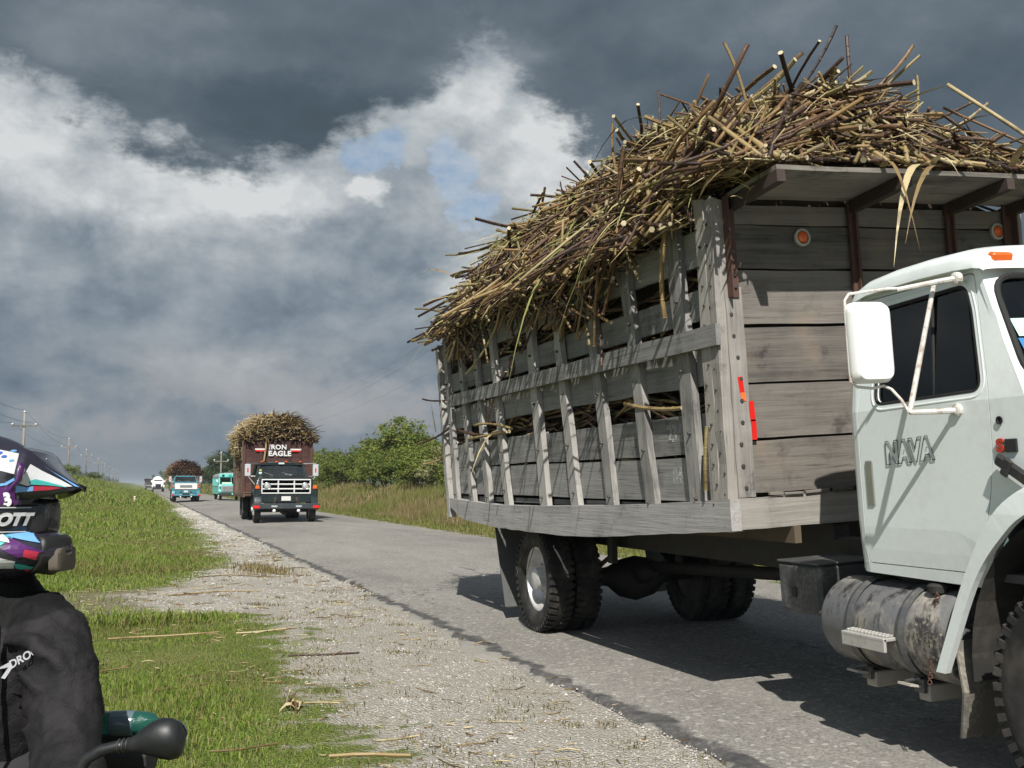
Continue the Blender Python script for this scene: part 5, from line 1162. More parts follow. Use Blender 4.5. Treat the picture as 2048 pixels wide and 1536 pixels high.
def t2_bed():
    BR = wood('brown_painted_board', 0, (.035, .018, .016), (.095, .048, .042)); BRY = wood('brown_side_board', 1, (.06, .04, .03), (.17, .12, .09)); t = T2
    for k in range(6):
        z = 1.12 + .335 * k; mb = MB(); mb.plank((-1.27, 2.90, z + .16), (1.27, 2.90, z + .16), (0, 0, 1), .328, .05, 4, .004); mb.build('headboard_plank', BR, t)
    for x in (-1.29, -.66, -.10, .45, .85, 1.29):
        mb = MB(); mb.plank((x, 2.855, 1.05), (x, 2.855, 3.15), (1, 0, 0), .10, .05, 3, .003); mb.build('headboard_post', BR, t)
    for sx in (-1, 1):
        for i in range(7):
            mb = MB(); mb.plank((sx * 1.31, 2.95 + .68 * i, 1.0), (sx * 1.34, 2.97 + .68 * i, 3.1), (0, 1, 0), .13, .06, 3, .004); mb.build('stake', BRY, t)
        for k in range(5):
            z = 1.2 + .42 * k; mb = MB(); mb.plank((sx * 1.27, 2.93, z), (sx * 1.27, 7.1, z), (0, 0, 1), .36, .03, 4, .004); mb.build('side_plank', BRY, t)
        mb = MB(); mb.box((sx * 1.28, 5.0, 1.0), (.08, 4.4, .16)); mb.build('side_sill', BRY, t)
        mb = MB(); mb.box((sx * .9, 5.95, .55), (.5, .015, .8)); mb.build('mud_flap', RUBBER, t)
        mb = MB(); mb.box((sx * .68, 2.815, 2.78), (.42, .02, .055)); mb.build('white_lamp_bar', plain('pale_strip', (.66, .66, .64), .5), t)
        mb = MB(); mb.box((sx * .68, 2.815, 2.72), (.36, .02, .06)); mb.build('red_lamp_bar', LENS_R, t)
    LW = plain('sign_white', (.62, .62, .60), .7)
    text('headboard_lettering', 'IRON', .25, LW, t, (1, 0, 0), (0, 0, 1), (-.02, 2.805, 2.86), None, extrude=.006, sx=1.05, offset=.010, spacing=1.1)
    text('headboard_lettering', 'EAGLE', .27, LW, t, (1, 0, 0), (0, 0, 1), (.06, 2.805, 2.61), None, extrude=.006, sx=1.05, offset=.012, spacing=1.1)
    for body in [('sticker', plain('pale_green_paper', (.5, .7, .5), .7), (-.80, 1.55, 1.84), (.11, .01, .09)), ('sticker', plain('yellow_paper', (.55, .55, .12), .7), (-.79, 1.63, 1.95), (.09, .01, .06)), ('dash_paper', plain('paper_white', (.6, .65, .6), .8), (.25, 1.60, 1.79), (.26, .06, .03))]:
        mb = MB(); mb.box(body[2], body[3]); mb.build(body[0], body[1], t)
    mb = MB(); mb.box((0, 1.70, 2.205), (.22, .03, .07), b=.02); mb.build('roof_badge', plain('badge_pale', (.55, .62, .62), .4), t)
    mb = MB(); mb.tube([(-.46, 2.80, 3.2), (-.49, 2.76, 2.8), (-.55, 2.74, 2.32)], [.03, .035, .03], 6); mb.build('snagged_cane', STRAW, t)
t2_bed()
far_load('sugarcane_load', 'tan bushy heap of cane spilling over the brown headboard truck', (T2X, T2Y, 0), 2.36, 2.95, 7.1, 3.16, 4.06, 1700, .016, side=420, seed=4, over=.24, lenf=.75)

T3X, T3Y = 3.67, 91.5
TEAL = (.045, .185, .225)
T3 = medium_truck('cane_truck', 'turquoise truck with white grille carrying a dark cane load down the road', (T3X, T3Y, .02), .93, TEAL, 'turquoise_paint', paint('bumper_teal', (.04, .20, .27), .4, .3))
def t3_bed():
    t = T3; BRY = wood('grey_brown_board', 1, (.08, .06, .05), (.2, .16, .13))
    mb = MB(); mb.box((0, .08, 1.337), (1.84, .03, .46)); mb.build('grille_face', paint('white_grille', (.66, .66, .64), .4, .2), t)
    mb = MB(); mb.box((0, .06, 1.337), (1.0, .02, .22)); mb.build('grille_mesh', plain('grey_mesh', (.18, .18, .18), .5), t)
    mb = MB(); mb.box((0, -.07, .66), (.6, .02, .10)); mb.build('bumper_slot', SEAM, t)
    for k in range(5):
        mb = MB(); mb.box((0, 2.9, 1.25 + .26 * k), (2.4, .05, .25)); mb.build('headboard_plank', BRY, t)
    for sx in (-1, 1):
        for k in range(4):
            mb = MB(); mb.box((sx * 1.24, 5.0, 1.25 + .34 * k), (.05, 4.2, .31)); mb.build('side_plank', BRY, t)
    mb = MB(); mb.tube([(-1.2, 2.86, 2.22), (1.2, 2.86, 2.22)], .035, 6); mb.build('headboard_rail', CHROME, t)
t3_bed()
DARKCANE = mat_cane('burnt_cane', [(0, (.02, .011, .008)), (.5, (.05, .022, .015)), (.85, (.09, .042, .024)), (1, (.18, .11, .06))])
far_load('sugarcane_load', 'dark brown rounded cane load on the turquoise truck', (T3X, T3Y, 0), 1.95, 2.75, 6.6, 2.25, 3.10, 1100, .028, cols=DARKCANE, side=200, seed=9, over=.2)

def bus():
    t = thing('bus', 'turquoise bus with grey roof half hidden behind the dark green truck', 'bus', (7.74, 98, .0))
    TB = paint('bus_turquoise', (.16, .56, .50), .35, .2, (.10, .12, .10)); GR = paint('bus_grey', (.26, .28, .28), .45, .3); GL = glassmat('bus_glass', (.30, .36, .36))
    W = 1.08; H = 2.44
    def B(n, m, c, d, b=.02, parent=t): mb = MB(); mb.box(c, d, None, b); return mb.build(n, m, parent, 30)
    mb = MB(); secs = []
    for y, k in ((1.25, .85), (1.32, .97), (1.5, 1), (8.9, 1), (9.0, .95)):
        w = W * (1 if k > .9 else .97)
        secs.append([(-w, y, .55), (-w, y, 1.28)]); 
    # side walls below and above windows, roof shell
    for sx in (-1, 1):
        B('side_panel', TB, (sx * (W - .02), 5.1, .95), (.04, 7.8, .78)); B('side_stripe', GR, (sx * (W + .004), 5.1, 1.25), (.02, 7.7, .08), .004)
        B('side_header', GR, (sx * (W - .03), 5.1, 2.02), (.05, 7.8, .16))
        for i in range(9): B('window_post', TB, (sx * (W - .03), 1.42 + .90 * i, 1.64), (.05, .09, .66), .01)
        for i in range(8): B('window', GL, (sx * (W - .035), 1.87 + .90 * i, 1.64), (.012, .81, .62), .002)
        B('mirror', plain('bus_mirror', (.65, .75, .72), .3), (sx * (W + .12), .95, 1.72), (.16, .05, .22)); B('side_lamp', plain('pale_lens', (.7, .8, .76), .3), (sx * (W - .12), .98, 1.30), (.18, .10, .16), .04)
        B('front_lamp', plain('pale_lens', (.7, .8, .76), .3), (sx * (W - .05), .45, .86), (.14, .08, .14), .04)
        wheel(t, sx * .92, .75, .42, .42, .22, sx, .02, .05, lugs=0, n=24); wheel(t, sx * .92, 6.6, .42, .42, .22, sx, .1, .05, lugs=0, n=24)
    mb = MB(); secs = []
    for y, k, dz in ((1.16, .72, -.10), (1.24, .9, -.03), (1.45, 1, 0), (8.9, 1, 0), (9.02, .85, -.05)):
        secs.append([(-math.copysign(abs(math.cos(a)) ** .7, math.cos(a)) * W * (1 if k > .8 else .96), y, 2.02 + (H - 2.02) * k * math.sin(a) ** .7) for a in np.linspace(0, math.pi, 17)])
    mb.loft(secs, closed=False); mb.build('roof', GR, t, True)
    sign = B('front_cap', TB, (0, 1.20, 2.18), (2 * W - .1, .14, .34), .06)
    for sx in (-1, 1):
        mb = MB(); mb.lathe([(1.08, 0.0), (1.10, .10), (1.14, .12)], c=(sx * .68, 0, 2.18), axis='y', n=14); mb.build('warning_lamp', SEAM, t)
    text('route_sign', 'BUS', .26, plain('sign_teal', (.04, .30, .28), .6), t, (1, 0, 0), (0, 0, 1), (.05, 1.118, 2.18), None, extrude=.006, sx=1.3, offset=.01)
    B('windscreen', GL, (0, 1.24, 1.72), (2 * W - .2, .015, .60), .003); B('windscreen_card', plain('card_pale', (.55, .72, .52), .7), (-.35, 1.22, 1.50), (.85, .01, .20), .002); B('centre_post', TB, (0, 1.225, 1.72), (.05, .03, .62), .004)
    for sx in (-1, 1): B('front_pillar', TB, (sx * (W - .08), 1.24, 1.72), (.14, .08, .66), .02)
    B('cowl', TB, (0, 1.22, 1.12), (2 * W - .06, .12, .62), .03)
    mb = MB(); mb.loft([[(-.86, y, .72), (-.88, y, 1.22), (-.7, y, z), (.7, y, z), (.88, y, 1.22), (.86, y, .72)] for y, z in ((.34, 1.34), (.5, 1.40), (1.2, 1.46))]); mb.build('hood', TB, t, 40)
    g = B('grille', GR, (0, .32, 1.03), (1.72, .06, .52), .02)
    for k in range(4): B('grille_bar', CHROME, (0, .285, .86 + .11 * k), (1.5, .03, .04), .006)
    for sx in (-1, 1):
        mb = MB(); mb.lathe([(.27, 0), (.275, .08), (.30, .10)], c=(sx * .64, 0, 1.06), axis='y', n=14); mb.build('headlight', CHROME, t)
        B('fender', TB, (sx * .95, .78, .78), (.26, .98, .34), .12)
    B('bumper', CHASSIS, (0, .16, .56), (2 * W + .02, .14, .26), .03); B('licence_plate', TB, (.15, .085, .60), (.34, .015, .15), .004); B('floor', CHASSIS, (0, 5.0, .50), (1.9, 8.0, .12), .01)
    B('rear_panel', TB, (0, 8.98, 1.3), (2 * W, .06, 1.6), .03)
    for i in range(6): B('seat', TRIM, (0, 2.6 + 1.0 * i, 1.15), (1.9, .12, .75), .03)
bus()

def mixer():
    t = thing('mixer_truck', 'small white truck with rounded drum and black grille far down the road', 'truck', (3.64, 215, .0))
    WM = paint('far_white', (.80, .80, .79), .4, .06)
    def B(n, m, c, d, b=.03, parent=t): mb = MB(); mb.box(c, d, None, b); return mb.build(n, m, parent, 30)
    B('cab', WM, (0, 1.35, 1.5), (2.0, 1.3, 1.0), .10); mb = MB(); mb.loft([[(-w, y0, z), (w, y0, z), (w, 2.0, z), (-w, 2.0, z)] for z, w, y0 in ((1.95, .98, .72), (2.3, .86, .95), (2.38, .75, 1.05))]); mb.build('cab_roof', WM, t, 30)
    B('windscreen', SEAM, (0, .78, 2.08), (1.5, .12, .24), .02); B('hood', WM, (0, .4, 1.25), (1.75, .9, .8), .12); B('grille', SEAM, (0, -.06, 1.15), (1.0, .06, .62), .04); B('bumper', CHASSIS, (0, -.12, .62), (2.0, .16, .34), .04)
    for sx in (-1, 1):
        B('fender', WM, (sx * .98, .35, 1.0), (.34, .9, .55), .14); B('mirror', WM, (sx * 1.18, .9, 1.95), (.18, .08, .4), .02); B('headlight', CHROME, (sx * .78, -.05, 1.05), (.25, .06, .18), .02)
        wheel(t, sx * .92, .45, .48, .48, .28, sx, .02, .05, lugs=0, n=20); wheel(t, sx * .92, 5.0, .48, .48, .4, sx, .1, .05, lugs=0, n=20)
    mb = MB(); mb.lathe([(2.0, .35), (2.2, .75), (2.9, 1.05), (4.2, 1.08), (5.4, .8), (6.0, .45)], c=(0, 0, 1.82), axis='y', n=26); mb.build('drum', WM, t, True); B('frame', CHASSIS, (0, 3.4, .8), (1.0, 6.0, .25))
mixer()
def dark_truck():
    t = thing('box_truck', 'tiny dark loaded truck farthest down the road beside the white one', 'truck', (2.98, 300, .0))
    G = paint('far_grey', (.17, .18, .19), .5, .2); D = plain('far_dark_load', (.045, .035, .032), .9)
    def B(n, m, c, d, b=.05): mb = MB(); mb.box(c, d, None, b); mb.build(n, m, t, 30)
    B('cab', G, (0, 1.2, 1.25), (2.0, 1.5, .95), .15); B('windscreen', SEAM, (0, .44, 1.5), (1.6, .05, .35)); B('grille', CHROME, (0, .43, 1.0), (1.5, .05, .25)); B('bumper', CHASSIS, (0, .4, .62), (2.1, .14, .25)); B('bed', D, (0, 4.2, 1.75), (2.3, 4.4, 1.3)); 
    mb = MB(); r = random.Random(3)
    for i in range(160): x, y, z = r.uniform(-1.1, 1.1), r.uniform(2.1, 6), r.uniform(2.2, 2.75); mb.tube([(x - .3, y - .2, z), (x + .3, y + .2, z + r.uniform(-.2, .2))], .06, 4)
    stuff(mb.build('load', D, t))
    for sx in (-1, 1): wheel(t, sx * .9, 1.2, .48, .48, .28, sx, .02, .05, lugs=0, n=20); wheel(t, sx * .9, 5.0, .48, .48, .4, sx, .1, .05, lugs=0, n=20)
dark_truck()

# ================================================================== trees and shrubs
def mat_leaf(name, stops, tl=.35):
    m, t, b = newmat(name); g = t.n.new('ShaderNodeNewGeometry'); q = g.outputs['Random Per Island']; ro = rnd_obj(t)
    c = t.ramp(t.m('FRACT', t.m('ADD', q, 0.0)), stops)
    n = t.noise(g.outputs['Position'], .55, 4, .6)
    c = t.mix(t.ss(n, .48, .66, 0, .65), c, (.155, .155, .028)); c = t.mix(t.lin(ro, 0, 1, 0, .35), c, (.04, .075, .018))
    t.put(b.inputs['Base Color'], c); b.inputs['Roughness'].default_value = .6; b.inputs['Specular IOR Level'].default_value = .25
    tr = t.n.new('ShaderNodeBsdfTranslucent'); t.put(tr.inputs[0], c); mx = t.n.new('ShaderNodeMixShader'); mx.inputs[0].default_value = tl
    t.l.new(b.outputs[0], mx.inputs[1]); t.l.new(tr.outputs[0], mx.inputs[2]); t.l.new(mx.outputs[0], t.n['Material Output'].inputs[0]); return m
LEAVES = mat_leaf('scrub_leaves', [(0, (.065, .10, .018)), (.35, (.12, .175, .028)), (.7, (.19, .24, .042)), (.92, (.27, .27, .065)), (1, (.29, .20, .07))])
LEAVES_D = mat_leaf('dark_leaves', [(0, (.018, .035, .012)), (.5, (.035, .062, .018)), (1, (.06, .09, .026))])
LEAVES_P = mat_leaf('pale_leaves', [(0, (.17, .17, .07)), (.5, (.27, .26, .12)), (1, (.38, .36, .19))])
BARK = wood('bark', 2, (.06, .05, .04), (.20, .17, .14)); PALEBARK = wood('dead_pale_bark', 2, (.25, .24, .22), (.55, .53, .49))
def crown_mesh(name, seed, rx, rz, zc, nclump, nleaf, leaf, flat=1.0):
    r = np.random.default_rng(seed); d = unit(r.normal(0, 1, (nclump, 3))); d[:, 2] = np.where(d[:, 2] < -.45, -d[:, 2] * .4, d[:, 2])
    rr = (.35 + .65 * r.random(nclump) ** .45) * (.75 + .5 * r.random(nclump)); cc = d * rr[:, None] * np.array([rx, rx, rz]); cs = (.16 + .22 * r.random(nclump)) * rx
    k = nclump * nleaf; ci = np.repeat(np.arange(nclump), nleaf); ld = unit(r.normal(0, 1, (k, 3))); P = cc[ci] + ld * (cs[ci] * r.random(k) ** .5)[:, None] * np.array([1, 1, .7]); P[:, 2] += zc
    nrm = unit(ld * .7 + np.array([0, 0, .8]) + r.normal(0, .55, (k, 3))); a = unit(np.cross(nrm, r.normal(0, 1, (k, 3)))); b = np.cross(nrm, a); s = leaf * (.6 + .8 * r.random(k))
    V = np.empty((k, 4, 3)); V[:, 0] = P - a * s[:, None]; V[:, 1] = P + b * (s * .42)[:, None]; V[:, 2] = P + a * s[:, None]; V[:, 3] = P - b * (s * .42)[:, None]
    return rawmesh(name, V.reshape(-1, 3), np.arange(4 * k).reshape(-1, 4)), cc + np.array([0, 0, zc])
def trunk_mesh(seed, cl, h, r0):
    rr = random.Random(seed); mb = MB(); top = (rr.uniform(-.25, .25), rr.uniform(-.25, .25), h)
    mb.tube([(0, 0, -.25), (top[0] * .3, top[1] * .4, h * .5), top], [r0, r0 * .75, r0 * .4], 8)
    for i in range(9):
        c = cl[rr.randrange(len(cl))]; u = rr.uniform(.35, 1); p = Vector((top[0] * u * .8, top[1] * u * .8, h * u)); mb.tube([p, (p + Vector(c)) / 2 + Vector((0, 0, -.12)), Vector(c)], [r0 * .38, r0 * .25, r0 * .10], 5)
    return mb.mesh('trunk', True)
kinds = []
for i, (rx, rz, zc, nc, nl, lf, h) in enumerate([(2.1, 1.6, 2.2, 80, 90, .10, 2.2), (2.5, 1.5, 2.1, 90, 90, .10, 2.0), (1.8, 1.9, 2.4, 76, 90, .09, 2.4), (2.2, 1.8, 2.6, 84, 90, .11, 2.6), (1.5, 1.1, 1.1, 56, 80, .08, 1.0), (1.9, 1.2, 1.1, 64, 80, .085, 1.0)]):
    cm, cl = crown_mesh('crown', 100 + i, rx, rz, zc, nc, nl, lf); kinds.append((cm, trunk_mesh(i, cl, h, .11)))
def tree(name, label, cat, kind, x, y, s, rz, leaves, group, bark=BARK, sz=1.0):
    t = thing(name, label, cat, (x, y, float(hgt(x, y)) - .03), rz, group); t.scale = (s, s, s * sz)
    cm, tm = kinds[kind]; c = link('crown', cm, None, t); 
    if not cm.materials: cm.materials.append(LEAVES)
    c.material_slots[0].link = 'OBJECT'; c.material_slots[0].material = leaves
    k = link('trunk', tm, None, t)
    if not tm.materials: tm.materials.append(BARK)
    return t
ORD = ['first', 'second', 'third', 'fourth', 'fifth', 'sixth', 'seventh', 'eighth', 'ninth', 'tenth', 'eleventh', 'twelfth', 'thirteenth', 'fourteenth', 'fifteenth', 'sixteenth', 'seventeenth', 'eighteenth', 'nineteenth', 'twentieth', 'twenty-first', 'twenty-second', 'twenty-third', 'twenty-fourth']
def thicket():
    r = random.Random(5)
    # back row: taller; counted from the dark green truck towards the near truck (far to near)
    ys = [150, 139, 129, 120, 112, 104, 97, 91, 85, 80, 75, 70, 65.5, 61, 57, 53, 49.5, 46, 42.5, 39]
    for i, y in enumerate(ys):
        x = 18.5 + r.uniform(-1.2, 1.6) + (y - 40) * .015; k = [0, 3, 2, 1][i % 4]; s = r.uniform(.84, 1.0) * (1.10 if y > 75 else .86 if y > 56 else .70)
        tree('tree', 'tall bushy tree in the back row of the roadside thicket, %s from its far end' % ORD[i], 'tree', k, x, y, s, r.uniform(0, 6.28), LEAVES if i % 5 else LEAVES_D, 'tall thicket trees beyond the far verge', sz=r.uniform(.9, 1.15))
    ys = [146, 134, 123, 114, 106, 99, 92, 86.5, 81, 76, 71, 66, 61.5, 57, 53, 49, 45.5, 42, 38.5, 35]
    for i, y in enumerate(ys):
        x = 15.6 + r.uniform(-.9, .9) + (y - 40) * .012; k = [4, 5, 0, 1, 5, 4][i % 6]; s = r.uniform(.85, 1.15) * (1.05 if k > 3 else .72)
        lv = LEAVES_P if i == 13 else LEAVES
        tree('shrub', ('pale yellowish feathery shrub at the foot of the roadside thicket' if i == 13 else 'low green shrub edging the roadside thicket, %s from its far end' % ORD[i]), 'shrub', k, x, y, s, r.uniform(0, 6.28), lv, 'low shrubs edging the thicket', sz=r.uniform(.85, 1.1))
    ys = [143, 131, 117, 108, 95, 88, 78, 73, 68, 63, 59, 55, 51, 47, 44, 40.5]
    for i, y in enumerate(ys):
        x = 17.0 + r.uniform(-.5, .5) + (y - 40) * .013; k = [1, 5, 0, 5][i % 4]; s = (.80 if k < 4 else 1.2) * r.uniform(.92, 1.08) * (1.0 if y > 60 else .88)
        tree('tree', 'rounded bush-like tree in the middle row of the roadside thicket, %s from its far end' % ORD[i], 'tree', k, x, y, s, r.uniform(0, 6.28), LEAVES, 'middle row trees of the thicket', sz=r.uniform(.9, 1.1))
    # dead pale trunks
    for i, (x, y, h, lab) in enumerate([(16.2, 57, 3.0, 'bare pale dead trunk leaning among the thicket trees'), (16.4, 45, 2.1, 'short pale dead trunk at the near end of the thicket'), (16.3, 70, 1.9, 'small bleached dead stem in the middle of the thicket')]):
        t = thing('dead_tree', lab, 'dead tree', (x, y, float(hgt(x, y)))); mb = MB(); mb.tube([(0, 0, -.2), (.15, 0, h * .4), (-.05, .1, h * .75), (.12, .1, h)], [.11, .09, .06, .03], 8); mb.build('trunk', PALEBARK, t, True)
        mb = MB(); mb.tube([(.02, .05, h * .6), (.4, 0, h * .85)], [.045, .015], 6); mb.build('branch', PALEBARK, t, True); mb = MB(); mb.tube([(.1, .05, h * .45), (-.35, 0, h * .7)], [.04, .012], 6); mb.build('branch', PALEBARK, t, True)
    # the big dark trees beyond the bus
    for i, (x, y, s, k, lab) in enumerate([(14.6, 196, 1.55, 3, 'big dark spreading tree rising behind the turquoise bus'), (17.3, 185, 1.5, 0, 'dark round tree right behind the big spreading tree by the bus'), (13.9, 235, 1.1, 1, 'smaller dark tree left of the big spreading tree'), (19.2, 172, 1.4, 2, 'dark tree seen between the bus and the dark green truck'), (21, 160, 1.3, 3, 'dark tree just behind the brown headboard truck')]):
        tree('tree', lab, 'tree', k, x, y, s, r.uniform(0, 6), LEAVES_D, 'dark trees beyond the bus')
    for i, (x, y, s, lab) in enumerate([(-5.6, 74, .55, 'small dark green bush on the left bank under the helmet peak'), (-8.5, 150, .9, 'little bush on the skyline of the left bank'), (-7.4, 215, .9, 'distant little bush farther along the left bank')]):
        tree('bush', lab, 'bush', 4 + i % 2, x, y, s, i * 2.0, LEAVES, 'bushes on the left bank', sz=.7)
thicket()
def far_wood():
    r = np.random.default_rng(8); k = 9000; y = 500 + 1500 * r.random(k); x = np.where(r.random(k) < .55, -30 - 700 * r.random(k) ** 1.4, 14 + 26 * r.random(k) + (y - 500) * .35 * r.random(k))
    z = (2 + 7 * r.random(k)) * (.5 + .8 * vnoise(x, y, 60)); s = 1.2 + 2.2 * r.random(k)
    nrm = unit(r.normal(0, 1, (k, 3)) + np.array([0, -1, .6])); a = unit(np.cross(nrm, r.normal(0, 1, (k, 3)))); b = np.cross(nrm, a); P = np.stack([x, y, z], -1)
    V = np.stack([P - a * s[:, None], P + b * s[:, None], P + a * s[:, None], P - b * s[:, None]], 1)
    o = link('distant_wood', rawmesh('wood', V.reshape(-1, 3), np.arange(4 * k).reshape(-1, 4)), LEAVES_D); stuff(o); tag(o, 'thin dark line of woods along the horizon', 'woods')
far_wood()

# ================================================================== poles, wires, post
POLE = wood('pole_timber', 2, (.10, .09, .075), (.27, .25, .22)); INS = plain('insulator', (.62, .66, .68), .25)
def pole(x, y, h, label, group, arm=True):
    z0 = float(hgt(x, y)); t = thing('utility_pole', label, 'utility pole', (x, y, z0), 0, group)
    mb = MB(); mb.tube([(0, 0, -.4), (0, 0, h)], [.15, .10], 10); mb.build('pole', POLE, t, True)
    if arm:
        mb = MB(); mb.box((0, -.12, h - 1.2), (2.1, .10, .13)); a = mb.build('cross_arm', POLE, t)
        for sx in (-1, 1): mb = MB(); mb.lathe([(0, .05), (.05, .10), (.12, .11), (.20, .06), (.22, 0)], c=(sx * .98, -.12, h - 1.13), axis='z', n=10); mb.build('insulator', INS, a, True)
        mb = MB(); mb.lathe([(0, .05), (.08, .13), (.16, .13), (.25, 0)], c=(0, 0, h), axis='z', n=10); mb.build('insulator', INS, t, True)
    return (x, y, z0 + h)
LEFT = []
PO = ['tall utility pole nearest on the left, its base behind the helmet'] + ['utility pole with cross arm on the left bank, %s from the helmet' % q for q in ORD[1:10]]
LEFT.append((-10, 44, float(hgt(-10, 44)) + 7.6))
for i in range(9):
    y = 110 + 66 * i; x = -10 + [0, .2, -.1, .1, 0, 0, 0, 0, 0][i]; z0 = float(hgt(x, y)); LEFT.append(pole(x, y, 7.95 - z0 + [0, .12, .4, .05, -.1, -.1, 0, 0, 0][i], PO[i], 'power line poles on the left bank'))
def wire(pts, off, label, r=.012):
    mb = MB(); P = []
    for (a, b) in zip(pts[:-1], pts[1:]):
        for u in np.linspace(0, 1, 9)[:-1]:
            P.append((a[0] + (b[0] - a[0]) * u + off[0], a[1] + (b[1] - a[1]) * u - .1, a[2] + (b[2] - a[2]) * u + off[1] - 3.2 * u * (1 - u) * ((b[1] - a[1]) / 66)))
    P.append((pts[-1][0] + off[0], pts[-1][1], pts[-1][2] + off[1]))
    mb.tube(P, r, 4); o = mb.build('power_line', plain('wire', (.05, .055, .06), .6)); tag(o, label, 'cable', 'power line wires')
wire(LEFT, (0, .25), 'top wire strung along the left power poles'); wire(LEFT, (-.98, -.92), 'outer wire on the cross arms of the left poles'); wire(LEFT, (.98, -.92), 'road-side wire on the cross arms of the left poles')
RP = [(24, 20, 10.5)]
for i, (x, y, h, lab) in enumerate([(11.6, 168, 5.9, 'thin pole with cross arm standing just left of the brown truck'), (11.8, 224, 5.3, 'far thin bare pole between the turquoise truck and the bus')]): RP.append(pole(x, y, h, lab, 'poles on the right roadside', arm=(i == 0)))
for off, q in (((0, .2), 'top'), ((-.9, -.9), 'left'), ((.9, -.9), 'right')): wire([(13.5, 30, 9.5), (12.2, 100, 7.4), RP[1]], off, '%s faint wire over the thicket towards the thin pole' % q, .0035)
t = thing('marker_post', 'short white marker post in the grass on the left verge', 'post', (-.17, 85, float(hgt(-.17, 85)))); mb = MB(); mb.box((0, 0, .27), (.12, .08, .60), b=.015); mb.build('post', plain('post_white', (.8, .8, .78), .6), t)
mb = MB(); mb.box((0, -.043, .46), (.08, .01, .06)); mb.build('reflector', LENS_R, t)

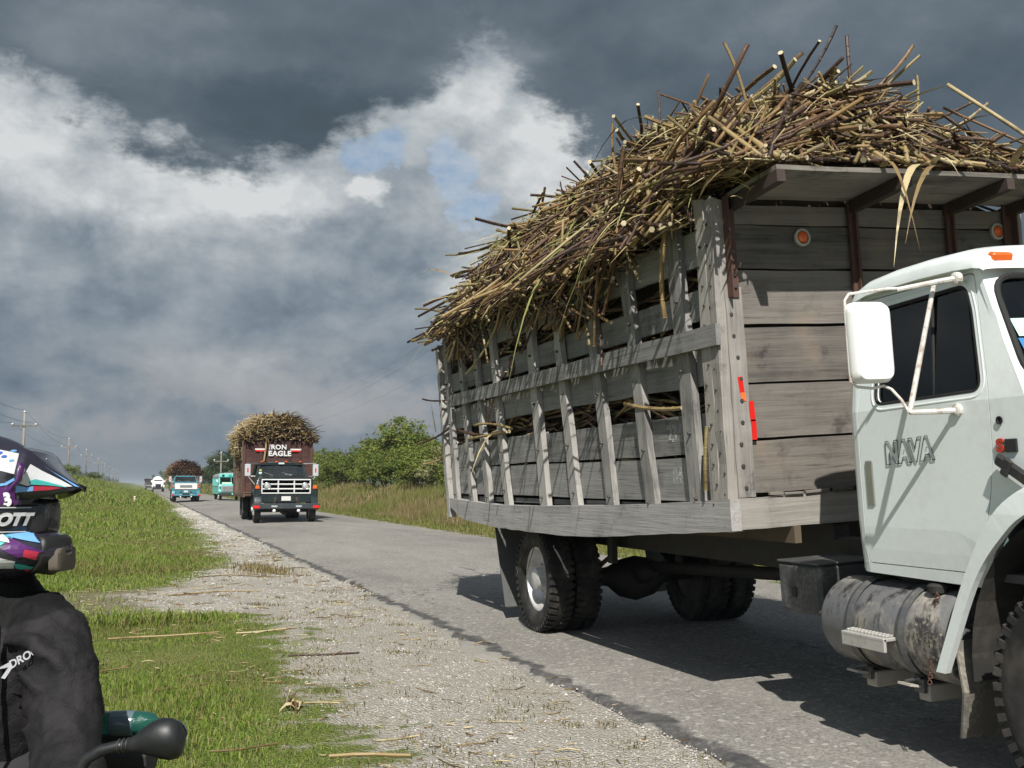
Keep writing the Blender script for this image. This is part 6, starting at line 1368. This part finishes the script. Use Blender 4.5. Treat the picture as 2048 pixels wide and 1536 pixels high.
# ================================================================== cane dropped on the verge
def litter():
    items = [(.10, 12.55, 1.35, .42, .016, 'long pale cane stalk lying where the dirt track meets the gravel', STRAW), (1.0, 15.2, 1.5, .12, .014, 'cane stalk lying across the gravel beyond the dirt track', STRAW), (1.55, 17.9, 1.6, .05, .012, 'thin dry stalk lying on the far gravel near the grass corner', STRAW), (.28, 11.0, 1.25, .16, .014, 'dark stalk lying in the grass just before the dirt track', CANE),
             (1.25, 11.2, .75, .25, .014, 'bundle-like dry stalk at the gravel edge of the near grass', STRAW), (1.55, 9.55, .75, -.12, .012, 'short dark stalk on the gravel beside the grass', CANE), (.35, 8.3, .62, .55, .013, 'pale stalk slanting through the near grass', STRAW), (1.15, 7.5, .45, .05, .010, 'short pale stalk at the edge of the near gravel', STRAW), (1.22, 5.95, .55, -.35, .015, 'brown stalk on the bare patch near the picture bottom', CANE),
             (.62, 5.15, .55, -.15, .010, 'bent pale stalk right of the black motorcycle mirror', STRAW), (.85, 5.0, .40, .65, .010, 'pale stalk crossing the bent one near the mirror', STRAW), (1.45, 6.3, .32, .15, .010, 'short pale splinter on the lower gravel', STRAW), (.60, 6.3, .5, .25, .009, 'grey dry stalk lying in the lowest grass', STRAW), (-.2, 9.2, .5, .5, .009, 'thin grey stalk deep in the near grass', STRAW), (.55, 12.2, .35, .6, .010, 'short stalk stub at the corner of the near grass', STRAW), (1.25, 23.5, 1.5, .02, .014, 'pale stalk lying far up the shoulder beside the road', STRAW)]
    for i, (x, y, L, a, R, lab, mt) in enumerate(items):
        mb = MB(); d = Vector((math.cos(a), math.sin(a), 0)); z = lambda p: float(hgt(p.x, p.y)) + R * .8 + (.02 if x < 1.0 else .0)
        pts = []
        for u in (-.5, -.2, .05, .3, .5):
            p = Vector((x, y, 0)) + d * (L * .8 * u); k = Vector((-d.y, d.x, 0)) * .05 * math.sin(u * 5 + i) * L; p = p + k; pts.append((p.x, p.y, z(p)))
        mb.tube(pts, [R * .7, R * .75, R * .65, R * .7, R * .55], 6, capmi=1); o = mb.build('cane_stalk', [mt, CUT]); tag(o, lab, 'cane stalk', 'cane stalks dropped on the verge')
    # a crumpled dry leaf sheath
    r = np.random.default_rng(4); k = 9; P = np.stack([1.0 + .03 * r.normal(0, 1, k), 7.35 + .04 * r.normal(0, 1, k), np.full(k, .02)], -1); V, F_ = ribbons(P, unit(np.stack([r.normal(0, .4, k), r.normal(0, .4, k), np.ones(k)], -1)), .16 + .12 * r.random(k), np.full(k, .045), r, .9, 5); tag(link('dry_leaf_sheath', rawmesh('sheath', V, F_), STRAW), 'crumpled pale cane leaf sheath standing at the gravel edge', 'leaf')
    # small straw everywhere on the shoulder
    r = np.random.default_rng(31); n = 1700; y = 3.5 + 30 * r.random(n) ** 1.5; x = -.8 + 3.9 * r.random(n); kp = (r.random(n) < .25 + .75 * sstep(vnoise(x, y, .9), .45, .7)); x, y = x[kp], y[kp]; k = len(x)
    a = r.normal(0, .7, k); D = unit(np.stack([np.cos(a), np.sin(a), r.normal(0, .08, k)], -1)); L = (.03 + .16 * r.random(k) ** 2) * (1 + y * .02)
    V, F_, mi = tubes(np.stack([x, y, np.maximum(hgt(x, y), np.where(x > 2.95, road_z(x), -9)) + .012], -1), D, L, (.0018 + .0025 * r.random(k)) * (1 + y * .04), r, .15, 3, 4)
    o = link('straw_litter', rawmesh('straw', V, F_, mi=mi * 0), STRAW); stuff(o); tag(o, 'fine straw and cane trash strewn over the shoulder', 'litter')
    # small dry tufts on the gravel
    n = 130; y = 3.6 + 22 * r.random(n) ** 1.5; x = 1.0 + 2.0 * r.random(n); parts = []
    for (cx_, cy_) in zip(x, y):
        m = int(14 + 30 * r.random()); q = .05 + .07 * r.random(); bx = cx_ + q * r.normal(0, 1, m); by = cy_ + q * r.normal(0, 1, m); parts.append(blades(bx, by, hgt(bx, by), .010 + .035 * r.random(m), np.full(m, .005 * (1 + cy_ * .05)), r, 1.2))
    bx = 2.05 + .22 * r.normal(0, 1, 600); by = 19.2 + .55 * r.normal(0, 1, 600); parts.append(blades(bx, by, hgt(bx, by), .04 + .12 * r.random(600), np.full(600, .012), r, .9))
    V, F_ = merge(parts); m = mat_grass('dry_tufts', [(0, (.09, .10, .03)), (.35, (.17, .13, .05)), (.8, (.26, .20, .10)), (1, (.4, .34, .2))], (.10, .12, .03), .55, .8); o = link('gravel_tufts', rawmesh('tufts', V, F_), m); stuff(o); tag(o, 'small brownish weed tufts growing through the gravel shoulder', 'weeds')
litter()

# ================================================================== the rider and the motorcycle at the left edge
YAW = rad(18.73)
def wl(x, y): return (x * math.cos(YAW) + y * math.sin(YAW), -x * math.sin(YAW) + y * math.cos(YAW))
def q(x, y, z): return Vector((x + 1.0, y - 2.3, z))
def blob(mb, c, r, n=14, m=10):
    mb.loft([[q(c[0] + r[0] * math.sin(th) * math.cos(a), c[1] + r[1] * math.sin(th) * math.sin(a), c[2] - r[2] * math.cos(th)) for a in np.linspace(0, 2 * math.pi, n, endpoint=False)] for th in np.linspace(.12, math.pi - .12, m)])
def limb(mb, pts, rs, n=12): mb.tube([q(*p) for p in pts], rs, n)
def fuse(mb, name, vox, mats, parent, sm=6, disp=None):
    """overlapping solids grown into one continuous skin"""
    me = bpy.data.meshes.new('raw'); me.from_pydata([tuple(v) for v in mb.v], [], mb.f); me.update(); bm = bmesh.new(); bm.from_mesh(me); bmesh.ops.recalc_face_normals(bm, faces=bm.faces); bm.to_mesh(me); bm.free()
    o = bpy.data.objects.new('tmp', me); COL.objects.link(o); k = o.modifiers.new('r', 'REMESH'); k.mode = 'VOXEL'; k.voxel_size = vox
    s = o.modifiers.new('s', 'SMOOTH'); s.iterations = sm; s.factor = .5
    for (typ, size, st) in (disp or []):
        tx = bpy.data.textures.new('folds', 'CLOUDS'); tx.noise_scale = size; tx.noise_depth = 3; d = o.modifiers.new('d', 'DISPLACE'); d.texture = tx; d.strength = st; d.mid_level = .5; d.texture_coords = 'LOCAL'
    dg = bpy.context.evaluated_depsgraph_get(); out = bpy.data.meshes.new_from_object(o.evaluated_get(dg)); bpy.data.objects.remove(o)
    out.polygons.foreach_set('use_smooth', [True] * len(out.polygons)); return link(name, out, mats, parent)
def mat_jacket():
    m, t, b = newmat('jacket_nylon'); c = tcoord(t); x, y, z = t.xyz(c); n = t.noise(c, 14, 5, .6); n2 = t.noise(c, 240, 3, .6)
    yoke = t.ss(t.m('ADD', t.m('SUBTRACT', z, t.m('MULTIPLY', t.m('ABSOLUTE', t.m('SUBTRACT', x, -.02)), .35)), t.m('MULTIPLY', t.m('SUBTRACT', n, .5), .02)), 1.155, 1.165)
    g = t.mix(t.ss(n, .35, .7), (.010, .0095, .0105), (.021, .0195, .021)); col = t.mix(yoke, g, (.005, .005, .0055))
    t.put(b.inputs['Base Color'], col); b.inputs['Roughness'].default_value = .75; b.inputs['Specular IOR Level'].default_value = .22
    bump(t, b, t.m('ADD', n2, t.m('MULTIPLY', t.noise(c, 30, 4, .6, 1.0), 3)), .35, .006); return m
def rider():
    lx, ly = wl(-1.0, 2.3); P = thing('person', 'person in black riding jacket and colourful motocross helmet seated facing the camera', 'person', (lx, ly, 0), -YAW)
    SKIN = plain('skin', (.22, .11, .065), .55); JK = mat_jacket(); TROU = paint('riding_trousers', (.018, .018, .02), .8, .3, (.05, .045, .04)); GLV = paint('glove_black', (.02, .02, .022), .7, .3)
    # body: one continuous skin
    mb = MB(); blob(mb, (-1.10, 2.33, 1.40), (.095, .075, .12)); limb(mb, [(-1.09, 2.35, 1.34), (-1.08, 2.36, 1.18)], [.055, .065]); mb.tube([q(-1.01, 2.33, 1.40), q(-.99, 2.33, 1.385)], [.02, .012], 8)
    limb(mb, [(-1.11, 2.37, 1.18), (-1.11, 2.38, 1.0), (-1.11, 2.42, .84)], [.08, .09, .09])
    for s in (-1, 1):
        cx = -1.11; limb(mb, [(cx + s * .08, 2.36, 1.15), (cx + s * .155, 2.32, 1.12), (cx + s * .25, 2.20, .96), (cx + s * .38, 1.97, .87), (cx + s * .43, 1.92, .875)], [.05, .045, .038, .028, .028]); limb(mb, [(cx + s * .07, 2.42, .84), (cx + s * .24, 2.08, .76), (cx + s * .22, 2.2, .40), (cx + s * .22, 2.25, .08), (cx + s * .23, 2.1, .05)], [.09, .065, .05, .04, .04])
    fuse(mb, 'body', .010, SKIN, P, 4)
    # jacket
    mb = MB(); secs = []
    for z, w, d, yo in ((.80, .165, .115, 2.40), (.90, .17, .125, 2.38), (1.02, .175, .13, 2.36), (1.10, .185, .125, 2.35), (1.17, .165, .11, 2.355), (1.23, .115, .09, 2.36), (1.275, .085, .08, 2.355)): secs.append([q(-1.115 + w * math.cos(a), yo + d * math.sin(a), z) for a in np.linspace(0, 2 * math.pi, 24, endpoint=False)])
    mb.loft(secs)
    for s in (-1, 1):
        cx = -1.11; limb(mb, [(cx + s * .10, 2.345, 1.155), (cx + s * .165, 2.30, 1.125), (cx + s * .205, 2.25, 1.07), (cx + s * .242, 2.19, .985), (cx + s * .285, 2.10, .925), (cx + s * .36, 1.99, .88)], [.080, .080, .074, .070, .064, .050])
        limb(mb, [(cx + s * .095, 2.235, 1.135), (cx + s * .15, 2.212, 1.145), (cx + s * .215, 2.185, 1.115), (cx + s * .262, 2.185, 1.055)], [.012, .017, .018, .010], 8)
        limb(mb, [(cx + s * .15, 2.185, 1.085), (cx + s * .205, 2.16, 1.05), (cx + s * .25, 2.155, 1.01)], [.008, .014, .008], 8)
        limb(mb, [(cx + s * .17, 2.15, .985), (cx + s * .24, 2.115, .97), (cx + s * .30, 2.14, .975)], [.006, .012, .006], 8)
    jk = fuse(mb, 'jacket', .0075, JK, P, 4, [('c', .085, .022), ('c', .032, .012)])
    # sleeve pocket flap, chest zip and logo
    for pts, w, n in (([(-1.02, 2.22, 1.17), (-1.02, 2.215, 1.0), (-1.02, 2.24, .9)], .005, 'zip'),):
        mb = MB(); limb(mb, pts, [w] * 3, 6); mb.build(n, plain('jacket_piping', (.012, .012, .013), .6), jk)
    text('jacket_logo', 'DROC', .021, plain('logo_grey', (.42, .43, .46), .6), jk, (.86, .05, .50), (-.5, 0, .86), q(-.953, 2.185, 1.112), None, extrude=.0012, offset=.0005, shear=.2)
    mb = MB(); mb.add([q(-1.012, 2.198, 1.088), q(-.985, 2.195, 1.102), q(-.980, 2.195, 1.094), q(-.995, 2.197, 1.090)], [(0, 1, 2, 3)]); mb.add([q(-1.000, 2.196, 1.072), q(-.984, 2.194, 1.095), q(-.976, 2.193, 1.094), q(-.992, 2.195, 1.070)], [(0, 1, 2, 3)]); mb.build('jacket_logo', plain('logo_grey', (.42, .43, .46), .6), jk)
    # trousers, boots
    mb = MB()
    limb(mb, [(-1.08, 2.40, .92), (-1.08, 2.43, .80)], [.15, .15])
    for s in (-1, 1): cx = -1.08; limb(mb, [(cx + s * .08, 2.42, .83), (cx + s * .25, 2.08, .77), (cx + s * .235, 2.18, .45), (cx + s * .225, 2.24, .20)], [.115, .09, .075, .06])
    fuse(mb, 'trousers', .014, TROU, P, 5, [('c', .06, .015)])
    for s in (-1, 1):
        cx = -1.08; mb = MB(); limb(mb, [(cx + s * .225, 2.24, .30), (cx + s * .225, 2.25, .10), (cx + s * .235, 2.10, .055), (cx + s * .24, 2.03, .045)], [.065, .055, .05, .035]); fuse(mb, 'boot', .010, GLV, P, 4)
        mb = MB(); gx, gy, gz = cx + s * .42, 1.905, .875; blob(mb, (gx - s * .03, gy + .035, gz + .005), (.05, .045, .028)); limb(mb, [(cx + s * .33, 2.02, .885), (gx - s * .04, gy + .05, gz)], [.042, .034])
        for k in range(4):
            ox = gx - s * .035 + s * .023 * k; l = (.9, 1, .97, .82)[k]; limb(mb, [(ox, gy + .02, gz + .022), (ox, gy - .02 * l, gz + .024), (ox, gy - .032 * l, gz), (ox, gy - .018 * l, gz - .02)], [.0105, .010, .0095, .008], 8)
        limb(mb, [(gx - s * .055, gy + .03, gz - .005), (gx - s * .06, gy + .0, gz - .022), (gx - s * .045, gy - .018, gz - .022)], [.012, .011, .009], 8); fuse(mb, 'glove', .004, GLV, P, 3)
    # ---------------------------------------------------------------- helmet
    SH = paint('helmet_black_gloss', (.022, .020, .032), .22, .15, (.1, .1, .1), coat=.5)
    C0 = (-1.125, 2.33, 1.412); R0 = (.156, .128, .145)
    mb = MB(); blob(mb, C0, R0, 32, 22); HM = mb.build('helmet', SH, P, True, label='scuffed motocross helmet in purple, white, teal and blue')
    # U,V in picture-like units of the side that faces the road-side viewer: x = -1.033 + .00102 u ; z = 1.45 - .0010 (v - 968)
    X = lambda u: -1.036 + .00102 * u
    Z = lambda v: 1.45 - .00101 * (v - 968)
    def surf(c, r, off):
        def f(u, v):
            x, z = X(u), Z(v); e = 1 - ((x - c[0]) / r[0]) ** 2 - ((z - c[2]) / r[2]) ** 2
            return q(x, c[1] - r[1] * math.sqrt(max(e, .02)) - off, z)
        return f
    def decal(name, poly, mat, f, parent, n=6):
        us = [p[0] for p in poly]; vs_ = [p[1] for p in poly]; cuts = [(0, a) for a in np.linspace(min(us), max(us), n)[1:-1]] + [(1, a) for a in np.linspace(min(vs_), max(vs_), n)[1:-1]]
        o = link(name, fillpanel(poly, [], f, .0012, cuts, (0, 1, 0)), mat, parent); return o
    col = lambda n, c, r=.3: paint('helmet_' + n, c, r, .12, (.12, .12, .12), scale=25, coat=.4)
    WH, PU, LB, TE, RD, BK, BL = col('white', (.62, .63, .64)), col('purple', (.075, .012, .11)), col('light_blue', (.16, .38, .72)), col('teal', (.06, .42, .40)), col('red', (.42, .02, .05)), col('black', (.012, .012, .016)), col('blue', (.05, .12, .42))
    f1 = surf(C0, R0, .0015); f2 = surf(C0, R0, .003); f3 = surf(C0, R0, .0045)
    decal('white_panel', [(-90, 880), (-40, 893), (10, 905), (60, 915), (52, 935), (40, 950), (25, 950), (0, 942), (-50, 935), (-90, 930)], WH, f1, HM, 9)
    decal('purple_panel', [(-80, 940), (-30, 938), (5, 945), (38, 952), (36, 985), (30, 1012), (-10, 1014), (-80, 1012)], PU, f1, HM, 8)
    decal('dark_wing', [(-70, 940), (-20, 938), (28, 950), (10, 966), (-20, 972), (-70, 972)], BK, f2, HM, 6)
    decal('blue_edge', [(-70, 972), (-20, 972), (10, 966), (28, 950), (32, 952), (14, 970), (-18, 977), (-70, 977)], LB, f3, HM, 6)
    for (cx_, cy_, r_) in [(-5, 912, 5), (8, 920, 4), (15, 905, 3), (-15, 905, 6), (28, 918, 5), (2, 900, 4), (22, 928, 3)]: decal('paint_chip', [(cx_ + r_ * (.7 + .5 * random.random()) * math.cos(a), cy_ + r_ * .6 * math.sin(a)) for a in np.linspace(0, 5.4, 7)], BL if cx_ % 2 else LB, f2, HM, 3)
    me = text('race_number', '3', .036, WH, HM, (.9, 0, .30), (-.30, 0, .95), (0, 0, 0), None, extrude=.0008, offset=.0022)
    o3 = f2(17, 1000) - Vector((0, .002, 0)); me.location = o3
    # goggles: frame, strap and strap print
    mb = MB(); secs = []
    for z, k in ((1.348, 1.0), (1.352, 1.02), (1.404, 1.02), (1.408, 1.0)):
        e = math.sqrt(max(0, 1 - ((z - C0[2]) / R0[2]) ** 2)); secs.append([q(C0[0] + (R0[0] + .004) * e * k * math.cos(a), C0[1] + (R0[1] + .004) * e * k * math.sin(a), z) for a in np.linspace(0, 2 * math.pi, 48, endpoint=False)])
    mb.loft(secs); gs = mb.build('goggles', BK, HM, True)
    gf = lambda dz: None
    for z in (1.402, 1.353):
        e = math.sqrt(1 - ((z - C0[2]) / R0[2]) ** 2) * 1.02; mb = MB(); mb.tube([q(C0[0] + (R0[0] + .006) * e * math.cos(a), C0[1] + (R0[1] + .006) * e * math.sin(a), z) for a in np.linspace(rad(180), rad(330), 24)], .0013, 4); mb.build('strap_line', plain('strap_grey', (.45, .46, .46), .6), HM)
    # the strap print follows the curve of the strap
    mt = text('strap_print', 'SCOTT', .033, WH, HM, (1, 0, 0), (0, 0, 1), (0, 0, 0), None, extrude=.0006, offset=.0022, shear=.22, sx=1.0, align='RIGHT')
    for v in mt.data.vertices:
        s_ = v.co.x - .005; a = rad(-27) + s_ / .142; z = 1.3775 + v.co.z; e = math.sqrt(1 - ((z - C0[2]) / R0[2]) ** 2) * 1.02
        rr = .0062 + (.0006 - v.co.y) * .5; v.co = q(C0[0] + (R0[0] + rr) * e * math.cos(a), C0[1] + (R0[1] + rr) * e * math.sin(a), z)
    # face opening: dark frame with lens
    mb = MB(); secs = []
    for x, w, z0, z1 in ((-1.00, .060, 1.330, 1.432), (-.985, .058, 1.335, 1.425), (-.970, .048, 1.343, 1.418), (-.964, .035, 1.35, 1.41)): secs.append([q(x, 2.33 + a, z) for a, z in roundpoly([(-w, z0), (w, z0), (w, z1), (-w, z1)], .022, 4)])
    mb.loft(secs); mb.build('goggle_frame', BK, HM, 40)
    # chin bar with vent
    C1 = (-1.085, 2.33, 1.312); R1 = (.158, .126, .060)
    mb = MB(); blob(mb, C1, R1, 32, 14); mb.build('jaw', SH, HM, True)
    mb = MB(); secs = []
    for u in np.linspace(-1, 1, 17):
        a = u * rad(36); cx_ = -1.06 + .104 * math.cos(a); cy_ = 2.33 + .100 * math.sin(a); cz = 1.302 + .004 * abs(u); d = Vector((math.cos(a), math.sin(a), 0))
        secs.append([q(cx_, cy_, cz) + d * (.023 * math.cos(t_)) + Vector((.010 * math.sin(t_), 0, (.043 - .006 * abs(u)) * math.sin(t_))) for t_ in np.linspace(0, 2 * math.pi, 14, endpoint=False)])
    mb.loft(secs); cb = mb.build('chin_bar', paint('helmet_grey_guard', (.014, .014, .014), .5, .5, (.05, .046, .04)), HM, True)
    mb = MB(); mb.loft([[q(x, 2.33 + a, z) for a, z in roundpoly([(-w, 1.270), (w, 1.270), (w, 1.318), (-w, 1.318)], .012, 3)] for x, w in ((-.950, .052), (-.934, .046), (-.930, .038))]); mb.build('mouth_vent', paint('vent_tan', (.10, .085, .065), .7, .5), HM, 40)
    g1 = surf(C1, R1, .0015); g2 = surf(C1, R1, .003); g3 = surf(C1, R1, .0045)
    decal('teal_panel', [(-60, 1056), (15, 1058), (30, 1064), (28, 1075), (5, 1098), (-60, 1100)], TE, g1, HM, 6); decal('blue_flash', [(28, 1058), (50, 1064), (74, 1086), (42, 1078), (14, 1070)], LB, g2, HM, 5); decal('purple_panel', [(20, 1072), (55, 1090), (82, 1104), (60, 1110), (44, 1114), (18, 1098)], PU, g1, HM, 6)
    decal('red_flash', [(54, 1098), (76, 1104), (70, 1120), (52, 1112)], RD, g2, HM, 4); decal('white_panel', [(-60, 1106), (10, 1112), (38, 1122), (30, 1136), (-60, 1134)], WH, g1, HM, 6); decal('teal_flash', [(36, 1126), (66, 1136), (88, 1146), (50, 1142), (34, 1136)], TE, g2, HM, 4); decal('red_flash', [(44, 1138), (62, 1142), (58, 1148), (44, 1146)], RD, g3, HM, 3); decal('white_flash', [(0, 1062), (24, 1078), (28, 1084), (0, 1078)], WH, g3, HM, 4)
    # peak
    XP = lambda u: (u - 1024) / 2200 * 1.012 * (2.218 + .112 * min(1, max(0, (u - 40) / 141)))
    top = [(40, 893), (62, 902), (80, 914), (110, 936), (150, 958), (181, 975)]; bot = [(48, 1000), (62, 1001), (80, 999), (110, 995), (150, 986), (181, 977)]
    mb = MB(); secs = []
    for (u0, v0), (u1, v1) in zip(top, bot):
        w = .108 - .090 * max(0, (u0 - 55) / 126) ** .85; x0, z0, x1, z1 = XP(u0), Z(v0), XP(u1), Z(v1); sec = []
        for a in np.linspace(-1, 1, 11): sec.append(q(x0, 2.33 + w * a * .72, z0 + .002 * (1 - a * a) - .004 * (a + 1)))
        secs.append([q(x1, 2.33 - w, z1), q((x0 + x1) / 2, 2.33 - w, (z0 + z1) / 2 + .002), *sec, q((x0 + x1) / 2, 2.33 + w, (z0 + z1) / 2 + .002), q(x1, 2.33 + w, z1)])
    mb.loft(secs, closed=False); me = mb.mesh('peak', 50); pk = link('peak', me, SH, HM); sd = pk.modifiers.new('s', 'SOLIDIFY'); sd.thickness = .004
    def pf(off):
        def f(u, v):
            w = .108 - .090 * max(0, (u - 55) / 126) ** .85; tv = np.interp(u, [p[0] for p in top], [p[1] for p in top]); bv = np.interp(u, [p[0] for p in bot], [p[1] for p in bot]); k = min(1, max(0, (bv - v) / max(bv - tv, 1)))
            ww = w if k < .5 else w - (k - .5) * 2 * w * .18
            return q(XP(u), 2.33 - ww - .0035 - off, Z(v))
        return f
    p1, p2, p3 = pf(0), pf(.0015), pf(.003)
    decal('white_panel', [(74, 928), (100, 942), (140, 960), (166, 973), (140, 974), (92, 966), (74, 972), (56, 966), (66, 950)], WH, p1, HM, 8); decal('teal_flash', [(78, 962), (90, 958), (120, 965), (156, 975), (118, 971), (78, 969)], TE, p2, HM, 5); decal('blue_flash', [(52, 970), (74, 975), (86, 972), (86, 982), (52, 985)], LB, p2, HM, 4); decal('red_flash', [(86, 972), (120, 973), (146, 976), (120, 980), (86, 982)], RD, p2, HM, 4); decal('blue_edge', [(104, 933), (112, 938), (180, 974), (172, 973)], LB, p3, HM, 4)
    mb = MB(); mb.tube([q(XP(u), 2.33 - .118, Z(v)) for u, v in ((66, 926), (72, 938), (64, 960), (48, 972), (40, 985))], [.007, .010, .010, .008, .006], 8, flat=.5); mb.build('peak_clip', PU, HM, True)
rider()

def motorcycle():
    lx, ly = wl(-1.0, 2.3); B_ = thing('motorcycle', 'motorcycle with round black rear-view mirror at the bottom left, mostly out of frame', 'motorcycle', (lx, ly, 0), -YAW)
    BKP = paint('black_plastic', (.009, .010, .011), .45, .35, (.03, .03, .03), scale=9); WHP = paint('tank_white', (.55, .55, .57), .35, .2)
    cx = -1.08
    # mirrors
    for s in (1, -1):
        f = (lambda x, y, z: q(x, y, z)) if s > 0 else (lambda x, y, z: q(2 * cx - x, y, z))
        mb = MB(); mb.tube([f(-.745, 1.90, .90), f(-.735, 1.90, .955), f(-.715, 1.90, .990), f(-.690, 1.90, 1.004), f(-.664, 1.90, 1.010), f(-.648, 1.90, 1.012)], [.008, .009, .010, .010, .0095, .0095], 12)
        st = mb.build('mirror_stem', BKP, B_, True)
        for k in range(3): mb = MB(); mb.lathe([(-.0022, .0095), (0, .0125), (.0022, .0095)], c=f(-.662 + .0075 * k, 1.90, 1.0105 + .001 * k), n=16); mb.build('stem_ring', RUBBER, st, True)
        mb = MB(); secs = []
        for x, z, rz, ry, in ((-.648, 1.0125, .0105, .0105), (-.636, 1.014, .014, .014), (-.622, 1.019, .021, .019), (-.606, 1.023, .0285, .024), (-.590, 1.0235, .0335, .027), (-.575, 1.022, .0345, .027), (-.562, 1.020, .030, .023), (-.555, 1.018, .021, .017), (-.5515, 1.017, .008, .007)):
            secs.append([f(x, 1.90 + ry * math.sin(a), z + rz * math.cos(a)) for a in np.linspace(0, 2 * math.pi, 24, endpoint=False)])
        mb.loft(secs); mo = mb.build('mirror', BKP, B_, True)
        mb = MB(); mb.lathe([(0, 0), (.0005, .026), (.003, .027)], c=f(-.582, 1.9275, 1.022), axis='y', n=20); mb.build('mirror_glass', plain('mirror_silver', (.8, .82, .84), .03, 1.0), mo)
        mb = MB(); mb.tube([f(-.80, 1.91, .875), f(-.60, 1.895, .875)], .017, 12); mb.build('grip', RUBBER, B_, True)
        mb = MB(); mb.tube([f(-.76, 1.87, .895), f(-.70, 1.83, .90), f(-.60, 1.84, .895), f(-.575, 1.845, .89)], [.009, .008, .006, .008], 8); mb.build('brake_lever' if s < 0 else 'clutch_lever', CHROME, B_, True)
        mb = MB(); mb.tube([f(-.77, 1.88, .90), f(-.66, 1.80, .97), f(-.60, 1.82, .955), f(-.575, 1.86, .93)], .0035, 6); mb.build('cable', RUBBER, B_)
        mb = MB(); mb.tube([q(cx + s * .10, 1.85, .80), q(cx + s * .10, 1.55, .35)], [.028, .022], 12); mb.build('fork_leg', CHROME, B_, True)
        mb = MB(); mb.box(q(cx + s * .22, 2.72, .48), (.14, .38, .30), b=.03); mb.build('pannier', paint('bag_black', (.03, .03, .032), .8, .4), B_)
    mb = MB(); mb.tube([q(cx - .30, 1.91, .875), q(cx - .14, 1.90, .885), q(cx - .08, 1.87, .83), q(cx + .08, 1.87, .83), q(cx + .14, 1.90, .885), q(cx + .30, 1.91, .875)], .012, 10); mb.build('handlebar', CHASSIS, B_, True)
    mb = MB(); mb.loft([[q(cx + w * math.cos(a), y, z + h * math.sin(a)) for a in np.linspace(0, 2 * math.pi, 18, endpoint=False)] for y, w, h, z in ((1.82, .06, .06, .74), (1.90, .12, .11, .75), (2.1, .14, .12, .75), (2.3, .08, .07, .72))]); mb.build('fuel_tank', WHP, B_, True)
    mb = MB(); mb.box(q(cx, 2.52, .72), (.24, .60, .12), b=.05); mb.build('seat', BKP, B_, 40)
    mb = MB(); mb.box(q(cx, 2.1, .46), (.22, .46, .40), b=.06); mb.build('engine', CHASSIS, B_, 40)
    mb = MB(); mb.lathe([(0, 0), (.02, .09), (.10, .085), (.12, .03)], c=q(cx, 1.70, .80), axis='y', n=20); mb.build('headlight', CHROME, B_, True)
    for y in (1.50, 2.78):
        mb = MB(); mb.tube([q(cx, y + .29 * math.cos(a), .32 + .29 * math.sin(a)) for a in np.linspace(0, 2 * math.pi, 33)], .04, 10, caps=False); w = mb.build('wheel', TYRE, B_, True)
        mb = MB(); mb.lathe([(-.06, .03), (-.055, .06), (.055, .06), (.06, .03)], c=q(cx, y, .32), n=12)
        for k in range(16): a = k * math.pi / 8; mb.tube([q(cx, y, .32), q(cx, y + .26 * math.cos(a), .32 + .26 * math.sin(a))], .004, 4)
        mb.build('hub', CHROME, w)
    # green bottle strapped behind the rider, on a rolled bag
    mb = MB(); mb.tube([q(-1.10, 2.56, .845), q(-.815, 2.56, .845)], [.05, .048], 14); bg = mb.build('rolled_bag', paint('bag_black', (.03, .03, .032), .8, .4)); bg.location = (lx, ly, 0); bg.rotation_euler = (0, 0, -YAW); tag(bg, 'rolled dark bag strapped behind the rider under the green bottle', 'bag')
    t = thing('bottle', 'green plastic bottle lying behind the rider by the black mirror', 'bottle', (lx, ly, 0), -YAW)
    m, tt, b = newmat('green_bottle_plastic'); b.inputs['Base Color'].default_value = (.03, .15, .12, 1); b.inputs['Roughness'].default_value = .12; b.inputs['Transmission Weight'].default_value = .55; b.inputs['IOR'].default_value = 1.3; bump(tt, b, tt.noise(tcoord(tt), 60, 4, .6), .8, .006)
    mb = MB(); mb.lathe([(-.93, .0), (-.928, .022), (-.92, .026), (-.835, .0265), (-.815, .025), (-.800, .020), (-.793, .012), (-.785, .011), (-.784, 0)], c=q(0, 2.52, .917) - Vector((0, 0, 0)), n=20); mb.build('shell', m, t, True)
    mb = MB(); mb.lathe([(-.895, .0272), (-.893, .0278), (-.845, .0278), (-.843, .0272)], c=q(0, 2.52, .917), n=20); mb.build('wrapper', plain('wrapper_grey', (.10, .14, .16), .18), t, True)
motorcycle()

# ================================================================== the air
def haze():
    mb = MB(); mb.box((0, 1500, 6.4), (10400, 13400, 15.2)); o = mb.build('haze', None); stuff(o); tag(o, 'thin blue-grey haze over the far road and woods', 'haze')
    m = bpy.data.materials.new('air'); m.use_nodes = True; n = m.node_tree.nodes; n.clear(); out = n.new('ShaderNodeOutputMaterial'); v = n.new('ShaderNodeVolumePrincipled')
    v.inputs['Color'].default_value = (.72, .80, .90, 1); v.inputs['Density'].default_value = .00028; v.inputs['Anisotropy'].default_value = .1
    m.node_tree.links.new(v.outputs[0], out.inputs['Volume']); o.data.materials.append(m); o.display_type = 'WIRE'
haze()
